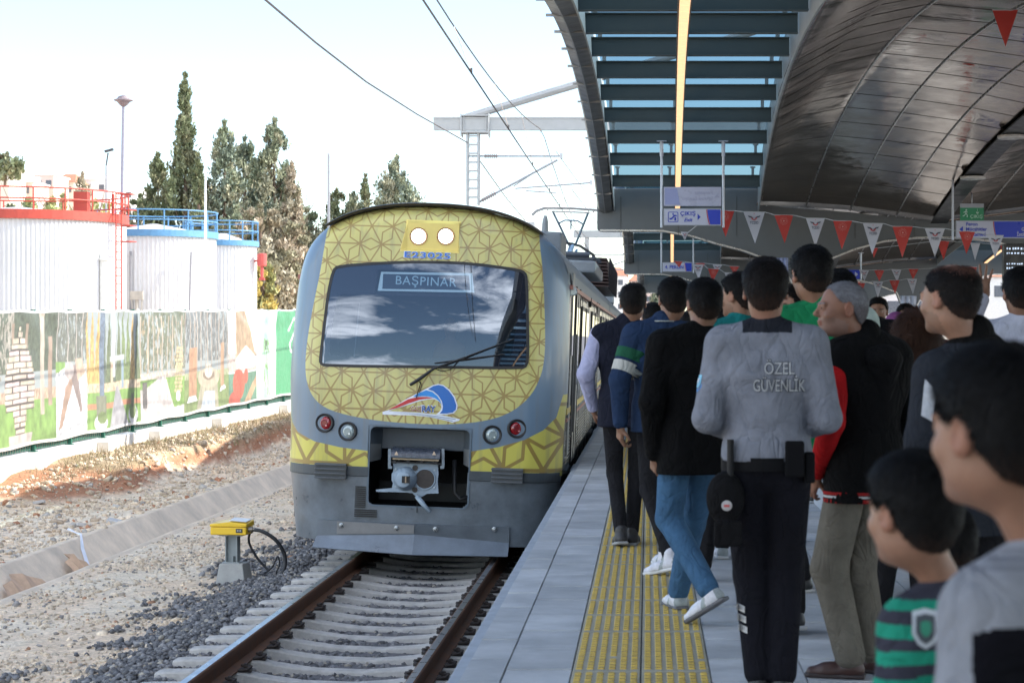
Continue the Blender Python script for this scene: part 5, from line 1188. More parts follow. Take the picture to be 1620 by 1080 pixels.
def coupler():
    x0_, x1_ = min(p[0] for p in POCK), max(p[0] for p in POCK); z0_, z1_ = min(p[1] for p in POCK), max(p[1] for p in POCK); zm = T(660, 712)[1]
    b = B()   # pocket: upper hood and dark lower cavity
    b.mat(0).add([(x0_ - .01, .0, z1_ + .01), (x1_ + .01, .0, z1_ + .01), (x1_ - .10, .34, z1_ - .04), (x0_ + .10, .34, z1_ - .04), (x0_ + .10, .34, zm), (x1_ - .10, .34, zm), (x0_ - .01, .0, z0_), (x1_ + .01, .0, z0_)],
                 [(0, 1, 2, 3), (3, 2, 5, 4)])
    b.mat(0).add([(x0_ - .012, .0, z1_), (x0_ + .10, .34, z1_), (x0_ + .10, .34, zm - .1), (x0_ - .012, .0, zm - .1)], [(0, 1, 2, 3)]).add([(x1_ + .012, .0, z1_), (x1_ - .10, .34, z1_), (x1_ - .10, .34, zm - .1), (x1_ + .012, .0, zm - .1)], [(3, 2, 1, 0)])
    b.mat(1).add([(x0_ - .02, .02, zm - .1), (x0_ - .02, 1.2, zm), (x0_ - .02, 1.2, z0_ - .02), (x0_ - .02, .02, z0_ - .02), (x1_ + .02, .02, zm - .1), (x1_ + .02, 1.2, zm), (x1_ + .02, 1.2, z0_ - .02), (x1_ + .02, .02, z0_ - .02), (x0_, .34, zm), (x1_, .34, zm)],
                 [(0, 1, 2, 3), (7, 6, 5, 4), (1, 5, 6, 2), (3, 2, 6, 7), (8, 9, 5, 1)])
    b.make('coupler_pocket', [M('pocket_grey', (.085, .105, .125), .5, var=.15), M('pocket_black', (.006, .006, .007), .7)], train)
    b = B()
    for xx, s in ((x0_, 1), (x1_, -1)): zz = T(660, 708)[1] + (.02 if s > 0 else -.0); b.add([(xx - s * .006, -.0, zz + .01), (xx + s * .094, .30, zz), (xx + s * .094, .30, zz - .17), (xx - s * .006, .0, zz - .19)], [(0, 1, 2, 3)])
    b.make('hood_sticker', M('pocket_light', (.24, .25, .25), .4), train)
    frame_strip('pocket_rim', POCK, .018, .03, M('rim_blue', (.10, .14, .18), .4), -.004)
    c = lambda a, bb, y: (T(560 + a / 6.75, 660 + bb / 6.75)[0], y, T(560 + a / 6.75, 660 + bb / 6.75)[1])
    q = empty('coupler', (0, 0, 0)); q.parent = train
    face = [(435, 470), (905, 470), (915, 600), (905, 660), (915, 800), (790, 805), (735, 840), (690, 850), (640, 800), (560, 790), (255, 783), (250, 762), (420, 745), (432, 690), (415, 660), (418, 590), (435, 570)]
    fp = [(c(a, b_, 0)[0], c(a, b_, 0)[2]) for a, b_ in face]
    # plate with a real round hole: grid removed in the hole
    hc = c(772, 648, 0); hr = .105; xs = np.linspace(min(p[0] for p in fp), max(p[0] for p in fp), 190); zs = np.linspace(min(p[1] for p in fp), max(p[1] for p in fp), 110)
    X, Z = np.meshgrid(xs, zs, indexing='ij'); sdp = poly_sd(X, Z, fp); hole = np.hypot(X - hc[0], Z - hc[2]) < hr; i = np.arange(X.size).reshape(X.shape); f = np.stack([i[:-1, :-1], i[1:, :-1], i[1:, 1:], i[:-1, 1:]], -1).reshape(-1, 4)
    k = (sdp.reshape(-1)[f] < .002).all(1) & ~hole.reshape(-1)[f].any(1); Yp = .02 + 0 * X
    o = mesh_obj('face_plate', np.stack([X, Yp, Z], -1).reshape(-1, 3), f[k], STL, q); m_ = o.modifiers.new('s', 'SOLIDIFY'); m_.thickness = -.035 * -1
    b = B(); b.lathe([(hr + .006, .012), (hr + .006, .03), (hr - .01, .25), (.0, .26)][::1], (hc[0], 0, hc[2]), 'Y', 28); b.make('hole_cup', M('cup_dark', (.06, .05, .045), .5, .3, var=.4, scale=12), q)
    b = B(); b.lathe([(hr + .004, .016), (hr + .012, .010), (hr + .010, .004), (hr - .002, .008), (hr - .004, .04)], (hc[0], 0, hc[2]), 'Y', 32); b.make('hole_rim', STL, q, smooth=True)
    b = B(); b.tube([(hc[0] - .12, .06, hc[2]), (hc[0] + .06, .10, hc[2])], .014, 6); b.box((hc[0] + .05, .1, hc[2]), (.05, .05, .05)); b.make('lock_hook', M('hook_steel', (.18, .15, .12), .35, .8, var=.3), q)
    cc = c(562, 645, 0); b = B(); b.lathe([(.130, .02), (.128, -.01), (.112, -.06), (.085, -.15), (.078, -.165), (.05, -.17), (.001, -.17)], (cc[0], 0, cc[2]), 'Y', 32); b.make('cone', STL, q, smooth=True, auto=35)
    b = B(); b.box((cc[0] + .03, -.175, cc[2] + .005), (.085, .03, .075)); b.make('cone_slot', BLK, q)
    b = B(); b.tube([(cc[0] + .035, -.185, cc[2] - .03), (cc[0] + .035, -.185, cc[2] + .04)], .016, 8); b.make('pin', MATS['hook_steel'], q)
    b = B()
    for (a, b_, r_) in ((462, 543, .012), (460, 730, .012), (877, 555, .012), (871, 741, .012), (668, 580, .010), (668, 705, .010), (622, 757, .006), (706, 757, .006), (668, 500, .005)):
        p = c(a, b_, .012); b.lathe([(r_, .0), (r_ * .9, -.006), (.001, -.007)], (p[0], .012, p[2]), 'Y', 8)
    b.make('bolt', M('bolt_pale', (.40, .47, .52), .35, .5), q)
    b = B()
    for (a, b_) in ((668, 530), (665, 762)): p = c(a, b_, 0); b.lathe([(.030, .016), (.030, .006), (.017, .006), (.015, .02)], (p[0], 0, p[2]), 'Y', 16)
    b.make('air_port', MATS['cup_dark'], q)
    # electric head cover on top with side brackets
    a0, a1 = c(425, 310, 0), c(940, 430, 0); b = B(); n = 10; v = []
    for i in range(n + 1):
        t = math.pi * .5 * i / n; v += [(a0[0], -.16 * math.sin(t) + .06, a1[2] + (a0[2] - a1[2]) * math.cos(t)), (a1[0], -.16 * math.sin(t) + .06, a1[2] + (a0[2] - a1[2]) * math.cos(t))]
    b.add(v, [(2 * i, 2 * i + 1, 2 * i + 3, 2 * i + 2) for i in range(n)]); b.add([v[0], v[1], (a1[0], .3, a0[2]), (a0[0], .3, a0[2])], [(0, 1, 2, 3)])
    b.add([v[k] for k in range(0, 2 * n + 2, 2)] + [(a0[0], .1, a1[2])], [tuple(range(n + 2))]); b.add([v[k] for k in range(1, 2 * n + 2, 2)] + [(a1[0], .1, a1[2])], [tuple(range(n + 2))[::-1]])
    b.make('electric_head_cover', M('cover_black', (.045, .055, .075), .28, var=.35, scale=18, coat=.3), q)
    b = B()
    for i in range(14): x = a0[0] + .12 + (a1[0] - a0[0] - .24) * i / 13; b.bar((x, -.045, a0[2] - .02), (x, -.10, a1[2] + .02), .004)
    b.make('cover_rib', BLK, q)
    b = B()
    for a in (482, 880):
        p = c(a, 372, -.102); b.add([(p[0] - .022, p[1], p[2] - .016), (p[0] + .022, p[1], p[2] - .016), (p[0], p[1] + .004, p[2] + .026)], [(0, 1, 2)])
    b.make('warning_sticker', M('sticker_tan', (.55, .42, .30), .5), q)
    p = c(685, 436, 0); b = B(); b.box((p[0], -.06, p[2]), (.50, .05, .016)); b.make('cover_lip', M('lip_brass', (.30, .24, .17), .35, .7), q)
    b = B()
    for a in (455, 600, 745, 890): p = c(a, 462, 0); b.box((p[0], -.03, p[2]), (.035, .06, .035))
    b.box((c(685, 447, 0)[0], -.03, c(0, 447, 0)[2]), (.54, .05, .014)); b.make('contact_strip', BLK, q)
    b = B()
    for a, s in ((402, 1), (968, -1)):
        p, p2 = c(a, 325, 0), c(a - s * 2, 520, 0); b.bar((p[0], -.02, p[2]), (p2[0], -.02, p2[2]), .028, .03); b.box((p2[0] + s * .01, -.03, p2[2]), (.04, .04, .03))
    b.make('bracket', M('bracket_grey', (.20, .24, .28), .4, .3), q)
    p, p2 = c(690, 830, 0), c(835, 990, 0); b = B(); b.tube([(p[0], -.02, p[2]), ((p[0] * 2 + p2[0]) / 3, -.05, (p[2] * 2 + p2[2]) / 3), (p2[0], -.08, p2[2])], [.026, .028, .018], 10); b.make('uncoupling_handle', STL, q, smooth=True)
    b = B(); b.tube([(hc[0] + .28, .35, zm - .1), (hc[0] + .3, .3, z0_ + .15), (hc[0] + .36, .3, z0_ + .08), (hc[0] + .5, .32, z0_ + .12)], .025, 8); b.make('hose', M('hose', (.03, .03, .032), .5), q, smooth=True); b = B(); b.tube([(-.3, .5, zm - .1), (-.32, .45, z0_ + .1)], .02, 6); b.make('hose', MATS['hose'], q, smooth=True)
    b = B(); b.tube([(.06, .05, 1.02), (.06, 1.1, 1.02)], .12, 12); b.make('coupler_shaft', DK, q)
coupler()
def skirt():
    zt = .955; zl = .16; b = B()
    # curved lower apron as a lofted grid with an opening for the coupler
    xs = np.linspace(-1, 1, 121); zz = np.linspace(0, 1, 40); U, V = np.meshgrid(xs, zz, indexing='ij'); Z = zl + (zt - zl) * V
    X = U * (HW - .085 + .08 * V); Y = nose(U * HW, np.full(U.shape, 1.1)) + .005 + .10 * (1 - V) * np.abs(U) ** 3
    pk = poly_sd(X, Z, POCK); f = np.arange(X.size).reshape(X.shape); f = np.stack([f[:-1, :-1], f[1:, :-1], f[1:, 1:], f[:-1, 1:]], -1).reshape(-1, 4); f = f[~(pk.reshape(-1)[f] < 0).all(1)]
    m = M('apron_grey', (.125, .15, .175), .36, var=.38, scale=2.6, bump=.001, bscale=9, spec=.5, coat=.15); mesh_obj('apron', np.stack([X, Y, Z], -1).reshape(-1, 3), f, m, train, smooth=True)
    # darker band under the yellow
    for s, (xa, xb) in ((1, (-HW + .02, POCK[0][0] * 0 + min(p[0] for p in POCK) - .0)), (-1, (max(p[0] for p in POCK), HW - .02))):
        n = 30; v = []
        for i in range(n + 1):
            x = xa + (xb - xa) * i / n; y = float(nose(x, 1.1)) - .006
            for z, dy in ((.975, 0), (.968, -.003), (.875, -.003), (.868, .004)): v.append((x, y + dy, z))
        mesh_obj('apron_band', v, [(i * 4 + j, (i + 1) * 4 + j, (i + 1) * 4 + j + 1, i * 4 + j + 1) for i in range(n) for j in range(3)], M('band_dark', (.05, .062, .072), .45, var=.2), train, smooth=False)
    # ventilation slots
    b = B(); c0, c1 = T(440 + 390 / 3.115, 580 + 585 / 3.115), T(440 + 437 / 3.115, 580 + 690 / 3.115)
    for i in range(11): z = c0[1] + (c1[1] - c0[1]) * i / 10.5; b.box(((c0[0] + c1[0]) / 2, .002, z), (c1[0] - c0[0], .02, .0115))
    for i in range(4): z = T(565, 580 + (698 + 10 * i) / 3.115)[1]; b.box(((c0[0] + T(440 + 495 / 3.115, 800)[0]) / 2, .002, z), (T(440 + 495 / 3.115, 800)[0] - c0[0], .02, .0115))
    b.make('vent_slot', BLK, train)
    # anti-climbers
    for (pa, pb) in (((503, 730), (551, 756)), ((780, 738), (828, 763))):
        a, c = T(*pa), T(*pb); b = B(); w = c[0] - a[0]; h = a[1] - c[1]; cx = (a[0] + c[0]) / 2; yy = float(nose(cx, 1)) - .05
        b.box((cx, yy + .02, (a[1] + c[1]) / 2), (w, .07, h))
        for i in range(4): b.box((cx, yy - .03, c[1] + .012 + (h - .024) * i / 3), (w + .006, .05, .016))
        b.make('anti_climber', M('climber_grey', (.09, .10, .11), .5, var=.2), train, bevel=.003)
    # snow plough
    q = empty('snow_plough', (0, 0, 0)); q.parent = train; zt_, zm_, zb_ = T(560, 822)[1], .24, .075; xl, xr = -1.11, .975
    pl = M('plough_grey', (.115, .135, .155), .40, var=.28, scale=2.3, bump=.001, bscale=7); pl2 = M('plough_warm', (.165, .165, .165), .45, var=.25, scale=3)
    b = B(); b.mat(0).add([(xl, .02, zt_), (-.035, -.16, zt_), (xr, .02, zt_), (xl, .02, zm_ - .03), (-.035, -.16, zm_ + .04), (xr, .02, zm_ - .03)], [(0, 3, 4, 1), (1, 4, 5, 2)])
    b.add([(xl, .06, zt_), (xr, .06, zt_), (-.035, -.10, zt_)], [(0, 2, 1)]); o = b.make('upper_blade', pl, q); o.modifiers.new('s', 'SOLIDIFY').thickness = .012
    b = B(); b.add([(xl + .22, -.019 - .008, zt_ - .004), (-.04, -.168, zt_ - .004), (-.04, -.168, zm_ + .05), (xl + .22, -.027, zm_ + .0)], [(0, 3, 2, 1)]); b.make('repair_plate', pl2, q)
    b = B(); b.add([(xl, .02, zm_ - .03), (-.035, -.16, zm_ + .04), (xr, .02, zm_ - .03), (xl - .03, -.09, zb_ + .02), (-.035, -.30, zb_ - .0), (xr + .0, -.09, zb_)], [(0, 3, 4, 1), (1, 4, 5, 2)]); o = b.make('lower_blade', M('plough_blue', (.145, .175, .215), .35, var=.25, scale=3), q); o.modifiers.new('s', 'SOLIDIFY').thickness = .012
    for px, py in ((544, 828), (632.5, 831), (693, 833), (784, 834.5)):
        x, z = T(px, py); yy = .02 - .18 * (1 - abs(x + .035) / (1.01 if x > 0 else 1.075)) - .015; b = B(); b.lathe([(.028, .0), (.028, -.004), (.018, -.006), (.016, -.018), (.001, -.02)], (x, yy, z), 'Y', 12); b.make('bolt', M('bolt_ring', (.30, .32, .33), .3, .8, var=.5, scale=60), q)
    b = B(); b.box((-.035, float(nose(0, 1)) - .0, .60), (.006, .012, .20)); b.make('apron_seam', BLK, train)
skirt()
def cars():
    SS = M('stainless', (.46, .45, .43), .22, 1.0, var=.10, scale=1.3); RM = M('train_roof', (.22, .25, .28), .5, .2, var=.2); WM = M('side_glass', (.02, .025, .03), .06, var=0, coat=1); 
    def section(z0=.35):
        p = [(HW - .04, z0), (HW - .015, .9), (HW, 1.3), (HW, 2.95), (HW - .02, 3.05)]
        for i in range(1, 12): x = (HW - .02) * math.cos(math.pi / 2 * i / 11.0); p.append((x, float(ztop(x)) - .0))
        return p
    def body(y0, y1, par, nm='side_body'):
        pr = section(); pr = pr + [(-x, z) for x, z in pr[::-1][1:]]; b = B(); n = len(pr)
        v = [(x, y0, z) for x, z in pr] + [(x, y1, z) for x, z in pr]; k = 4
        f = [(i, i + 1, n + i + 1, n + i) for i in range(n - 1)] ; mi = [0 if (i < k or i >= n - 1 - k) else 1 for i in range(n - 1)]
        f += [tuple(range(n))[::-1], tuple(range(n, 2 * n))]; mi += [1, 1]
        f, mi = (f[:-2] + f[-1:], mi[:-1]) if y0 < 1 else (f, mi); mesh_obj(nm, v, [q[::-1] for q in f], [SS, RM], par, mi=mi)
        b = B()
        for s in (-1, 1):
            for z in [1.02 + .042 * i for i in range(10)]: b.box((s * (HW + .002), (y0 + y1) / 2, z), (.012, y1 - y0 - 1.2, .014))
        b.make('corrugation', SS, par)
        b = B()
        for s in (-1, 1): b.box((s * (HW + .004), (y0 + y1) / 2, 1.62), (.012, y1 - y0 - .6, .07)); 
        b.make('yellow_band', M('band_yellow', (.66, .50, .10), .4), par)
        b = B()
        for s in (-1, 1): b.box((s * (HW + .004), (y0 + y1) / 2, 1.52), (.012, y1 - y0 - .6, .035)); b.box((s * (HW + .012), (y0 + y1) / 2, 3.02), (.04, y1 - y0 - .1, .05))
        b.make('trim_line', M('trim_red', (.40, .16, .12), .4), par)
    for ci in range(4):
        y0 = .62 + ci * 25.6 if ci == 0 else ci * 25.6 + .45; y1 = (ci + 1) * 25.6 - .15
        body(y0, y1, train)
        if ci: b = B(); b.box((0, ci * 25.6 + .15, 2.1), (2.3, .65, 2.9)); b.make('gangway', DK, train)
        ys = ([1.0] if ci == 0 else []) ; wins = [5.2, 6.9, 10.0, 11.7, 16.2, 17.9, 21.0, 22.7] if ci == 0 else [3.0, 4.7, 8.3, 10.0, 14.7, 16.4, 20.2, 21.9]
        drs = [3.1, 13.4] if ci == 0 else [6.0, 12.6, 18.7]
        for s in (-1, 1):
            if ci == 0:
                b = B(); b.box((s * (HW + .004), 1.55, 2.15), (.012, .55, 2.1)); b.make('cab_side_door', M('cab_door_side', (.20, .21, .22), .35, .6), train)
                b = B(); b.box((s * (HW + .012), 1.55, 2.6), (.012, .4, .7)); b.make('window', WM, train)
                b = B(); b.tube([(s * (HW + .05), 1.2, 1.35), (s * (HW + .05), 1.2, 2.5)], .014, 6); b.tube([(s * (HW + .05), 1.92, 1.35), (s * (HW + .05), 1.92, 2.5)], .014, 6); b.make('grab_rail', M('grab', (.1, .1, .1), .4), train)
            for w in wins:
                y = y0 + w - .6; b = B(); b.box((s * (HW + .010), y, 2.42), (.03, 1.18, .90)); o = b.make('window', M('window_frame', (.02, .02, .02), .4), train)
                b = B(); b.box((s * (HW + .024), y - .28, 2.42), (.006, .50, .78)); b.box((s * (HW + .024), y + .28, 2.42), (.006, .50, .78)); b.make('pane', WM, o)
            for w in drs:
                y = y0 + w - .6; b = B(); b.box((s * (HW + .004), y, 2.0), (.02, 1.34, 2.1)); o = b.make('door', M('door_steel', (.40, .39, .37), .3, 1, var=.12), train)
                b = B(); b.box((s * (HW + .017), y - .34, 2.35), (.008, .38, .95)); b.box((s * (HW + .017), y + .34, 2.35), (.008, .38, .95)); b.make('door_window', WM, o)
                b = B(); b.box((s * (HW + .016), y, 2.0), (.012, .03, 2.1)); b.box((s * (HW + .012), y - .69, 2.0), (.02, .03, 2.14)); b.box((s * (HW + .012), y + .69, 2.0), (.02, .03, 2.14)); b.make('door_seal', BLK, o)
                b = B(); b.box((s * (HW + .13), y, .84), (.24, 1.3, .045)); b.make('door_step', M('step_alu', (.42, .44, .46), .4, .6), train)
        b = B()
        for k in range(int((y1 - y0) / 3)): b.box((HW + .002, y0 + 1.5 + 3 * k, 2.0), (.006, .012, 2.0))
        b.make('body_seam', BLK, train)
        b = B(); b.box((0, (y0 + y1) / 2, .5), (2.5, y1 - y0 - 1, .5)); b.make('underframe', DK, train)
        for yb in (y0 + 3.2, y1 - 3.2):
            for w in (-1.2, 1.2):
                b = B(); b.lathe([(.30, -.80), (.42, -.79), (.42, -.70), (.46, -.685), (.46, -.68)], (0, 0, 0), 'X', 24); b.lathe([(.46, .68), (.46, .685), (.42, .70), (.42, .79), (.30, .80)], (0, 0, 0), 'X', 24); b.tube([(-.7, 0, 0), (.7, 0, 0)], .08, 8)
                o = b.make('wheelset', M('wheel_steel', (.12, .10, .09), .5, .6), train); o.location = (0, yb + w, .44)
    # steel step below the cab door, roof rim, equipment
    b = B(); v = []
    for i in range(41):
        x = -1.2 + 2.4 * i / 40; z = float(ztop(x)); v += [(x, .36, z - .005), (x, .30, z + .018), (x, .34, z + .03), (x, 1.2, z + .03)]
    b.add(v, [(i * 4 + j, (i + 1) * 4 + j, (i + 1) * 4 + j + 1, i * 4 + j + 1) for i in range(40) for j in range(3)]); b.make('roof_cover_edge', M('roof_edge', (.055, .05, .05), .5), train)
    b = B(); b.lathe([(.045, 0), (.055, .02), (.055, .14), (.03, .16)], (HW + .02, .78, 2.98), 'Y', 10); b.make('side_marker', M('marker_clear', (.45, .52, .55), .2, .2), train)
    # front-roof dark shroud
    b = B(); b.box((.98, 7.0, 3.74), (.34, 1.6, .34)); b.make('roof_shroud', M('shroud', (.20, .22, .24), .5), train, bevel=.03)
    b = B(); b.lathe([(.05, 0), (.04, .16), (.02, .24)], (.9, 6.4, 3.9), n=8); b.make('roof_antenna', M('antenna', (.25, .27, .28), .5), train)
    q = empty('pantograph', (.42, 26.8, 4.12)); q.parent = train
    pb = M('panto_blue', (.22, .30, .40), .4, .4); pd = M('panto_dark', (.07, .08, .10), .5, .3); rd_ = M('insul_red', (.16, .05, .045), .45)
    b = B(); b.box((0, .3, .22), (1.5, .08, .08)); b.box((0, 1.8, .22), (1.5, .08, .08)); b.bar((-.6, 0, .25), (-.6, 2.2, .25), .08); b.bar((.6, 0, .25), (.6, 2.2, .25), .08); b.tube([(-.6, .2, .32), (.5, .2, .32)], .06, 8); b.make('base_frame', pd, q)
    for x in (-.6, .6):
        for y in (.3, 1.8):
            b = B(); b.lathe([(.10 if i % 2 else .06, -.05 + .03 * i) for i in range(9)], (x, y, -.02), n=10); b.make('insulator', rd_, q)
    b = B(); b.tube([(0, .3, .3), (0, 2.1, .62)], .07, 8); b.tube([(.12, .5, .28), (.12, 2.1, .5)], .035, 6); b.make('lower_arm', pb, q)
    b = B(); b.tube([(-.08, 2.1, .62), (-.42, .35, 1.32)], .03, 6); b.tube([(.08, 2.1, .62), (.42, .35, 1.32)], .03, 6); b.tube([(-.3, .95, 1.08), (-.15, .9, 1.16), (.15, .9, 1.16), (.3, .95, 1.08)], .02, 6); b.tube([(0, .9, 1.16), (0, .95, .95)], .02, 5); b.make('upper_arm', pb, q)
    b = B()
    for y in (.15, .5): b.tube([(-.92, y, 1.22), (-.82, y, 1.32), (-.62, y, 1.40), (0, y, 1.42), (.62, y, 1.40), (.82, y, 1.32), (.92, y, 1.22)], .022, 6)
    b.tube([(-.55, .15, 1.36), (-.55, .5, 1.36)], .02, 5); b.tube([(.55, .15, 1.36), (.55, .5, 1.36)], .02, 5); b.tube([(-.45, .33, 1.33), (.45, .33, 1.33)], .02, 5); b.make('collector_head', M('panto_alu', (.48, .46, .44), .4, .5), q)
    b = B(); b.lathe([(.24, 0), (.26, .05), (.26, .34), (.2, .38)], (-.45, 26, 4.75), n=16); o = b.make('roof_tank', M('tank_white', (.6, .6, .58), .5), train)
    b = B()
    for k in range(9):
        b.box((.55, 39.0, 3.85 + .09 * k), (1.5 - .02 * k, 13.0, .045))
    b.make('resistor_rack', M('rack_brown', (.075, .045, .04), .5, .3, var=.3), train)
    b = B()
    for k in range(15): b.box((1.3, 32.7 + .9 * k, 4.2), (.04, .06, .8)); b.box((-.2, 32.7 + .9 * k, 4.2), (.04, .06, .8))
    b.tube([(.3, 28, 4.75), (.6, 29.5, 4.75), (.9, 31, 4.6), (1.05, 32.6, 4.3)], .035, 6); b.tube([(.3, 28, 4.45), (.7, 29.5, 4.45), (1.0, 31.5, 4.3)], .035, 6); b.make('rack_frame', M('rack_dark', (.04, .035, .04), .5, .3), train)
    for (x, y) in ((.75, 31.2), (.3, 31.4), (.45, 29.3)):
        b = B(); b.lathe([(.13 if i % 2 else .08, .04 * i) for i in range(12)], (x, y, 3.88), n=12); b.make('insulator', M('insul_dark', (.06, .05, .05), .35), train)
    b = B(); b.box((.55, 26, 4.0), (1.3, 7.0, .26)); b.box((.2, 58, 3.95), (1.6, 3.0, .3)); b.make('air_conditioner', MATS['shroud'], train, bevel=.04)
    b = B(); b.box((HW + .02, 8.0, 2.98), (.04, .10, .06)); b.box((HW + .02, 8.0, 2.98), (.04, .04, .14)); b.make('side_camera', BLK, train)
cars()
# ================================================================== people
from mathutils.bvhtree import BVHTree
def RZ(a): return Matrix.Rotation(a, 3, 'Z')
def cloth(name, col, bump=.0018, bscale=150, var=.2, scale=9, wr=.012):
    if name in MATS: return MATS[name]
    m = M(name, tuple(x * .82 for x in col), .95, bump=bump, bscale=bscale, var=var, scale=scale, spec=.1); n = m.node_tree.nodes; l = m.node_tree.links; b = n['Principled BSDF']; old = b.inputs['Normal'].links[0].from_node
    t = n.new('ShaderNodeTexCoord'); mp_ = n.new('ShaderNodeMapping'); mp_.inputs['Rotation'].default_value = (.3, .5, .2); mp_.inputs['Scale'].default_value = (1.3, 1.3, .8); l.new(t.outputs['Object'], mp_.inputs[0])
    a = n.new('ShaderNodeTexNoise'); a.inputs['Scale'].default_value = 7.5; a.inputs['Detail'].default_value = 3; a.inputs['Roughness'].default_value = .45; a.inputs['Distortion'].default_value = 1.3; l.new(mp_.outputs[0], a.inputs['Vector'])
    q = n.new('ShaderNodeMath'); q.operation = 'SUBTRACT'; q.inputs[1].default_value = .5; l.new(a.outputs['Fac'], q.inputs[0]); q2 = n.new('ShaderNodeMath'); q2.operation = 'ABSOLUTE'; l.new(q.outputs[0], q2.inputs[0]); q3 = n.new('ShaderNodeMath'); q3.operation = 'POWER'; q3.inputs[1].default_value = .7; l.new(q2.outputs[0], q3.inputs[0])
    u = n.new('ShaderNodeBump'); u.inputs['Distance'].default_value = wr * 2; u.inputs['Strength'].default_value = .9; l.new(q3.outputs[0], u.inputs['Height']); l.new(old.outputs[0], u.inputs['Normal']); l.new(u.outputs[0], b.inputs['Normal']); return m
def skin_col(name, col): return skin(name, col)
def skin(name, col):
    m = M(name, col, .5, var=.14, scale=18, bump=.0006, bscale=260, spec=.35); b = m.node_tree.nodes['Principled BSDF']
    b.inputs['Subsurface Weight'].default_value = .12; b.inputs['Subsurface Radius'].default_value = (.01, .004, .002); b.inputs['Subsurface Scale'].default_value = 1; return m
SK = {'light': (.25, .135, .088), 'tan': (.185, .094, .058), 'pale': (.245, .128, .082), 'ruddy': (.205, .098, .062)}
HAIR = {'black': (.0045, .004, .004), 'brown': (.035, .015, .008), 'grey': (.16, .16, .175), 'dark': (.007, .005, .0045)}
def fold_fn(amp, seed, lo=-9, hi=99, fz=7):
    def fn(x, y, z):
        a = fbm(x * 6 + seed + z * 4.2, y * 6 - z * 2.5, z * fz * .8 + x * 5, 3); r = np.abs(a - .5) * 2; a2 = fbm(x * 15 - z * 9 + seed, y * 14, z * fz * 1.6 + x * 9, 2); r2 = np.abs(a2 - .5) * 2
        a3 = fbm(x * 4 + z * 7 + seed, y * 5, z * 4 - x * 6, 2); cr = (1 - np.minimum(1, np.abs(a3 - .5) * 5)) ** 2
        return (r ** .75 - .28) * amp * 1.5 + (r2 ** .8 - .28) * amp * .7 - cr * amp * .9
    return fn
def hand_sdf(s, Wp, d, n, side, k, curl=.5, spread=.12, thumb=.5, fist=None):
    """five fingers on a palm; d = direction of the hand, n = palm normal (towards the grip), side = +1 thumb on cross(d, n)"""
    d = Vector(d).normalized(); n = Vector(n); n = (n - d * n.dot(d)).normalized(); a = d.cross(n) * side; Wp = Vector(Wp)
    m = Matrix((a, n, d)).transposed()
    s.box(Wp + d * .048 * k, (.038 * k, .013 * k, .046 * k), .012, .011 * k, rot=m)
    s.cone(Wp - d * .02 * k, Wp + d * .015 * k, .025 * k, .024 * k, .02)
    L = (.040, .046, .043, .034)
    for i in range(4):
        off = (.030 - .020 * i) * k; p = Wp + d * (.09 - .004 * abs(i - 1.2)) * k + a * off; ang = 0; dd = (d + a * spread * (1.5 - i) * .6).normalized(); c_ = curl[i] if isinstance(curl, (list, tuple)) else curl * (1 + .12 * i)
        for j, (fl, r0) in enumerate(((1, .0092), (.62, .0084), (.5, .0076))):
            ang = c_ * (.55 if j == 0 else .9); q = Matrix.Rotation(ang, 3, a.cross(Vector((0, 0, 0)) + a) if False else a); axis = dd.cross(n).normalized(); dd = (Matrix.Rotation(ang, 3, axis) @ dd).normalized(); n2 = n
            e = p + dd * L[i] * fl * k; s.cone(p, e, r0 * k, r0 * k * .93, .004); p = e
            n = n
    p = Wp + d * .022 * k + a * .034 * k; dt = (a * (1.0 - .45 * thumb) + d * .75 + n * thumb).normalized(); e = p + dt * .040 * k; s.cone(Wp + d * .02 * k + a * .015 * k, e, .013 * k, .0112 * k, .008); e2 = e + (dt * .7 + d * .5 + n * .2 * thumb).normalized() * .032 * k; s.cone(e, e2, .0105 * k, .009 * k, .004)
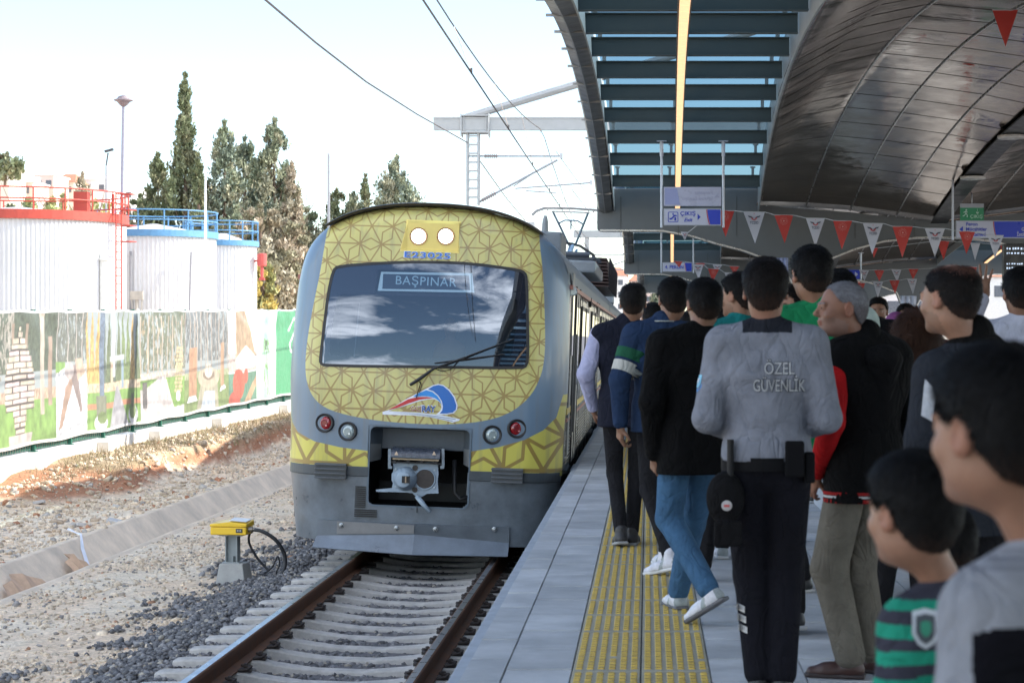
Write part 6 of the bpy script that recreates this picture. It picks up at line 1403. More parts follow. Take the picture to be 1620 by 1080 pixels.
def hair_mesh(g, mat, par, hc, ln, ns, w, HR):
    G = vdb.FloatGrid(background=float(3 * g.h)); G.copyFromArray(np.clip(g.a, -3 * g.h, 3 * g.h).astype(np.float32)); p, q = G.convertToQuads(isovalue=0.0); v = p.astype(np.float64) * g.h + g.lo; q = q[:, ::-1].astype(np.int64)
    nrm = np.cross(v[q[:, 2]] - v[q[:, 0]], v[q[:, 3]] - v[q[:, 1]]); nrm /= np.linalg.norm(nrm, axis=1)[:, None] + 1e-9; ct = v[q].mean(1)
    k = rng.integers(0, len(q), ns); a = ct[k] + rng.normal(0, g.h * .5, (ns, 3)); n = nrm[k]; n = n * np.sign((n * (a - hc)).sum(1))[:, None]
    fwd = np.array(HR @ Vector((0, .5, -1))); whirl = hc + np.array(HR @ Vector((0, -.06, .12))); f = a - whirl; f /= np.linalg.norm(f, axis=1)[:, None] + 1e-9
    cl = np.stack([vnoise(a[:, 0] * 45 + 9 * i, a[:, 1] * 45, a[:, 2] * 45) - .5 for i in range(3)], -1)
    d = f + cl * 1.1 + rng.normal(0, .16, (ns, 3)); d -= n * (d * n).sum(1)[:, None]; d /= np.linalg.norm(d, axis=1)[:, None] + 1e-9
    low_ = np.clip((a - hc)[:, 2] / .06 + .9, .25, 1)[:, None]; L_ = ln * rng.uniform(.6, 1.25, (ns, 1)) * low_; m1 = a + d * L_ * .5 + n * L_ * .22; e = a + d * L_ + n * L_ * rng.uniform(.05, .34, (ns, 1)); s_ = np.cross(d, n) * w
    V_ = np.stack([a - n * .002 - s_, a - n * .002 + s_, m1 + s_ * .8, m1 - s_ * .8, e + s_ * .15, e - s_ * .15], 1).reshape(-1, 3); i = (np.arange(ns) * 6)[:, None] + len(v)
    return mesh_obj('hair', np.concatenate([v, V_]), np.concatenate([q, i + np.array([0, 1, 2, 3]), i + np.array([3, 2, 4, 5])]).astype(np.int32), mat, par, smooth=True)
def person(label, X, Y, H, rz, skin_='tan', hair='black', head_yaw=0, head_pitch=0, lean=0, top='black_top', top_col=(.01, .01, .01), legs_col=(.015, .015, .02), legs='dark_trousers', shoe_col=(.02, .02, .02), sole_col=(.5, .5, .5),
           arms=None, feet=None, hem=.80, bulk=1.0, vox=.009, hv=None, sleeve=None, collar=1.0, paint=None, hairstyle='short', legw=1.0, hands=(1, 1), kid=False, group='people walking and standing on the platform', beard=False, fold=.012, name='person', head_off=(0, 0), drop=0, low=True, sleeve_short=False, cz=None, hk=None):
    k = H / 1.75; hv = hv or vox * .6; Z = Vector
    def V(x, y, z): return Vector((x * k, (y + lean * max(0, z - .9)) * k, z * k))
    hs = (hk or (k * 1.07 if not kid else (k + 1) / 2 * (1.0 if H > 1.2 else .97)))      # children have relatively larger heads
    hc = Vector((head_off[0], head_off[1] + lean * .7 * k, H - .118 * hs)); HR = RZ(head_yaw) @ Matrix.Rotation(-head_pitch, 3, 'X')
    hp = lambda x, y, z: hc + HR @ Vector((x * hs, y * hs, z * hs))
    sh = .172 * bulk; shz = 1.425 - drop if not kid else 1.335; nz_ = -drop * .3 if not kid else -.07
    arms = arms or [None, None]; A = []
    for i, s_ in enumerate((-1, 1)):
        e, w = (arms[i] if arms[i] else ((s_ * .235, -.035, 1.14), (s_ * .245, .035, .895))); A.append((V(s_ * sh, -.01, shz - .01), V(*e), V(*w)))
    feet = feet or [((-.09, .0, .0), 0.08, 0), ((.09, .0, .0), -.08, 0)]; Lg = []
    for i, s_ in enumerate((-1, 1)):
        (fx, fy, fz), yaw, pitch = feet[i][:3]; ank = Vector((fx * k, fy * k, fz * k)) + RZ(yaw) @ Vector((0, -.06 * k * (1 - math.cos(pitch)), .085 * k)) + Vector((0, 0, .15 * k * math.sin(pitch)))
        hip = V(s_ * .088, 0, .91); t = ank - hip; L_ = t.length; Lt = .445 * k; Ls = .40 * k; fwd = RZ(yaw * .5) @ Vector((0, 1, 0))
        c_ = min(1, L_ / (Lt + Ls)); bend = math.sqrt(max(0, 1 - c_ * c_)) * .43 * k; knee = hip + t * (Lt / (Lt + Ls)) + fwd * (bend + .012 * k); Lg.append((hip, knee, ank, yaw, pitch))
    # --- body: one continuous skin surface
    pts = [a for q in A for a in q] + [a for q in Lg for a in q[:3]] + [hc]
    lo = np.min([list(p) for p in pts], axis=0) - .20; hi = np.max([list(p) for p in pts], axis=0) + .20; hi[2] = H + .03; lo[2] = max(lo[2], -.02)
    lo[2] = -.02 if low else .5 * k
    s = SDF(lo, hi, vox); C = s.cone
    C(V(0, 0, .95), V(0, 0, 1.28), .08 * k, .09 * k, .03); C(V(-sh * .8, .0, shz - .04), V(sh * .8, .0, shz - .04), .035 * k, .035 * k, .03)
    for i in (0, 1):
        a, e, w = A[i]; C(a, e, .045 * k, .038 * k, .02); C(e, w, .038 * k, .026 * k, .015); h, kn, an = Lg[i][:3]
        if low: lw = min(1, legw); C(h, kn, .07 * k * lw, .046 * k * lw, .02); C(kn, an, .042 * k * lw, .030 * k, .02)
    nb = V(0, -.01, 1.43 + nz_); nr = .053 if not kid else .043; C(nb, hp(0, -.022, -.055), nr * k * (1 if not kid else 1.15), nr * hs, .02)
    # head
    E_ = lambda c, r, kk=.012, sub=False, rot=None: s.ell(hp(*c), [q * hs for q in r], kk, sub, rot=HR if rot is None else HR @ rot)
    E_((0, -.014, .028), (.076, .098, .088), .02); E_((0, .028, -.03), (.059, .066, .082), .03); E_((0, .070, -.089), (.024, .024, .021), .022)
    E_((0, .0, -.055), (.056, .06, .045), .03)
    fine = vox < .0085
    for q in (-1, 1):
        E_((q * .036, .058, -.026), (.026, .028, .024), .015)
        E_((q * .0775, -.012, -.002), (.009, .021, .033), .006, rot=RZ(-q * .35))
        if fine: E_((q * .0855, -.006, .0), (.005, .011, .018), .004, True); E_((q * .031, .103, .004), (.018, .016, .011), .010, True); E_((q * .031, .0815, .004), (.0135, .0115, .0115), .002)
    if fine:
        E_((0, .083, .021), (.050, .014, .010), .010)
        nl = .113 if not kid else .104; s.cone(hp(0, .088, .014), hp(0, nl - .002, -.020), .0075 * hs, .0095 * hs, .012)
        for q in (-1, 1): E_((q * .010, nl - .012, -.026), (.0075, .010, .0065), .006)
        E_((0, .091, -.050), (.022, .010, .0055), .006); E_((0, .0885, -.061), (.019, .010, .006), .005); s.box(hp(0, .101, -.0555), (.021 * hs, .006 * hs, .0012 * hs), .002, .001, rot=HR, sub=True)
    else: s.cone(hp(0, .090, .01), hp(0, .110, -.02), .009 * hs, .011 * hs, .01)
    for i in (0, 1):
        if hands[i]:
            a, e, w = A[i]; hd = (w - e).normalized(); q = (-1, 1)[i]; spec = hands[i] if isinstance(hands[i], dict) else {}
            hand_sdf(s, w + hd * .01, spec.get('d', hd + Vector((0, .25, -.15))), spec.get('n', Vector((-q, .25, 0))), spec.get('side', -q), k * (.96 if not kid else 1), spec.get('curl', .55), spec.get('spread', .1), spec.get('thumb', .5))
    skm = skin('skin_' + skin_, SK[skin_]); o = s.mesh(name, skm, None)
    o.location = (X, Y, 0); o.rotation_euler = (0, 0, rz); tag(o, label, 'person', group)
    if fine:
        sk = SK[skin_]; st = tuple(a * .72 + b_ * .22 for a, b_ in zip(sk, HAIR[hair] if hair != 'grey' else (.22, .21, .21)))
        for nm, cc in (('stubble_' + skin_ + hair, st if not (kid or hairstyle in ('long', 'scarf')) else sk), ('lips_' + skin_, (sk[0] * .88, sk[1] * .72, sk[2] * .74)), ('flush_' + skin_, (sk[0] * 1.04, sk[1] * .90, sk[2] * .88))): o.data.materials.append(skin_col(nm, cc))
        n = len(o.data.polygons); ce = np.empty(n * 3); o.data.polygons.foreach_get('center', ce); L3 = (ce.reshape(-1, 3) - np.array(hc)) @ np.array(HR) / hs; lx, ly, lz = L3.T; jj = rng.normal(0, .003, n); mi = np.zeros(n, int)
        mi[(ly + jj > -.005 + .15 * (lz + .03)) & (lz + jj < -.034 - .25 * np.maximum(0, .05 - ly)) & (lz > -.118)] = 1
        mi[(np.abs(lx) < .021) & (lz < -.045) & (lz > -.067) & (ly > .082)] = 2
        mi[((np.abs(lx) > .074) & (np.abs(lz) < .035) & (ly < .01))] = 3
        o.data.polygons.foreach_set('material_index', mi.astype(np.int32))
    # --- eyes and brows where a face shows
    if fine:
        b = B()
        for q in (-1, 1):
            p = hp(q * .031, .0915, .0045); b.add([p + HR @ Vector((math.cos(t) * .0062, .0016, math.sin(t) * .0058)) * hs for t in [math.pi * j / 5 for j in range(10)]], [tuple(range(10))])
        b.make('iris', M('iris_dark', (.02, .012, .008), .15), o)
        sb = SDF(np.array(hc) - .16, np.array(hc) + .16, .003)
        for q in (-1, 1): sb.cone(hp(q * .017, .0975, .0225), hp(q * .047, .084, .0245), .0042 * hs, .003 * hs, .003)
        sb.mesh('eyebrow', M('brow_' + hair, tuple(x * .8 + .01 for x in HAIR[hair]), .9), o)
    # --- hair
    g = SDF(np.array(hc) - .19, np.array(hc) + .19, hv); t = {'short': .010, 'buzz': .0045, 'bald': .007, 'long': .016, 'thick': .017, 'scarf': .014}[hairstyle]
    ts = min(t, .0035 if hairstyle != 'buzz' else .0018) if hairstyle in ('short', 'thick', 'buzz', 'bald') else t
    g.ell(hp(0, -.015, .029 + ts * .3), [(.0765 + ts) * hs, (.0985 + ts) * hs, (.089 + ts * .8) * hs], .01, rot=HR)
    g.ell(hp(0, -.045, -.012), [(.062 + ts * .8) * hs, (.060 + ts * .8) * hs, (.073) * hs], .02, rot=HR)
    if hairstyle == 'bald': g.ell(hp(0, -.030, .050), [(.068 + t * .6) * hs, (.074 + t * .6) * hs, (.050 + t * .6) * hs], .02, rot=HR)
    if hairstyle in ('short', 'thick'): g.ell(hp(0, -.008, .058), [(.067 + t * .9) * hs, (.088 + t * .9) * hs, (.055 + t) * hs], .02, rot=HR)
    Hi = np.array(HR.transposed()); hcn = np.array(hc)
    fl = {'short': [(-.2, -.095), (-.1, -.085), (-.06, -.058), (-.035, -.012), (-.022, .022), (-.002, .026), (.012, .018), (.03, .034), (.05, .066), (.12, .085)]}.get('short')
    if hairstyle in ('buzz', 'bald'): fl = [(-.2, -.085), (-.1, -.075), (-.06, -.045), (-.03, .0), (-.012, .026), (.02, .03), (.04, .055), (.055, .085), (.12, .10)]
    if hairstyle == 'long': fl = [(-.2, -.3), (-.02, -.3), (.015, -.14), (.04, .02), (.07, .07), (.12, .08)]
    if hairstyle == 'scarf': fl = [(-.2, -.3), (.02, -.3), (.05, -.02), (.06, .04), (.12, .05)]
    def cut(x, y, z):
        dx, dy, dz = x - hcn[0], y - hcn[1], z - hcn[2]; ly = (Hi[1, 0] * dx + Hi[1, 1] * dy + Hi[1, 2] * dz) / hs; lz = (Hi[2, 0] * dx + Hi[2, 1] * dy + Hi[2, 2] * dz) / hs
        return (np.interp(ly, [q[0] for q in fl], [q[1] for q in fl]) - lz) * hs * .8
    g.cutplane(cut)
    if hairstyle == 'bald': g.ell(hp(0, .005, .128), [.050 * hs, .085 * hs, .034 * hs], .012, sub=True, rot=HR); g.ell(hp(0, -.035, .125), [.030 * hs, .03 * hs, .022 * hs], .012, sub=True, rot=HR)
    for q in (-1, 1):
        if hairstyle in ('short', 'buzz', 'bald', 'thick'): g.ell(hp(q * .083, -.010, -.004), [.018 * hs, .024 * hs, .036 * hs], .004, sub=True, rot=HR)
    amp = {'short': .009, 'buzz': .0022, 'bald': .004, 'long': .013, 'thick': .014, 'scarf': .008}[hairstyle]
    sx = int(abs(X) * 100)
    g.warp(amp, 1, fn=lambda x, y, z: ((fbm(x * 95 + sx, y * 95, z * 60, 3) - .5) * 1.5 + (fbm(x * 26 + sx, y * 26, z * 22, 2) - .5) * 1.2) * amp if hairstyle not in ('long', 'scarf') else (fbm(x * 60 + sx, y * 60, z * 8, 3) - .5) * amp * 2)
    if hairstyle in ('long', 'scarf'):
        g2 = SDF(np.array(hc) - [.2, .2, .42], np.array(hc) + .2, hv * 1.3); sl = g
        g2.ell(hp(0, -.018, .034 + t * .4), [(.076 + t) * hs, (.099 + t * .9) * hs, (.090 + t * .9) * hs], .01, rot=HR)
        g2.cone(hp(0, -.05, .0), hp(0, -.09, -.28 if hairstyle == 'long' else -.12), .088 * hs, .07 * hs, .04, fx=1.15)
        for q in (-1, 1): g2.cone(hp(q * .06, -.01, .02), hp(q * .075, -.02 + .04 * (hairstyle == 'scarf'), -.24 if hairstyle == 'long' else -.11), .03 * hs, .028 * hs, .03)
        g2.cutplane(lambda x, y, z: np.where(((Hi[2, 0] * (x - hcn[0]) + Hi[2, 1] * (y - hcn[1]) + Hi[2, 2] * (z - hcn[2])) / hs > -.1) | True, cut(x, y, z), -1))
        g2.warp(amp, 1, fn=lambda x, y, z: (fbm(x * 50 + sx, y * 50, z * 7, 3) - .5) * amp * 2); g = g2
    hm = M('hair_' + hair + ('_scarf' if hairstyle == 'scarf' else ''), HAIR[hair] if hairstyle != 'scarf' else (.16, .045, .14), .62, var=.35, scale=60, bump=.0025, bscale=170, spec=.16)
    near = abs(Y) < 6; ns = 15000 if near else (6500 if Y < 13 else 2200)
    ho = g.mesh('headscarf', hm, o) if hairstyle == 'scarf' else hair_mesh(g, hm, o, hcn, {'buzz': .006, 'bald': .014, 'long': .06}.get(hairstyle, .021) * hs, ns, .0011 if near else .0019, HR)
    if hairstyle in ('short', 'thick', 'bald', 'buzz'):      # clipped sides: thinner hair near the ears and nape lets the scalp through
        hm2 = M('clipped_' + hair, tuple(a * .6 + b_ * .10 for a, b_ in zip(HAIR[hair], SK[skin_])), .8, var=.3, scale=80, bump=.001, bscale=300, spec=.2); ho.data.materials.append(hm2); n = len(ho.data.polygons); ce = np.empty(n * 3); ho.data.polygons.foreach_get('center', ce); ce = ce.reshape(-1, 3) - hcn
        lz = ce @ Hi[2] / hs; ly = ce @ Hi[1] / hs; lim = {'short': -.022, 'thick': -.045, 'bald': -.03, 'buzz': .018}[hairstyle]; jj = rng.normal(0, .017, n); mi = (lz + jj < lim + .25 * np.maximum(0, ly)).astype(np.int32); 
        if hairstyle == 'bald': lx = ce @ Hi[0] / hs; ho.data.materials.append(M('scalp', (.10, .042, .028), .6, var=.3, scale=60)); mi[(((lx / .058) ** 2 + ((ly + .045) / .082) ** 2 + ((lz - .11) / .048) ** 2) + jj * 22 < 1)] = 2
        ho.data.polygons.foreach_set('material_index', mi)
    if beard:
        g = SDF(np.array(hc) - .16, np.array(hc) + .16, hv); g.ell(hp(0, .028, -.034), [.063 * hs, .070 * hs, .084 * hs], .02, rot=HR); g.ell(hp(0, .066, -.086), [.032 * hs, .032 * hs, .028 * hs], .02, rot=HR)
        bl = [(-.2, -.3), (.0, -.3), (.01, -.03), (.05, -.05), (.085, -.036), (.2, -.036)] 
        def cutb(x, y, z):
            dx, dy, dz = x - hcn[0], y - hcn[1], z - hcn[2]; ly = (Hi[1, 0] * dx + Hi[1, 1] * dy + Hi[1, 2] * dz) / hs; lz = (Hi[2, 0] * dx + Hi[2, 1] * dy + Hi[2, 2] * dz) / hs
            return (lz - np.interp(ly, [-.2, .0, .03, .08, .2], [-.02, -.02, -.05, -.036, -.036])) * hs * .8
        g.cutplane(cutb); g.put(np.array(hc) - .2, np.array(hc) + .2, lambda x, y, z: -(((Hi[1, 0] * (x - hcn[0]) + Hi[1, 1] * (y - hcn[1]) + Hi[1, 2] * (z - hcn[2])) / hs) - .005) * hs, .004) if False else None
        g.mesh('beard', hm, o)
    # --- trousers
    if low:
        q = SDF(np.minimum(np.min([list(p) for L_ in Lg for p in L_[:3]], axis=0), [-.2, -.2, 0]) - .14, np.maximum(np.max([list(p) for L_ in Lg for p in L_[:3]], axis=0), [.2, .2, .95 * k]) + .15, vox * 1.05)
        q.ell(V(0, -.006, .95), (.148 * k * (.9 + .1 * bulk), .102 * k, .11 * k), .03); 
        for i in (0, 1):
            h, kn, an = Lg[i][:3]; q.ell(h + Vector(((-.0, .0)[i], -.042 * k, .0)), (.080 * k, .068 * k, .09 * k), .03)
            q.cone(h, kn, .088 * k * min(legw, 1.06), .064 * k * legw, .02); q.cone(kn, an + (kn - an) * .04, .063 * k * legw, .053 * k * legw, .02); 
        q.cone(V(0, 0, .9), V(0, 0, .98), .09 * k, .10 * k, .04, fx=1.15)
        kz = .5 * k
        q.warp(.012, 1, fn=lambda x, y, z: fold_fn(.013, X * 3 + 2, fz=13)(x, y, z) * (.45 + 1.1 * np.exp(-((z - kz) / .09) ** 2) + 1.3 * np.exp(-((z - .13 * k) / .10) ** 2)))
        zc = .075 * k; ans = [L_[2] for L_ in Lg]
        q.mesh('trousers', cloth(legs, legs_col, bump=.0015, bscale=300, var=.25, scale=7), o)
        for i in (0, 1):
            h, kn, an, yaw, pitch = Lg[i]; Rf = RZ(yaw) @ Matrix.Rotation(-pitch, 3, 'X'); s2 = SDF(np.array(an) - .26, np.array(an) + .26, vox * .85)
            fp = lambda x, y, z: an + Rf @ Vector((x * k * 1.12, y * k * 1.1, z * k))
            kk_ = k; s2.cone(fp(0, -.005, .015), fp(0, .0, -.03), .042 * k, .044 * k, .02); s2.cone(fp(0, -.02, -.048), fp(0, .10, -.055), .040 * k, .036 * k, .02); s2.cone(fp(0, .08, -.056), fp(0, .155, -.062), .036 * k, .026 * k, .02, fx=1.1)
            cutp = lambda x, y, z: None
            R3 = np.array(Rf.transposed()); a3 = np.array(an)
            s2.cutplane(lambda x, y, z: (-.068 * k - (R3[2, 0] * (x - a3[0]) + R3[2, 1] * (y - a3[1]) + R3[2, 2] * (z - a3[2]))))
            so = s2.mesh('shoe', M('shoe_%d_%d' % (int(shoe_col[0] * 99), int(shoe_col[2] * 99)), shoe_col, .5, var=.2, scale=30), o)
            if shoe_col[0] > .4 and so:
                so.data.materials.append(M('shoe_panel', (.26, .29, .29), .6, var=.2, scale=30)); nn = len(so.data.polygons); c3 = np.empty(nn * 3); so.data.polygons.foreach_get('center', c3); c3 = (c3.reshape(-1, 3) - a3) @ R3.T / k
                so.data.polygons.foreach_set('material_index', (((c3[:, 1] < -.035) & (c3[:, 2] < -.01)) | ((np.abs(c3[:, 1] - .03 + .4 * c3[:, 2]) < .014) & (np.abs(c3[:, 0]) > .02))).astype(np.int32))
            s3 = SDF(np.array(an) - .26, np.array(an) + .26, vox * .85)
            s3.box(fp(0, -.015, -.074), (.041 * k, .05 * k, .011 * k), .01, .010 * k, rot=Rf); s3.cone(fp(0, .03, -.074), fp(0, .158, -.070), .036 * k, .030 * k, .01, fx=1.1)
            s3.cutplane(lambda x, y, z: np.maximum(-.0855 * k - (R3[2, 0] * (x - a3[0]) + R3[2, 1] * (y - a3[1]) + R3[2, 2] * (z - a3[2])), (R3[2, 0] * (x - a3[0]) + R3[2, 1] * (y - a3[1]) + R3[2, 2] * (z - a3[2])) + .062 * k))
            s3.mesh('sole', M('sole_%d' % int(sole_col[0] * 99), sole_col, .6, var=.15), so)
    # --- top: torso + sleeves, one garment
    def torso(q, t=0, arms_on=True, short=False):
        q.cone(V(-.095 * bulk, 0, 1.30), V(.095 * bulk, 0, 1.30), .108 * k + t, .108 * k + t, .04, fy=1.0); q.ell(V(0, .0, 1.22), (.165 * k * bulk + t, .118 * k * (.6 + .4 * bulk) + t, .22 * k), .05)
        q.ell(V(0, .008, 1.02), (.155 * k * bulk + t, .118 * k * (.6 + .4 * bulk) + t, .20 * k), .06); q.cone(V(-.055, -.008, .97), V(-.055, -.008, .72), .118 * k * (.7 + .3 * bulk) + t, .128 * k * (.7 + .3 * bulk) + t, .04); q.cone(V(.055, -.008, .97), V(.055, -.008, .72), .118 * k * (.7 + .3 * bulk) + t, .128 * k * (.7 + .3 * bulk) + t, .04)
        q.cone(V(-sh * .93, -.012, shz - .025), V(sh * .93, -.012, shz - .025), .066 * k + t, .066 * k + t, .04); 
        for s_ in (-1, 1): q.cone(V(s_ * .05, -.02, 1.465 + nz_), V(s_ * sh * .9, -.015, shz - .005), .05 * k + t, .055 * k + t, .04)
        if arms_on: sleeves(q, t, short)
    def sleeves(q, t=0, short=False, which=(0, 1), kk=.03):
        for i in which:
            a, e, w = A[i]; q.cone(a, e if not short else a.lerp(e, .6), .064 * k + t, .052 * k + t, kk)
            if not short: q.cone(e, w - (w - e).normalized() * .012, .052 * k + t, .036 * k + t, .02)
    tl = np.minimum(np.min([list(p) for q in A for p in q], axis=0), [-.26, -.24, .6 * k]) - .10; th = np.maximum(np.max([list(p) for q in A for p in q], axis=0), [.26, .24, 1.5 * k]) + .11; tl[2] = min(tl[2], hem * k - .05)
    def finish(q, fo=fold, z0=hem, cut=True):
        if cut: q.cutplane(lambda x, y, z: z0 * k - z + 0 * x) if not any(w[2] < (z0 + .02) * k or e[2] < z0 * k for _, e, w in A) else q.cutplane(lambda x, y, z: np.where(x ** 2 + 0 * y < (.19 * k * bulk) ** 2, z0 * k - z, -1 + 0 * z))
        q.warp(fo, 1, fn=lambda x, y, z: fold_fn(fo, X * 7 + 1)(x, y, z) * (.55 + .8 * np.exp(-((z - (z0 + .07) * k) / .08) ** 2) + .5 * (np.abs(x) > .17 * k)))
    t0 = .006 if not cz else cz; q = SDF(tl, th, vox); sep_ = sleeve is not None
    torso(q, t0, not sep_, sleeve_short)
    if collar: q.cone(V(0, -.018, 1.45 + nz_), V(0, -.012, 1.45 + nz_ + .045 * collar), .074 * k, .067 * k, .012)
    finish(q); m = [cloth(top, top_col)]; extra = paint or []
    for nm, cc, _ in extra: m.append(cloth(nm, cc))
    tp = q.mesh('jacket' if top.startswith(('jacket', 'vest')) else 'shirt', m, o)
    if extra:
        n = len(tp.data.polygons); ce = np.empty(n * 3); tp.data.polygons.foreach_get('center', ce); ce = ce.reshape(-1, 3) / k; mi = np.zeros(n, int)
        for j, (_, _, pr) in enumerate(extra): mi[pr(ce[:, 0], ce[:, 1], ce[:, 2])] = j + 1
        tp.data.polygons.foreach_set('material_index', mi.astype(np.int32))
    if sep_:
        for i in (0, 1):
            sc = sleeve[i] if isinstance(sleeve, list) else sleeve; q = SDF(tl, th, vox); sleeves(q, .004, False, (i,)); q.warp(.01, 1, fn=lambda x, y, z: fold_fn(fold * 1.1, X * 5 + i)(x, y, z)); q.mesh('sleeve', cloth(*sc), o)
    o['_k'] = k; person.last = dict(o=o, k=k, A=A, Lg=Lg, V=V, hp=hp, hs=hs, HR=HR, top=tp, hc=hc)
    del o['_k']; return o
def drape(name, v, f, mat, target, parent, off=.003, axis='Y', sub=2, dr=None):
    """press flat artwork on the back (-Y local) of a garment"""
    bm = bmesh.new(); vs = [bm.verts.new(p) for p in v]
    for q in f:
        try: bm.faces.new([vs[i] for i in q])
        except ValueError: pass
    bmesh.ops.triangulate(bm, faces=bm.faces[:])
    for _ in range(sub): bmesh.ops.subdivide_edges(bm, edges=[e for e in bm.edges if e.calc_length() > .012], cuts=1)
    bmesh.ops.triangulate(bm, faces=bm.faces[:])
    me = target.data; bv = BVHTree.FromPolygons([x.co[:] for x in me.vertices], [tuple(p.vertices) for p in me.polygons])
    dr = dr or Vector((0, 1, 0))
    for x in bm.verts:
        h = bv.ray_cast(x.co - dr * 1.0, dr)
        if h[0] is not None: x.co = h[0] - dr * off
    out = [x.co.copy() for x in bm.verts]; bm.verts.index_update(); fs = [tuple(q.index for q in p.verts) for p in bm.faces]; bm.free()
    return mesh_obj(name, out, fs, mat, parent)
def XD(px, d): return (px - 1025) * d / F
def band(name, i, t0, t1, r, mat, seg=0):
    """ring round an arm between parameters t0..t1 of the upper (0) or lower (1) arm"""
    a, e, w = person.last['A'][i]; p, q = (a, e) if seg == 0 else (e, w); k = person.last['k']; b = B(); n = 24; d = (q - p).normalized(); u = d.orthogonal().normalized(); w_ = d.cross(u); v = []
    me = person.last['sl'] if 'sl' in person.last else person.last['top']; bv = BVHTree.FromPolygons([x.co[:] for x in me.data.vertices], [tuple(x.vertices) for x in me.data.polygons])
    m_ = 7
    for j in range(m_):
        c = p.lerp(q, t0 + (t1 - t0) * j / (m_ - 1))
        for s_ in range(n):
            dr = (u * math.cos(6.283 * s_ / n) + w_ * math.sin(6.283 * s_ / n)); h = bv.ray_cast(c + dr * .16, -dr, .16); rr = (h[0] - c).length + .003 if h[0] is not None else r; v.append(c + dr * min(rr, .12))
    return b.add(v, [(j * n + s_, j * n + (s_ + 1) % n, (j + 1) * n + (s_ + 1) % n, (j + 1) * n + s_) for j in range(m_ - 1) for s_ in range(n)]).make(name, mat, person.last['o'], smooth=True)

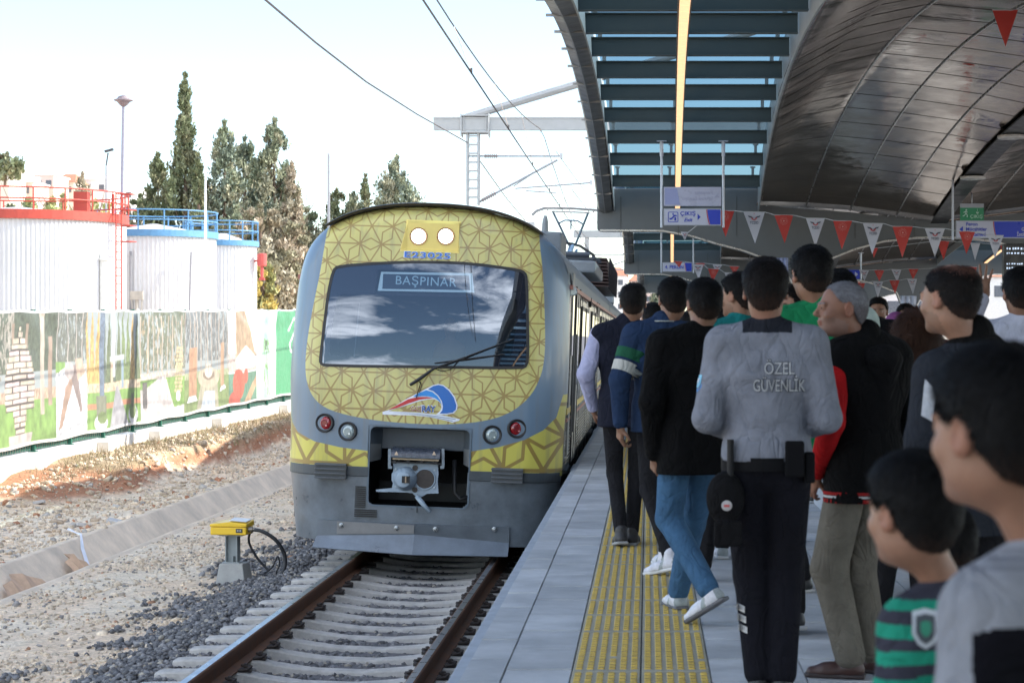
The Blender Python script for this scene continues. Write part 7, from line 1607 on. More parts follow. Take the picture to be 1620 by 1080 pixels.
def crowd():
    # --- man in quilted vest
    person('man in navy quilted vest with lilac shirt sleeves walking away nearest the train', XD(990, 14.2), 14.2, 1.80, .05, 'tan', 'black', head_yaw=-.05, top='vest_navy', top_col=(.014, .016, .028), legs_col=(.018, .018, .021), shoe_col=(.02, .02, .022), sole_col=(.30, .30, .30),
           sleeve=('sleeve_lilac', (.42, .43, .62)), arms=[((-.27, -.05, 1.15), (-.215, .10, .92)), None], feet=[((-.035, -.06, 0), .15, .12), ((.045, .09, 0), -.2, 0)], hem=.80, bulk=1.0, vox=.008, fold=.008, cz=.012, head_off=(.05, 0), legw=.86, hands=(1, 0))
    # --- man in blue track jacket
    person('man in dark blue track jacket with a green and a white sleeve band', XD(1047, 12.6), 12.6, 1.79, .22, 'tan', 'black', top='jacket_blue', top_col=(.020, .038, .085), legs_col=(.014, .014, .016), shoe_col=(.55, .55, .60), sole_col=(.6, .6, .6),
           arms=[((-.27, -.06, 1.15), (-.26, -.04, .89)), None], feet=[((.0, -.20, 0), .75, .22), ((.09, .3, 0), .1, 0)], hem=.84, vox=.0075, head_off=(.07, 0), legw=.80, cz=.010, hands=({'curl': .8}, 0))
    band('sleeve_band', 0, .34, .56, .07, cloth('band_green', (.02, .10, .055))); band('sleeve_band', 0, .62, .84, .07, cloth('band_white', (.50, .50, .47)))
    V = person.last['V']; b = B(); hpz = V(0, -.02, 1.498)
    b.tube([hpz + Vector((.076 * math.cos(t), .074 * math.sin(t), .0)) for t in [math.pi * 2 * j / 24 for j in range(25)]], .0045, 6); b.make('collar_line', cloth('line_grey', (.35, .38, .38)), person.last['o'])
    # --- boy in black sweater and jeans
    person('young man in black sweater, washed blue jeans and white sneakers, one heel raised', XD(1097, 10.4), 10.4, 1.72, .25, 'tan', 'black', top='sweater_black', top_col=(.0045, .0045, .005), legs='jeans_blue', legs_col=(.055, .125, .225), shoe_col=(.56, .56, .60), sole_col=(.10, .10, .11),
           arms=[((-.235, -.06, 1.13), (-.20, .02, .86)), None], feet=[((.03, -.16, .015), .85, .55), ((.06, .52, 0), .1, 0)], hem=.76, vox=.0072, cz=.013, head_off=(.06, .02), legw=1.08, collar=.6, hands=({'curl': .9}, 0), fold=.014)
    # --- security guard
    g = person('security guard in grey long sleeved shirt with lettering across the back and dark trousers', XD(1213, 8.2), 8.2, 1.735, -.03, 'ruddy', 'dark', top='shirt_guard', top_col=(.205, .217, .255), legs='guard_trousers', legs_col=(.009, .009, .013), shoe_col=(.01, .01, .01), sole_col=(.02, .02, .02),
           arms=[((-.238, -.05, 1.12), (-.12, .19, 1.05)), ((.238, -.05, 1.12), (.12, .19, 1.05))], feet=[((-.03, .02, 0), .05, 0), ((.06, .0, 0), -.1, 0)], hem=.95, bulk=1.03, vox=.0065, collar=.9, fold=.011, head_off=(-.005, 0), legw=1.12, hands=(1, 1),
           paint=[('guard_collar', (.02, .022, .03), lambda x, y, z: (z > 1.462) & (np.abs(x) < .1))])
    P_ = person.last; k = P_['k']; top = P_['top']
    for txt, z, w, dx in (('ÖZEL', 1.305, .118, .045), ('GÜVENLİK', 1.238, .205, .045)):
        for off, mat, o_ in ((.05, cloth('letter_dark', (.05, .055, .07)), .0025), (.012, cloth('letter_light', (.42, .43, .44)), .0042)):
            v, f = text_geo(txt, 1, offset=off); x0, x1 = min(p.x for p in v), max(p.x for p in v); sc = w / (x1 - x0); v = [Vector((dx + p.x * sc, 0, z + p.y * .066)) for p in v]
            drape('back_lettering', v, f, mat, top, g, o_)
    b = B(); n = 48; v = [];
    for z in (.905, .958):
        for j in range(n):
            t = 2 * math.pi * j / n; v.append((.181 * math.cos(t), -.008 + .134 * math.sin(t), z))
    b.add(v, [(j, (j + 1) % n, n + (j + 1) % n, n + j) for j in range(n)]).make('belt', M('belt_black', (.005, .005, .006), .7, spec=.1), g)
    b = B(); b.box((.105, -.135, .955), (.075, .035, .14)); b.box((.165, -.10, .92), (.04, .06, .12)); b.make('belt_pouch', M('pouch_black', (.005, .005, .006), .8, spec=.1), g, bevel=.008)
    b = B(); b.tube([(-.145, -.12, 1.03), (-.145, -.13, .70)], .014, 10); b.lathe([(.018, 0), (.018, .05)], (-.145, -.128, .79), n=10); b.make('baton', M('baton', (.010, .010, .011), .5, spec=.2), g)
    s = SDF((-.30, -.26, .55), (.0, .02, 1.0), .005); s.ell((-.165, -.115, .80), (.075, .05, .105), .02); s.box((-.155, -.155, .665), (.055, .012, .05), .02, .01); s.mesh('hanging_cap', cloth('cap_black', (.008, .008, .009)), g)
    b = B(); b.lathe([(.001, -.006), (.02, -.004), (.021, 0)], (-.160, -.168, .775), 'Y', 14); b.make('cap_emblem', M('emblem_grey', (.40, .38, .38), .5), g); b = B(); b.box((-.160, -.176, .775), (.022, .003, .009)); b.make('cap_emblem', M('emblem_red', (.45, .06, .06), .5), g)
    a, e, w = P_['A'][0]; c = a.lerp(e, .52); d = Vector((-.93, -.36, .1)).normalized(); u = (e - a).normalized(); sd_ = d.cross(u); pc = c + d * .066
    shield = [(-.026, .04), (.026, .04), (.028, -.01), (.016, -.035), (0, -.046), (-.016, -.035), (-.028, -.01)]
    for nm, mt, kk, dd in (('arm_badge', M('badge_blue', (.03, .16, .42), .5), 1, 0), ('arm_badge_centre', M('badge_cyan', (.16, .42, .58), .5), .62, .0025), ('arm_badge_top', M('badge_white', (.5, .55, .62), .5), .25, .004)):
        b = B(); bb = [pc + sd_ * x * kk - u * z * kk + d * (dd - .9 * (x * kk) ** 2 / .06) for x, z in shield]; b.add(bb, [tuple(range(7))]).add([q - d * .004 for q in bb], [tuple(range(7))[::-1]]); b.make(nm, mt, g)
    h, kn, an = P_['Lg'][0][:3]; c0 = kn.lerp(an, .42)
    tr = [c_ for c_ in kids(g) if c_.name.startswith('trousers')][0]
    for j in range(3):
        v = [Vector((c0.x - .075 + .005 * j + q * .035, 0, c0.z + .05 - .04 * j + r_ * .013 - q * .012)) for q in (0, 1) for r_ in (-1, 1)]; drape('reflective_stripe', [v[0], v[2], v[3], v[1]], [(0, 1, 2, 3)], M('reflective', (.42, .42, .42), .5), tr, g, .003)
    # --- grey haired man
    g = person('grey haired man with stubble looking left, black jacket with a red sleeve and beige trousers', XD(1368, 8.75), 8.75, 1.665, .62, 'ruddy', 'grey', head_yaw=1.14, head_pitch=-.03, top='jacket_blackred', top_col=(.0055, .0055, .006), legs='chinos_beige', legs_col=(.155, .14, .115), shoe_col=(.045, .018, .014), sole_col=(.03, .02, .02),
           sleeve=[('sleeve_red', (.40, .012, .014)), ('sleeve_black', (.006, .006, .006))], arms=[((-.245, -.06, 1.13), (-.185, .11, .90)), ((.25, -.05, 1.12), (.23, .05, .9))], feet=[((-.10, -.02, 0), .75, 0), ((.08, .03, 0), .5, 0)], hem=.775, vox=.0058, hv=.0035, hairstyle='buzz', legw=1.30, bulk=.98, head_off=(-.105, .03), collar=1.5, hands=(1, 0), cz=.022)
    P_ = person.last; V = P_['V']; hp = P_['hp']
    s = SDF((-.3, -.3, 1.15), (.3, .25, 1.6), .007); s.cone(V(-.10, -.04, 1.43), V(0, -.13, 1.40), .035, .05, .03); s.cone(V(.10, -.04, 1.43), V(0, -.13, 1.40), .035, .05, .03); s.cone(V(0, -.125, 1.40), V(0, -.12, 1.24), .065, .03, .03, fx=1.4); s.warp(.012, 1, fn=fold_fn(.014, 3)); s.mesh('hood', cloth('hood_black', (.0065, .0065, .007)), g)
    for z, hh, c_, nm in ((.785, .016, (.30, .02, .02), 'hem_red'), (.803, .010, (.5, .5, .5), 'hem_white'), (.818, .014, (.30, .02, .02), 'hem_red')):
        b = B(); n = 40; b.add([V((.203) * math.cos(6.283 * j / n), -.006 + .169 * math.sin(6.283 * j / n), z + q) for q in (-hh / 2, hh / 2) for j in range(n)], [(j, (j + 1) % n, n + (j + 1) % n, n + j) for j in range(n)]); b.make('hem_stripe', cloth(nm, c_), g, smooth=True)
    # --- balding man
    person('balding man with dark collar jacket, turned away to the left, rising behind the two boys', XD(1540, 7.0), 7.0, 1.675, .45, 'light', 'dark', head_yaw=.28, top='jacket_dark', top_col=(.022, .025, .032), legs_col=(.012, .012, .014), vox=.0068, hv=.0035, hairstyle='bald', bulk=1.0, collar=1.6, cz=.010, drop=.05, head_off=(-.085, .02), hands=(0, 0), paint=[('collar_black', (.005, .005, .005), lambda x, y, z: z > 1.47)])
    ex_, dd_ = Vector((math.cos(.45), -math.sin(.45), 0)), Vector((math.sin(.45), math.cos(.45), 0)); drape('shoulder_patch', [ex_ * a + Vector((0, 0, c)) for a, c in ((-.20, 1.17), (-.165, 1.15), (-.150, 1.25), (-.185, 1.29))], [(0, 1, 2, 3)], cloth('patch_white', (.5, .52, .56)), person.last['top'], person.last['o'], .004, dr=dd_)
    # --- man raising his hand
    person('dark haired man in white shirt holding up his left hand at the right edge', XD(1614, 10.9), 10.9, 1.79, .05, 'tan', 'black', top='shirt_white', top_col=(.50, .51, .60), arms=[((-.27, .14, 1.40), (-.155, .20, 1.605)), None], hands=({'d': Vector((.03, .1, 1)), 'n': Vector((.2, 1, .1)), 'side': 1, 'curl': [.35, .22, .18, .12], 'spread': .35, 'thumb': .7}, 0), vox=.0065, fold=.013, collar=.8)
    # --- the two boys in front
    person('older boy in grey and black top, nearest the camera at the right edge, looking left', XD(1674, 2.78), 2.78, 1.402, .55, 'pale', 'black', head_yaw=.05, head_pitch=-.02, kid=True, top='hoodie_grey', top_col=(.27, .28, .31), vox=.0036, hv=.003, hairstyle='thick', low=False, hem=.62, bulk=.98, hands=(0, 0), fold=.010, collar=1.1, cz=.004, head_off=(-.085, .03), group='children in the foreground',
           paint=[('hoodie_black', (.006, .006, .009), lambda x, y, z: (z < 1.315 + .3 * np.minimum(0, x * .85 - y * .52 + .13)) & (x * .85 - y * .52 > -.172)), ('hoodie_seam', (.20, .21, .24), lambda x, y, z: (z > 1.40) & (z < 1.406))])
    g = person('small boy in green and dark striped shirt with a shield badge, looking left', XD(1512, 3.67), 3.67, 1.212, .55, 'pale', 'black', head_yaw=.03, head_pitch=-.02, kid=True, top='shirt_stripe', top_col=(.045, .045, .062), vox=.004, hv=.0032, hairstyle='thick', low=False, hem=.60, bulk=.95, hands=(0, 0), fold=.009, collar=.5, head_off=(-.082, .02), cz=.002, group='children in the foreground',
           paint=[('stripe_green', (.02, .27, .175), lambda x, y, z: ((z - .2 * np.maximum(0, .06 - np.abs(x)) - .05 * x) % .066 < .034) & (z < 1.40))])
    k = person.last['k']; tp = person.last['top']
    for nm, mt, kk, of in (('shirt_badge', M('badge_pale', (.42, .45, .48), .6), 1, .003), ('shirt_badge', M('badge_dark', (.05, .06, .07), .6), .74, .0045), ('shirt_badge', M('badge_green', (.02, .20, .12), .6), .40, .006)):
        ex_, dd_ = Vector((math.cos(.55), -math.sin(.55), 0)), Vector((math.sin(.55), math.cos(.55), 0)); pts = [ex_ * (-.070 + x * kk * .85) + Vector((0, 0, .925 + z * kk * .85)) for x, z in [(-.026, .033), (0, .039), (.026, .033), (.028, -.01), (.016, -.032), (0, -.042), (-.016, -.032), (-.028, -.01)]]; drape(nm, pts, [tuple(range(8))], mt, tp, g, of, dr=dd_)
    person('little child in a red top almost hidden behind the striped boy', XD(1494, 4.9), 4.9, 1.02, .3, 'pale', 'black', kid=True, bulk=.85, top='top_red', top_col=(.42, .012, .02), vox=.009, low=False, hem=.5, hands=(0, 0), group='children in the foreground')
    # --- farther people
    person('tall man in green hooded top standing just behind the security guard', XD(1298, 9.9), 9.9, 1.86, .02, 'tan', 'black', head_yaw=.25, top='jacket_green', top_col=(.012, .19, .075), legs_col=(.015, .015, .02), shoe_col=(.02, .02, .025), sole_col=(.4, .4, .4), vox=.0075, bulk=1.12, head_off=(-.045, 0), feet=[((-.11, .1, 0), .3, .1), ((.1, .0, 0), 0, 0)], hands=(0, 0),
           paint=[('panel_pale', (.40, .48, .44), lambda x, y, z: (x > .135) & (z > 1.0) & (x - .135 > (1.44 - z) * .18))])
    person('young man in teal top looking left, between the black sweater and the guard', XD(1168, 12.0), 12.0, 1.80, .35, 'light', 'black', head_yaw=.55, top='shirt_teal', top_col=(.012, .16, .16), legs_col=(.02, .03, .06), shoe_col=(.5, .5, .52), vox=.008, hands=(0, 0), hairstyle='short', feet=[((-.14, .2, 0), .2, 0), ((.06, -.06, 0), .1, .2)])
    person('man with thick black hair and black coat behind the grey haired man', XD(1352, 11.6), 11.6, 1.80, .0, 'tan', 'black', top='jacket_coat', top_col=(.006, .006, .007), legs_col=(.02, .03, .06), shoe_col=(.06, .05, .04), vox=.0085, hairstyle='thick', bulk=1.2, head_off=(-.085, 0), hem=.6, hands=(0, 0), feet=[((.05, -.1, 0), -.3, .3), ((.17, .1, 0), 0, 0)])
    person('woman with long reddish brown hair and black coat beside the balding man', XD(1447, 9.3), 9.3, 1.53, .3, 'light', 'brown', head_yaw=-.15, top='jacket_coat2', top_col=(.008, .008, .009), legs_col=(.01, .01, .01), shoe_col=(.5, .5, .52), vox=.008, hairstyle='long', hem=.55, hands=(0, 0), feet=[((-.08, .3, 0), 0, 0), ((.1, .1, 0), 0, 0)])
    person('bearded man facing the camera in the distance in a taupe sweater', XD(1389, 19), 19, 1.80, 3.0, 'tan', 'black', top='sweater_taupe', top_col=(.16, .12, .10), vox=.0084, hv=.006, hands=(0, 0), beard=True)
    person('woman in a purple headscarf with dark sunglasses pushed up, facing the camera', XD(1417, 15), 15, 1.60, 2.75, 'light', 'dark', top='coat_purple', top_col=(.03, .02, .04), vox=.0084, hairstyle='scarf', hands=(0, 0))
    b = B(); hp = person.last['hp']
    for q in (-1, 1): b.lathe([(.001, -.004), (.022, -.002), (.024, .004)], tuple(hp(q * .032, .100, .062)), 'Y', 12)
    b.box(tuple(hp(0, .102, .064)), (.03, .006, .006)); b.make('sunglasses', M('glasses_black', (.008, .008, .01), .1), person.last['o'])
    person('man with dark glasses facing the camera beyond the headscarf woman', XD(1433, 20), 20, 1.76, 3.1, 'tan', 'black', top='coat_dark3', top_col=(.02, .02, .03), vox=.0084, hands=(0, 0))
    b = B(); hp = person.last['hp']; b.box(tuple(hp(-.032, .1, .006)), (.045, .008, .028)); b.box(tuple(hp(.032, .1, .006)), (.045, .008, .028)); b.box(tuple(hp(0, .102, .014)), (.03, .006, .006)); b.make('sunglasses', MATS['glasses_black'], person.last['o'])
    person('dark haired youth between the glasses man and the long haired woman', XD(1444, 16.2), 16.2, 1.60, 2.2, 'tan', 'black', top='coat_dark4', top_col=(.03, .03, .04), vox=.0084, hands=(0, 0))
    person('small far head seen between the vest man and the track jacket man', XD(1032, 17.2), 17.2, 1.72, .1, 'tan', 'black', top='jacket_far', top_col=(.015, .02, .035), vox=.009, hands=(0, 0), shoe_col=(.5, .5, .52), feet=[((.0, -.3, .02), .2, .5), ((.09, .3, 0), 0, 0)])
    person('woman with long black hair hidden behind the black sweater', XD(1150, 13.2), 13.2, 1.66, .1, 'light', 'black', top='coat_far2', top_col=(.05, .05, .07), vox=.009, hairstyle='long', hands=(0, 0), shoe_col=(.5, .5, .55), legs_col=(.02, .03, .07), feet=[((-.2, .1, 0), 0, 0), ((.0, .25, 0), 0, 0)])
    person('man in profile whose face shows between the guard and the green top', XD(1258, 11.7), 11.7, 1.72, 2.0, 'pale', 'dark', top='coat_far3', top_col=(.03, .03, .035), vox=.0082, hands=(0, 0), hairstyle='short')
    person('person in navy jacket cut off by the right picture edge', XD(1668, 8.6), 8.6, 1.62, .1, 'tan', 'black', top='jacket_navy', top_col=(.012, .016, .035), vox=.009, hands=(0, 0), bulk=1.2)
    fr = [(1399, 24, 1.62, 'in the gap right of the bearded man'), (1372, 22, 1.66, 'left of the bearded man'), (1421, 27, 1.62, 'farthest in the crowd, above the headscarf'), (1345, 15.5, 1.7, 'hidden behind the thick haired man'), (1408, 22.5, 1.60, 'short, right behind the bearded man'), (1480, 23, 1.66, 'behind the balding man'), (1232, 14.5, 1.66, 'behind the guard'), (1195, 17, 1.68, 'far behind the teal top'), (1300, 18, 1.66, 'far behind the green top'), (1090, 16.5, 1.64, 'far behind the black sweater')]
    for i, (px, d, h, w) in enumerate(fr):
        person('distant dark haired person ' + w, XD(px, d), d, h, [3.0, .2, 2.8, 0, 3.1, .1, 0, .2, 0, .1][i], 'tan', 'black', top='far_coat_%d' % (i % 4), top_col=[(.02, .02, .025), (.05, .02, .02), (.10, .10, .11), (.02, .03, .06)][i % 4], vox=.011, hands=(0, 0))
crowd()
# ================================================================== signs, pennants, screen
def flat(name, pts, y, mat, parent, t=.0):
    b = B(); n = len(pts); b.add([(x, y, z) for x, z in pts], [tuple(range(n))]) if not t else b.prism(pts, XZ(y), 0, t)
    return b.make(name, mat, parent)
SW = M('sign_white', (.46, .47, .56), .35, var=.03); SB = M('sign_blue', (.020, .045, .42), .35, var=.03); SR = M('sign_red', (.42, .02, .03), .35); SF = M('sign_frame', (.36, .38, .42), .4, .3); SP = M('sign_post', (.45, .48, .54), .4, .3)
def panel(r, x0, x1, z0, z1, split=.76, name='panel', back=False):
    w, h = x1 - x0, z1 - z0
    b = B(); b.box(((x0 + x1) / 2, 0, (z0 + z1) / 2), (w, .05, h)); b.make(name, SF, r, bevel=.004)
    flat(name + '_face', [(x0 + .012, z0 + .015), (x1 - .012, z0 + .015), (x1 - .012, z1 - .015), (x0 + .012, z1 - .015)], -.028, SW, r)
    if split:
        xs = x0 + w * split; n = 8; cv = [(xs + .045 * (t / n) ** 1.6 * 1.0, z1 - .018 - (h - .036) * t / n) for t in range(n + 1)]
        flat('blue_field', [(a + .018, z) for a, z in cv] + [(x1 - .014, z0 + .018), (x1 - .014, z1 - .018)], -.031, SB, r)
        flat('red_sweep', cv + [(a + .013, z) for a, z in cv[::-1]], -.033, SR, r)
def hang(label, X0, X1, d, zb, name='hanging_sign', ztop=None, posts=True):
    r = empty(name, (0, d, 0), label, 'sign', None)
    b = B()
    if posts:
        for x in (X0 - .035, X1 + .035):
            b = B(); b.tube([(x, 0, zb - .03), (x, 0, ztop - .25)], .022, 10); b.tube([(x, 0, ztop - .25), (x, 0, ztop)], .032, 10); b.box((x, 0, ztop), (.16, .12, .012)); b.make('post', SP, r)
    return r
def signs():
    zt = lambda d: ZC + 3.44 - .0042 * (d - 28) ** 2
    d = 34.2; x0, x1 = XD(1050, d), XD(1141, d); zb = P(0, 357, d).z; z1 = P(0, 330, d).z; r = hang('hanging exit sign reading ÇIKIŞ Exit with an escalator symbol, hung on two posts', x0, x1, d, zb, ztop=zt(d))
    panel(r, x0, x1, zb, z1, .74); h = z1 - zb; zc = (zb + z1) / 2
    text('sign_text', 'ÇIKIŞ', SB, r, (x0 + .40, -.034, zc + .055), .095, space=1.1, offset=.02); text('sign_text', 'Exit', SB, r, (x0 + .40, -.034, zc - .05), .085, shear=.3, offset=.02)
    flat('arrow', [(x0 + .56, zc + .055), (x0 + .56, zc - .05), (x0 + .61, zc)], -.034, SB, r)
    ic = x0 + .155; b = B(); n = 5; o = rrect(ic - .085, ic + .085, zc - .085, zc + .085, .02); i_ = rrect(ic - .075, ic + .075, zc - .075, zc + .075, .015); m = len(o)
    b.add([(x, -.034, z) for x, z in o] + [(x, -.034, z) for x, z in i_], [(k, (k + 1) % m, m + (k + 1) % m, m + k) for k in range(m)]); b.make('icon_frame', SB, r)
    b = B(); b.add([(ic - .06, -.034, zc - .045), (ic - .025, -.034, zc - .045), (ic + .025, -.034, zc + .012), (ic + .06, -.034, zc + .012), (ic + .06, -.034, zc + .035), (ic + .015, -.034, zc + .035), (ic - .03, -.034, zc - .018), (ic - .06, -.034, zc - .018)], [(0, 1, 6, 7), (1, 2, 5, 6), (2, 3, 4, 5)]); b.make('escalator_symbol', SB, r)
    b = B(); b.add([(ic + .022, -.034, zc - .06), (ic + .05, -.034, zc - .06), (ic + .05, -.034, zc - .005), (ic + .022, -.034, zc - .005)], [(0, 1, 2, 3)]); b.add([(ic - .01, -.034, zc + .03), (ic + .008, -.034, zc + .03), (ic + .008, -.034, zc + .06), (ic - .01, -.034, zc + .06)], [(0, 1, 2, 3)]); b.make('figure_symbol', SB, r)
    # upper pale panel, its print showing through mirrored
    za, zb2 = P(0, 326, d).z, P(0, 296, d).z; b = B(); b.box(((x0 + x1) / 2, 0, (za + zb2) / 2), (x1 - x0, .03, zb2 - za)); b.make('pale_panel', M('pale_panel', (.40, .41, .52), .3, var=.04), r)
    flat('pale_field', [(x0 + .02, za + .02), (x0 + .27, za + .02), (x0 + .22, zb2 - .02), (x0 + .02, zb2 - .02)], -.018, M('pale_blue', (.27, .30, .50), .35, var=.03), r)
    gm = M('ghost_print', (.33, .34, .46), .4, var=.02)
    for tx, dz in (('Peronlar', .06), ('1.Arası Banliyö', -.035)):
        v, f = text_geo(tx, 1); wd = max(p.x for p in v) - min(p.x for p in v); sc = min(.09, .5 / wd); cx = x1 - .14 - sc * wd / 2
        mesh_obj('ghost_text', [(cx - p.x * sc, -.02, (za + zb2) / 2 + dz + p.y * .09) for p in v], f, gm, r)
    flat('ghost_arrow', [(x1 - .12, (za + zb2) / 2 - .02), (x1 - .02, (za + zb2) / 2 - .02), (x1 - .07, (za + zb2) / 2 + .04)], -.02, gm, r)
    # 4. PERON
    d = 62.5; x0, x1 = XD(1048, d), XD(1095, d); zb = P(0, 430, d).z; z1 = P(0, 415, d).z; r = hang('farther hanging platform sign reading 4. PERON with a blue right end', x0, x1, d, zb, ztop=ZC + 3.3); panel(r, x0, x1, zb, z1, .74)
    text('sign_text', '4. PERON', SB, r, (x0 + .36, -.036, (zb + z1) / 2 - .005), .15, width=.56, offset=.02)
    # direction sign at the right
    d = 38.3; x0, x1 = XD(1512, d), XD(1690, d); zb = P(0, 377, d).z; z1 = P(0, 349, d).z; r = hang('long hanging direction sign, white left half and blue right half, with station directions', x0 - .02, x1, d, zb, ztop=P(0, 262, d).z)
    panel(r, x0, x1, zb, z1, .33); zc = (zb + z1) / 2
    flat('arrow', [(x0 + .13, zc + .06), (x0 + .13, zc - .06), (x0 + .06, zc)], -.034, SB, r)
    for i, t in enumerate(('Peron', 'Mücahitler', 'İstikameti')): text('sign_text', t, SB, r, (x0 + .18, -.034, zc + .095 - .095 * i), .092, align='LEFT', offset=.02)
    for i, t in enumerate(('Peron', 'Göllüce', 'İstikameti')): text('sign_text', t, SW, r, (XD(1640, d), -.036, zc + .095 - .095 * i), .092, align='RIGHT', offset=.02)
    # green exit sign
    d = 39.6; x0, x1 = XD(1519, d), XD(1556, d); zb = P(0, 353, d).z; z1 = P(0, 328, d).z; r = empty('exit_sign', (0, d, 0), 'green emergency exit sign with running figure, half hidden above the direction sign', 'sign')
    GN = M('exit_green', (.015, .14, .06), .4, emit=.02, ecol=(.1, .6, .3)); GW = M('exit_print', (.55, .65, .58), .4)
    b = B(); b.box(((x0 + x1) / 2, 0, (zb + z1) / 2), (x1 - x0, .04, z1 - zb)); b.make('box', GN, r); b = B(); b.box(((x0 + x1) / 2, 0, z1 + .03), (x1 - x0, .05, .08)); b.make('top_cap', SF, r); b = B(); b.tube([((x0 + x1) / 2, 0, z1 + .05), ((x0 + x1) / 2, 0, z1 + .5)], .012, 6); b.make('rod', SF, r)
    cx = x0 + .10; b = B(); b.lathe([(.001, 0), (.016, 0.002)], (cx + .015, -.024, z1 - .055), 'Y', 10)
    for a, c in (((0, -.075), (.01, -.12)), ((.01, -.12), (-.025, -.16)), ((.01, -.12), (.035, -.15)), ((.035, -.15), (.03, -.19)), ((0, -.08), (-.035, -.10)), ((0, -.08), (.04, -.095)), ((-.025, -.16), (-.055, -.17))): b.bar((cx + a[0], -.023, z1 + a[1]), (cx + c[0], -.023, z1 + c[1]), .004, .015)
    b.make('running_figure', GW, r); b = B(); b.bar((x1 - .12, -.023, z1 - .03), (x1 - .12, -.023, z1 - .12), .004, .012); b.bar((x1 - .145, -.023, z1 - .09), (x1 - .12, -.023, z1 - .125), .004, .012); b.bar((x1 - .095, -.023, z1 - .09), (x1 - .12, -.023, z1 - .125), .004, .012); b.make('down_arrow', GW, r)
    text('sign_text', 'ÇIKIŞ', GW, r, (x1 - .14, -.024, z1 - .18), .09, space=1.1)
    # departure screen
    d = 31; x0, x1 = XD(1586, d), XD(1700, d); zb = P(0, 442, d).z; z1 = P(0, 386, d).z; r = empty('information_screen', (0, d, 0), 'black information screen with rows of pale blue characters at the right edge', 'screen')
    b = B(); b.box(((x0 + x1) / 2, 0, (zb + z1) / 2), (x1 - x0, .12, z1 - zb)); b.make('housing', M('screen_black', (.010, .010, .011), .3), r, bevel=.01)
    b = B(); b.tube([(x1 - .3, 0, z1), (x1 - .3, 0, z1 + 1.4)], .03, 8); b.make('post', SF, r)
    b = B(); g = random.Random(3)
    for row, (zz, hh) in enumerate(((z1 - .07, .035), (z1 - .14, .028), (z1 - .30, .022), (z1 - .365, .034))):
        x = x0 + .06
        while x < x1 - .1: w = g.uniform(.012, .03); b.box((x, -.063, zz + g.uniform(-.003, .003)), (w, .004, hh * g.uniform(.7, 1))); x += w + g.uniform(.01, .03)
    b.make('display_rows', M('display_blue', (.5, .6, .8), .5, var=0, emit=.22, ecol=(.7, .82, 1)), r)
    # little blue arrow sign far away
    d = 60; x0, x1 = XD(1344, d), XD(1360, d); zb, z1 = P(0, 441, d).z, P(0, 427, d).z; r = hang('small far blue sign with a white arrow under the second canopy', x0 - .5, x1, d, zb, ztop=P(0, 400, d).z, name='direction_sign'); b = B(); b.box(((x0 + x1) / 2 - .25, 0, (zb + z1) / 2), (x1 - x0 + .5, .05, z1 - zb)); b.make('panel', SB, r); flat('arrow', [(x1 - .14, zb + .05), (x1 - .05, (zb + z1) / 2), (x1 - .14, z1 - .05)], -.03, SW, r)
    # cloth banners hanging far behind the crowd
    for px, py, w, h, d, lb in ((1437, 468, 26, 62, 30, 'white cloth banner with a small red emblem hanging behind the glasses man'), (1236, 408, 22, 36, 36, 'pale blue cloth banner hanging behind the tall man in green')):
        x0, x1 = XD(px - w / 2, d), XD(px + w / 2, d); z1 = P(0, py, d).z; zb = P(0, py + h, d).z; n = 14; v = []
        for i in range(n + 1):
            for j in range(7): v.append((x0 + (x1 - x0) * i / n, d + .025 * math.sin(i * 1.5 + j * .3), z1 + (zb - z1) * j / 6))
        r = mesh_obj('cloth_banner', v, [(i * 7 + j, (i + 1) * 7 + j, (i + 1) * 7 + j + 1, i * 7 + j + 1) for i in range(n) for j in range(6)], M('banner_cloth_%d' % px, (.50, .52, .60) if px > 1300 else (.30, .34, .52), .8), smooth=True); tag(r, lb, 'banner')
        r.modifiers.new('s', 'SOLIDIFY').thickness = .004
        if px > 1300: b = B(); b.lathe([(.05, -.003), (.06, -.004), (.06, 0), (.05, 0)], ((x0 + x1) / 2 + .03, d - .03, (z1 + zb) / 2 - .05), 'Y', 16); b.make('emblem', M('emblem_red2', (.45, .08, .08), .6), r)
    # white parapet of the stairs
    b = B(); b.box((1.52, 17.6, .49), (.16, 9.4, .98)); b.box((1.52, 17.6, 1.0), (.22, 9.5, .05)); b.box((3.0, 22.2, .49), (3.0, .16, .98)); tag(b.make('stair_parapet', M('parapet_white', (.50, .52, .56), .6, var=.08), bevel=.006), 'pale parapet wall of the stairwell behind the crowd', 'wall')
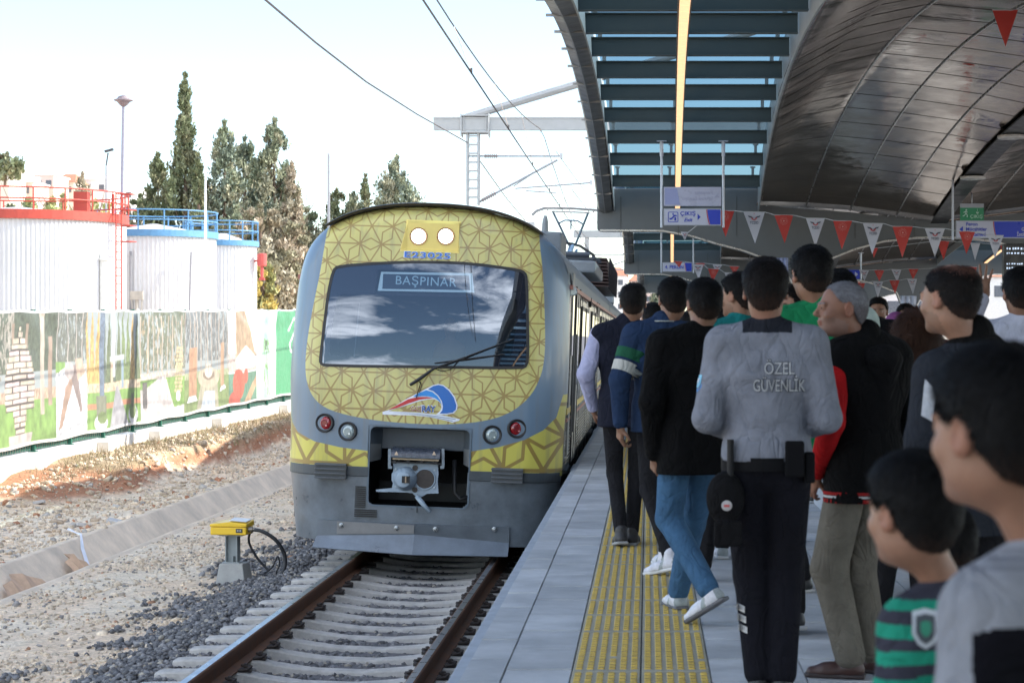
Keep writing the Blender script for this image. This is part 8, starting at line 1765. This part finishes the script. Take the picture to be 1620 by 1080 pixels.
def pennants():
    RD = M('pennant_red', (.44, .035, .025), .6, var=.05); WH = M('pennant_white', (.46, .46, .50), .6, var=.04); DKm = M('pennant_print', (.06, .07, .10), .6); RP = M('pennant_print_red', (.45, .03, .03), .6); RP2 = M('pennant_print_pale', (.60, .30, .25), .6)
    def string(label, fl, d0, d1, first='r', emb=True):
        n = len(fl); r = empty('pennant_string', (0, 0, 0), label, 'bunting', 'strings of red and white pennants')
        ds = [d0 + (d1 - d0) * i / max(1, n - 1) for i in range(n)]
        pts = []
        for (px, py, hw, h, c), d in zip(fl, ds):
            a = P(px - hw, py, d); e = P(px + hw, py + .5, d); tip = P(px + random.uniform(-1.5, 2), py + h, d); tip.y += random.uniform(-.03, .03); pts += [a, e]
            m = 6; v = []; f = []
            for i in range(m + 1):
                t = i / m
                for j in (0, .5, 1): q = (a.lerp(e, j)).lerp(tip, t); q.y += .012 * math.sin(3 * t + j * 4 + px); v.append(q)
            f = [(i * 3 + j, i * 3 + j + 1, i * 3 + j + 4, i * 3 + j + 3) for i in range(m) for j in (0, 1)]
            o = mesh_obj('pennant', v, f, RD if c == 'r' else WH, r, smooth=True)
            if emb:
                cx, cz = (a.x + e.x) / 2, a.z; y = a.y - .022; s = (e.x - a.x)
                b = B()
                if c == 'w':
                    for k_ in range(10):
                        t0, t1 = math.pi * (1.05 + .9 * k_ / 10), math.pi * (1.05 + .9 * (k_ + 1) / 10); R_ = .115 * s; b.bar((cx + R_ * math.cos(t0), y, cz - .26 * s + R_ * math.sin(t0)), (cx + R_ * math.cos(t1), y, cz - .26 * s + R_ * math.sin(t1)), .003, .05 * s)
                    b.box((cx, y, cz - .10 * s), (.035 * s, .003, .035 * s)); b.make('emblem_crescent', RP, o)
                    for q in (-1, 1): b = B(); b.add([(cx + q * .03 * s, y, cz - .30 * s), (cx + q * .12 * s, y, cz - .22 * s), (cx + q * .30 * s, y, cz - .18 * s), (cx + q * .24 * s, y, cz - .26 * s), (cx + q * .10 * s, y, cz - .30 * s)], [(0, 1, 2, 3, 4)]); b.make('emblem_wing', DKm, o)
                    text('emblem_text', 'TCDD', DKm, o, (cx, y, cz - .52 * s), .17 * s, width=.40 * s, offset=.02)
                else:
                    for rr, st in ((.20, 1), (.13, 1)):
                        for k_ in range(16):
                            t0 = 2 * math.pi * k_ / 16; b.box((cx + rr * s * math.cos(t0), y, cz - .32 * s + rr * s * math.sin(t0)), (.025 * s, .003, .025 * s))
                    b.box((cx, y, cz - .32 * s), (.07 * s, .003, .07 * s)); b.make('emblem_ring', RP2, o)
        b = B(); b.tube(pts, .006, 5); b.make('cord', M('cord_white', (.45, .45, .45), .7), r)
    string('nearest long pennant string running right from the exit sign below the canopy frame', [(1083, 367, 6, 14, 'w'), (1147, 333, 15, 42, 'r'), (1193, 335, 17, 50, 'w'), (1240, 340, 15, 45, 'r'), (1290, 345, 15, 46, 'w'), (1333, 349, 15, 46, 'r'), (1381, 353, 16, 49, 'w'), (1428, 358, 16, 50, 'r'), (1479, 361, 16, 46, 'w'), (1530, 366, 13, 36, 'r'), (1575, 372, 13, 36, 'w')], 36, 33.5)
    string('short pennant string hanging lower in front of the far skylight at the right', [(1384, 392, 5, 16, 'r'), (1492, 381, 10, 31, 'r'), (1543, 384, 8, 28, 'w'), (1592, 388, 10, 30, 'r')], 40, 39, emb=False)
    string('far pennant string right of the 4. PERON sign, upper one', [(1073, 413, 7, 10, 'r'), (1108, 416, 8, 12, 'r'), (1135, 418, 8, 14, 'w'), (1162, 421, 8, 12, 'r')], 58, 57)
    string('far pennant string right of the 4. PERON sign, lower one', [(1104, 418, 9, 24, 'w'), (1129, 425, 9, 20, 'r'), (1155, 431, 9, 25, 'w')], 54, 53)
    string('pennant string under the second canopy, upper row above the bearded man', [(1367, 427, 8, 17, 'w'), (1391, 427, 8, 18, 'r'), (1418, 426, 8, 20, 'w'), (1445, 425, 8, 17, 'r'), (1536, 422, 10, 26, 'r')], 52, 50)
    string('pennant string under the second canopy, lower row above the bearded man', [(1361, 447, 8, 22, 'r'), (1389, 445, 8, 26, 'w'), (1415, 443, 8, 22, 'r'), (1443, 441, 8, 24, 'w')], 47, 46)
    string('single large red pennant near the ceiling at the top right corner', [(1590, 16, 20, 58, 'r'), (1655, 8, 20, 58, 'w')], 20, 20, emb=False)
signs(); pennants()
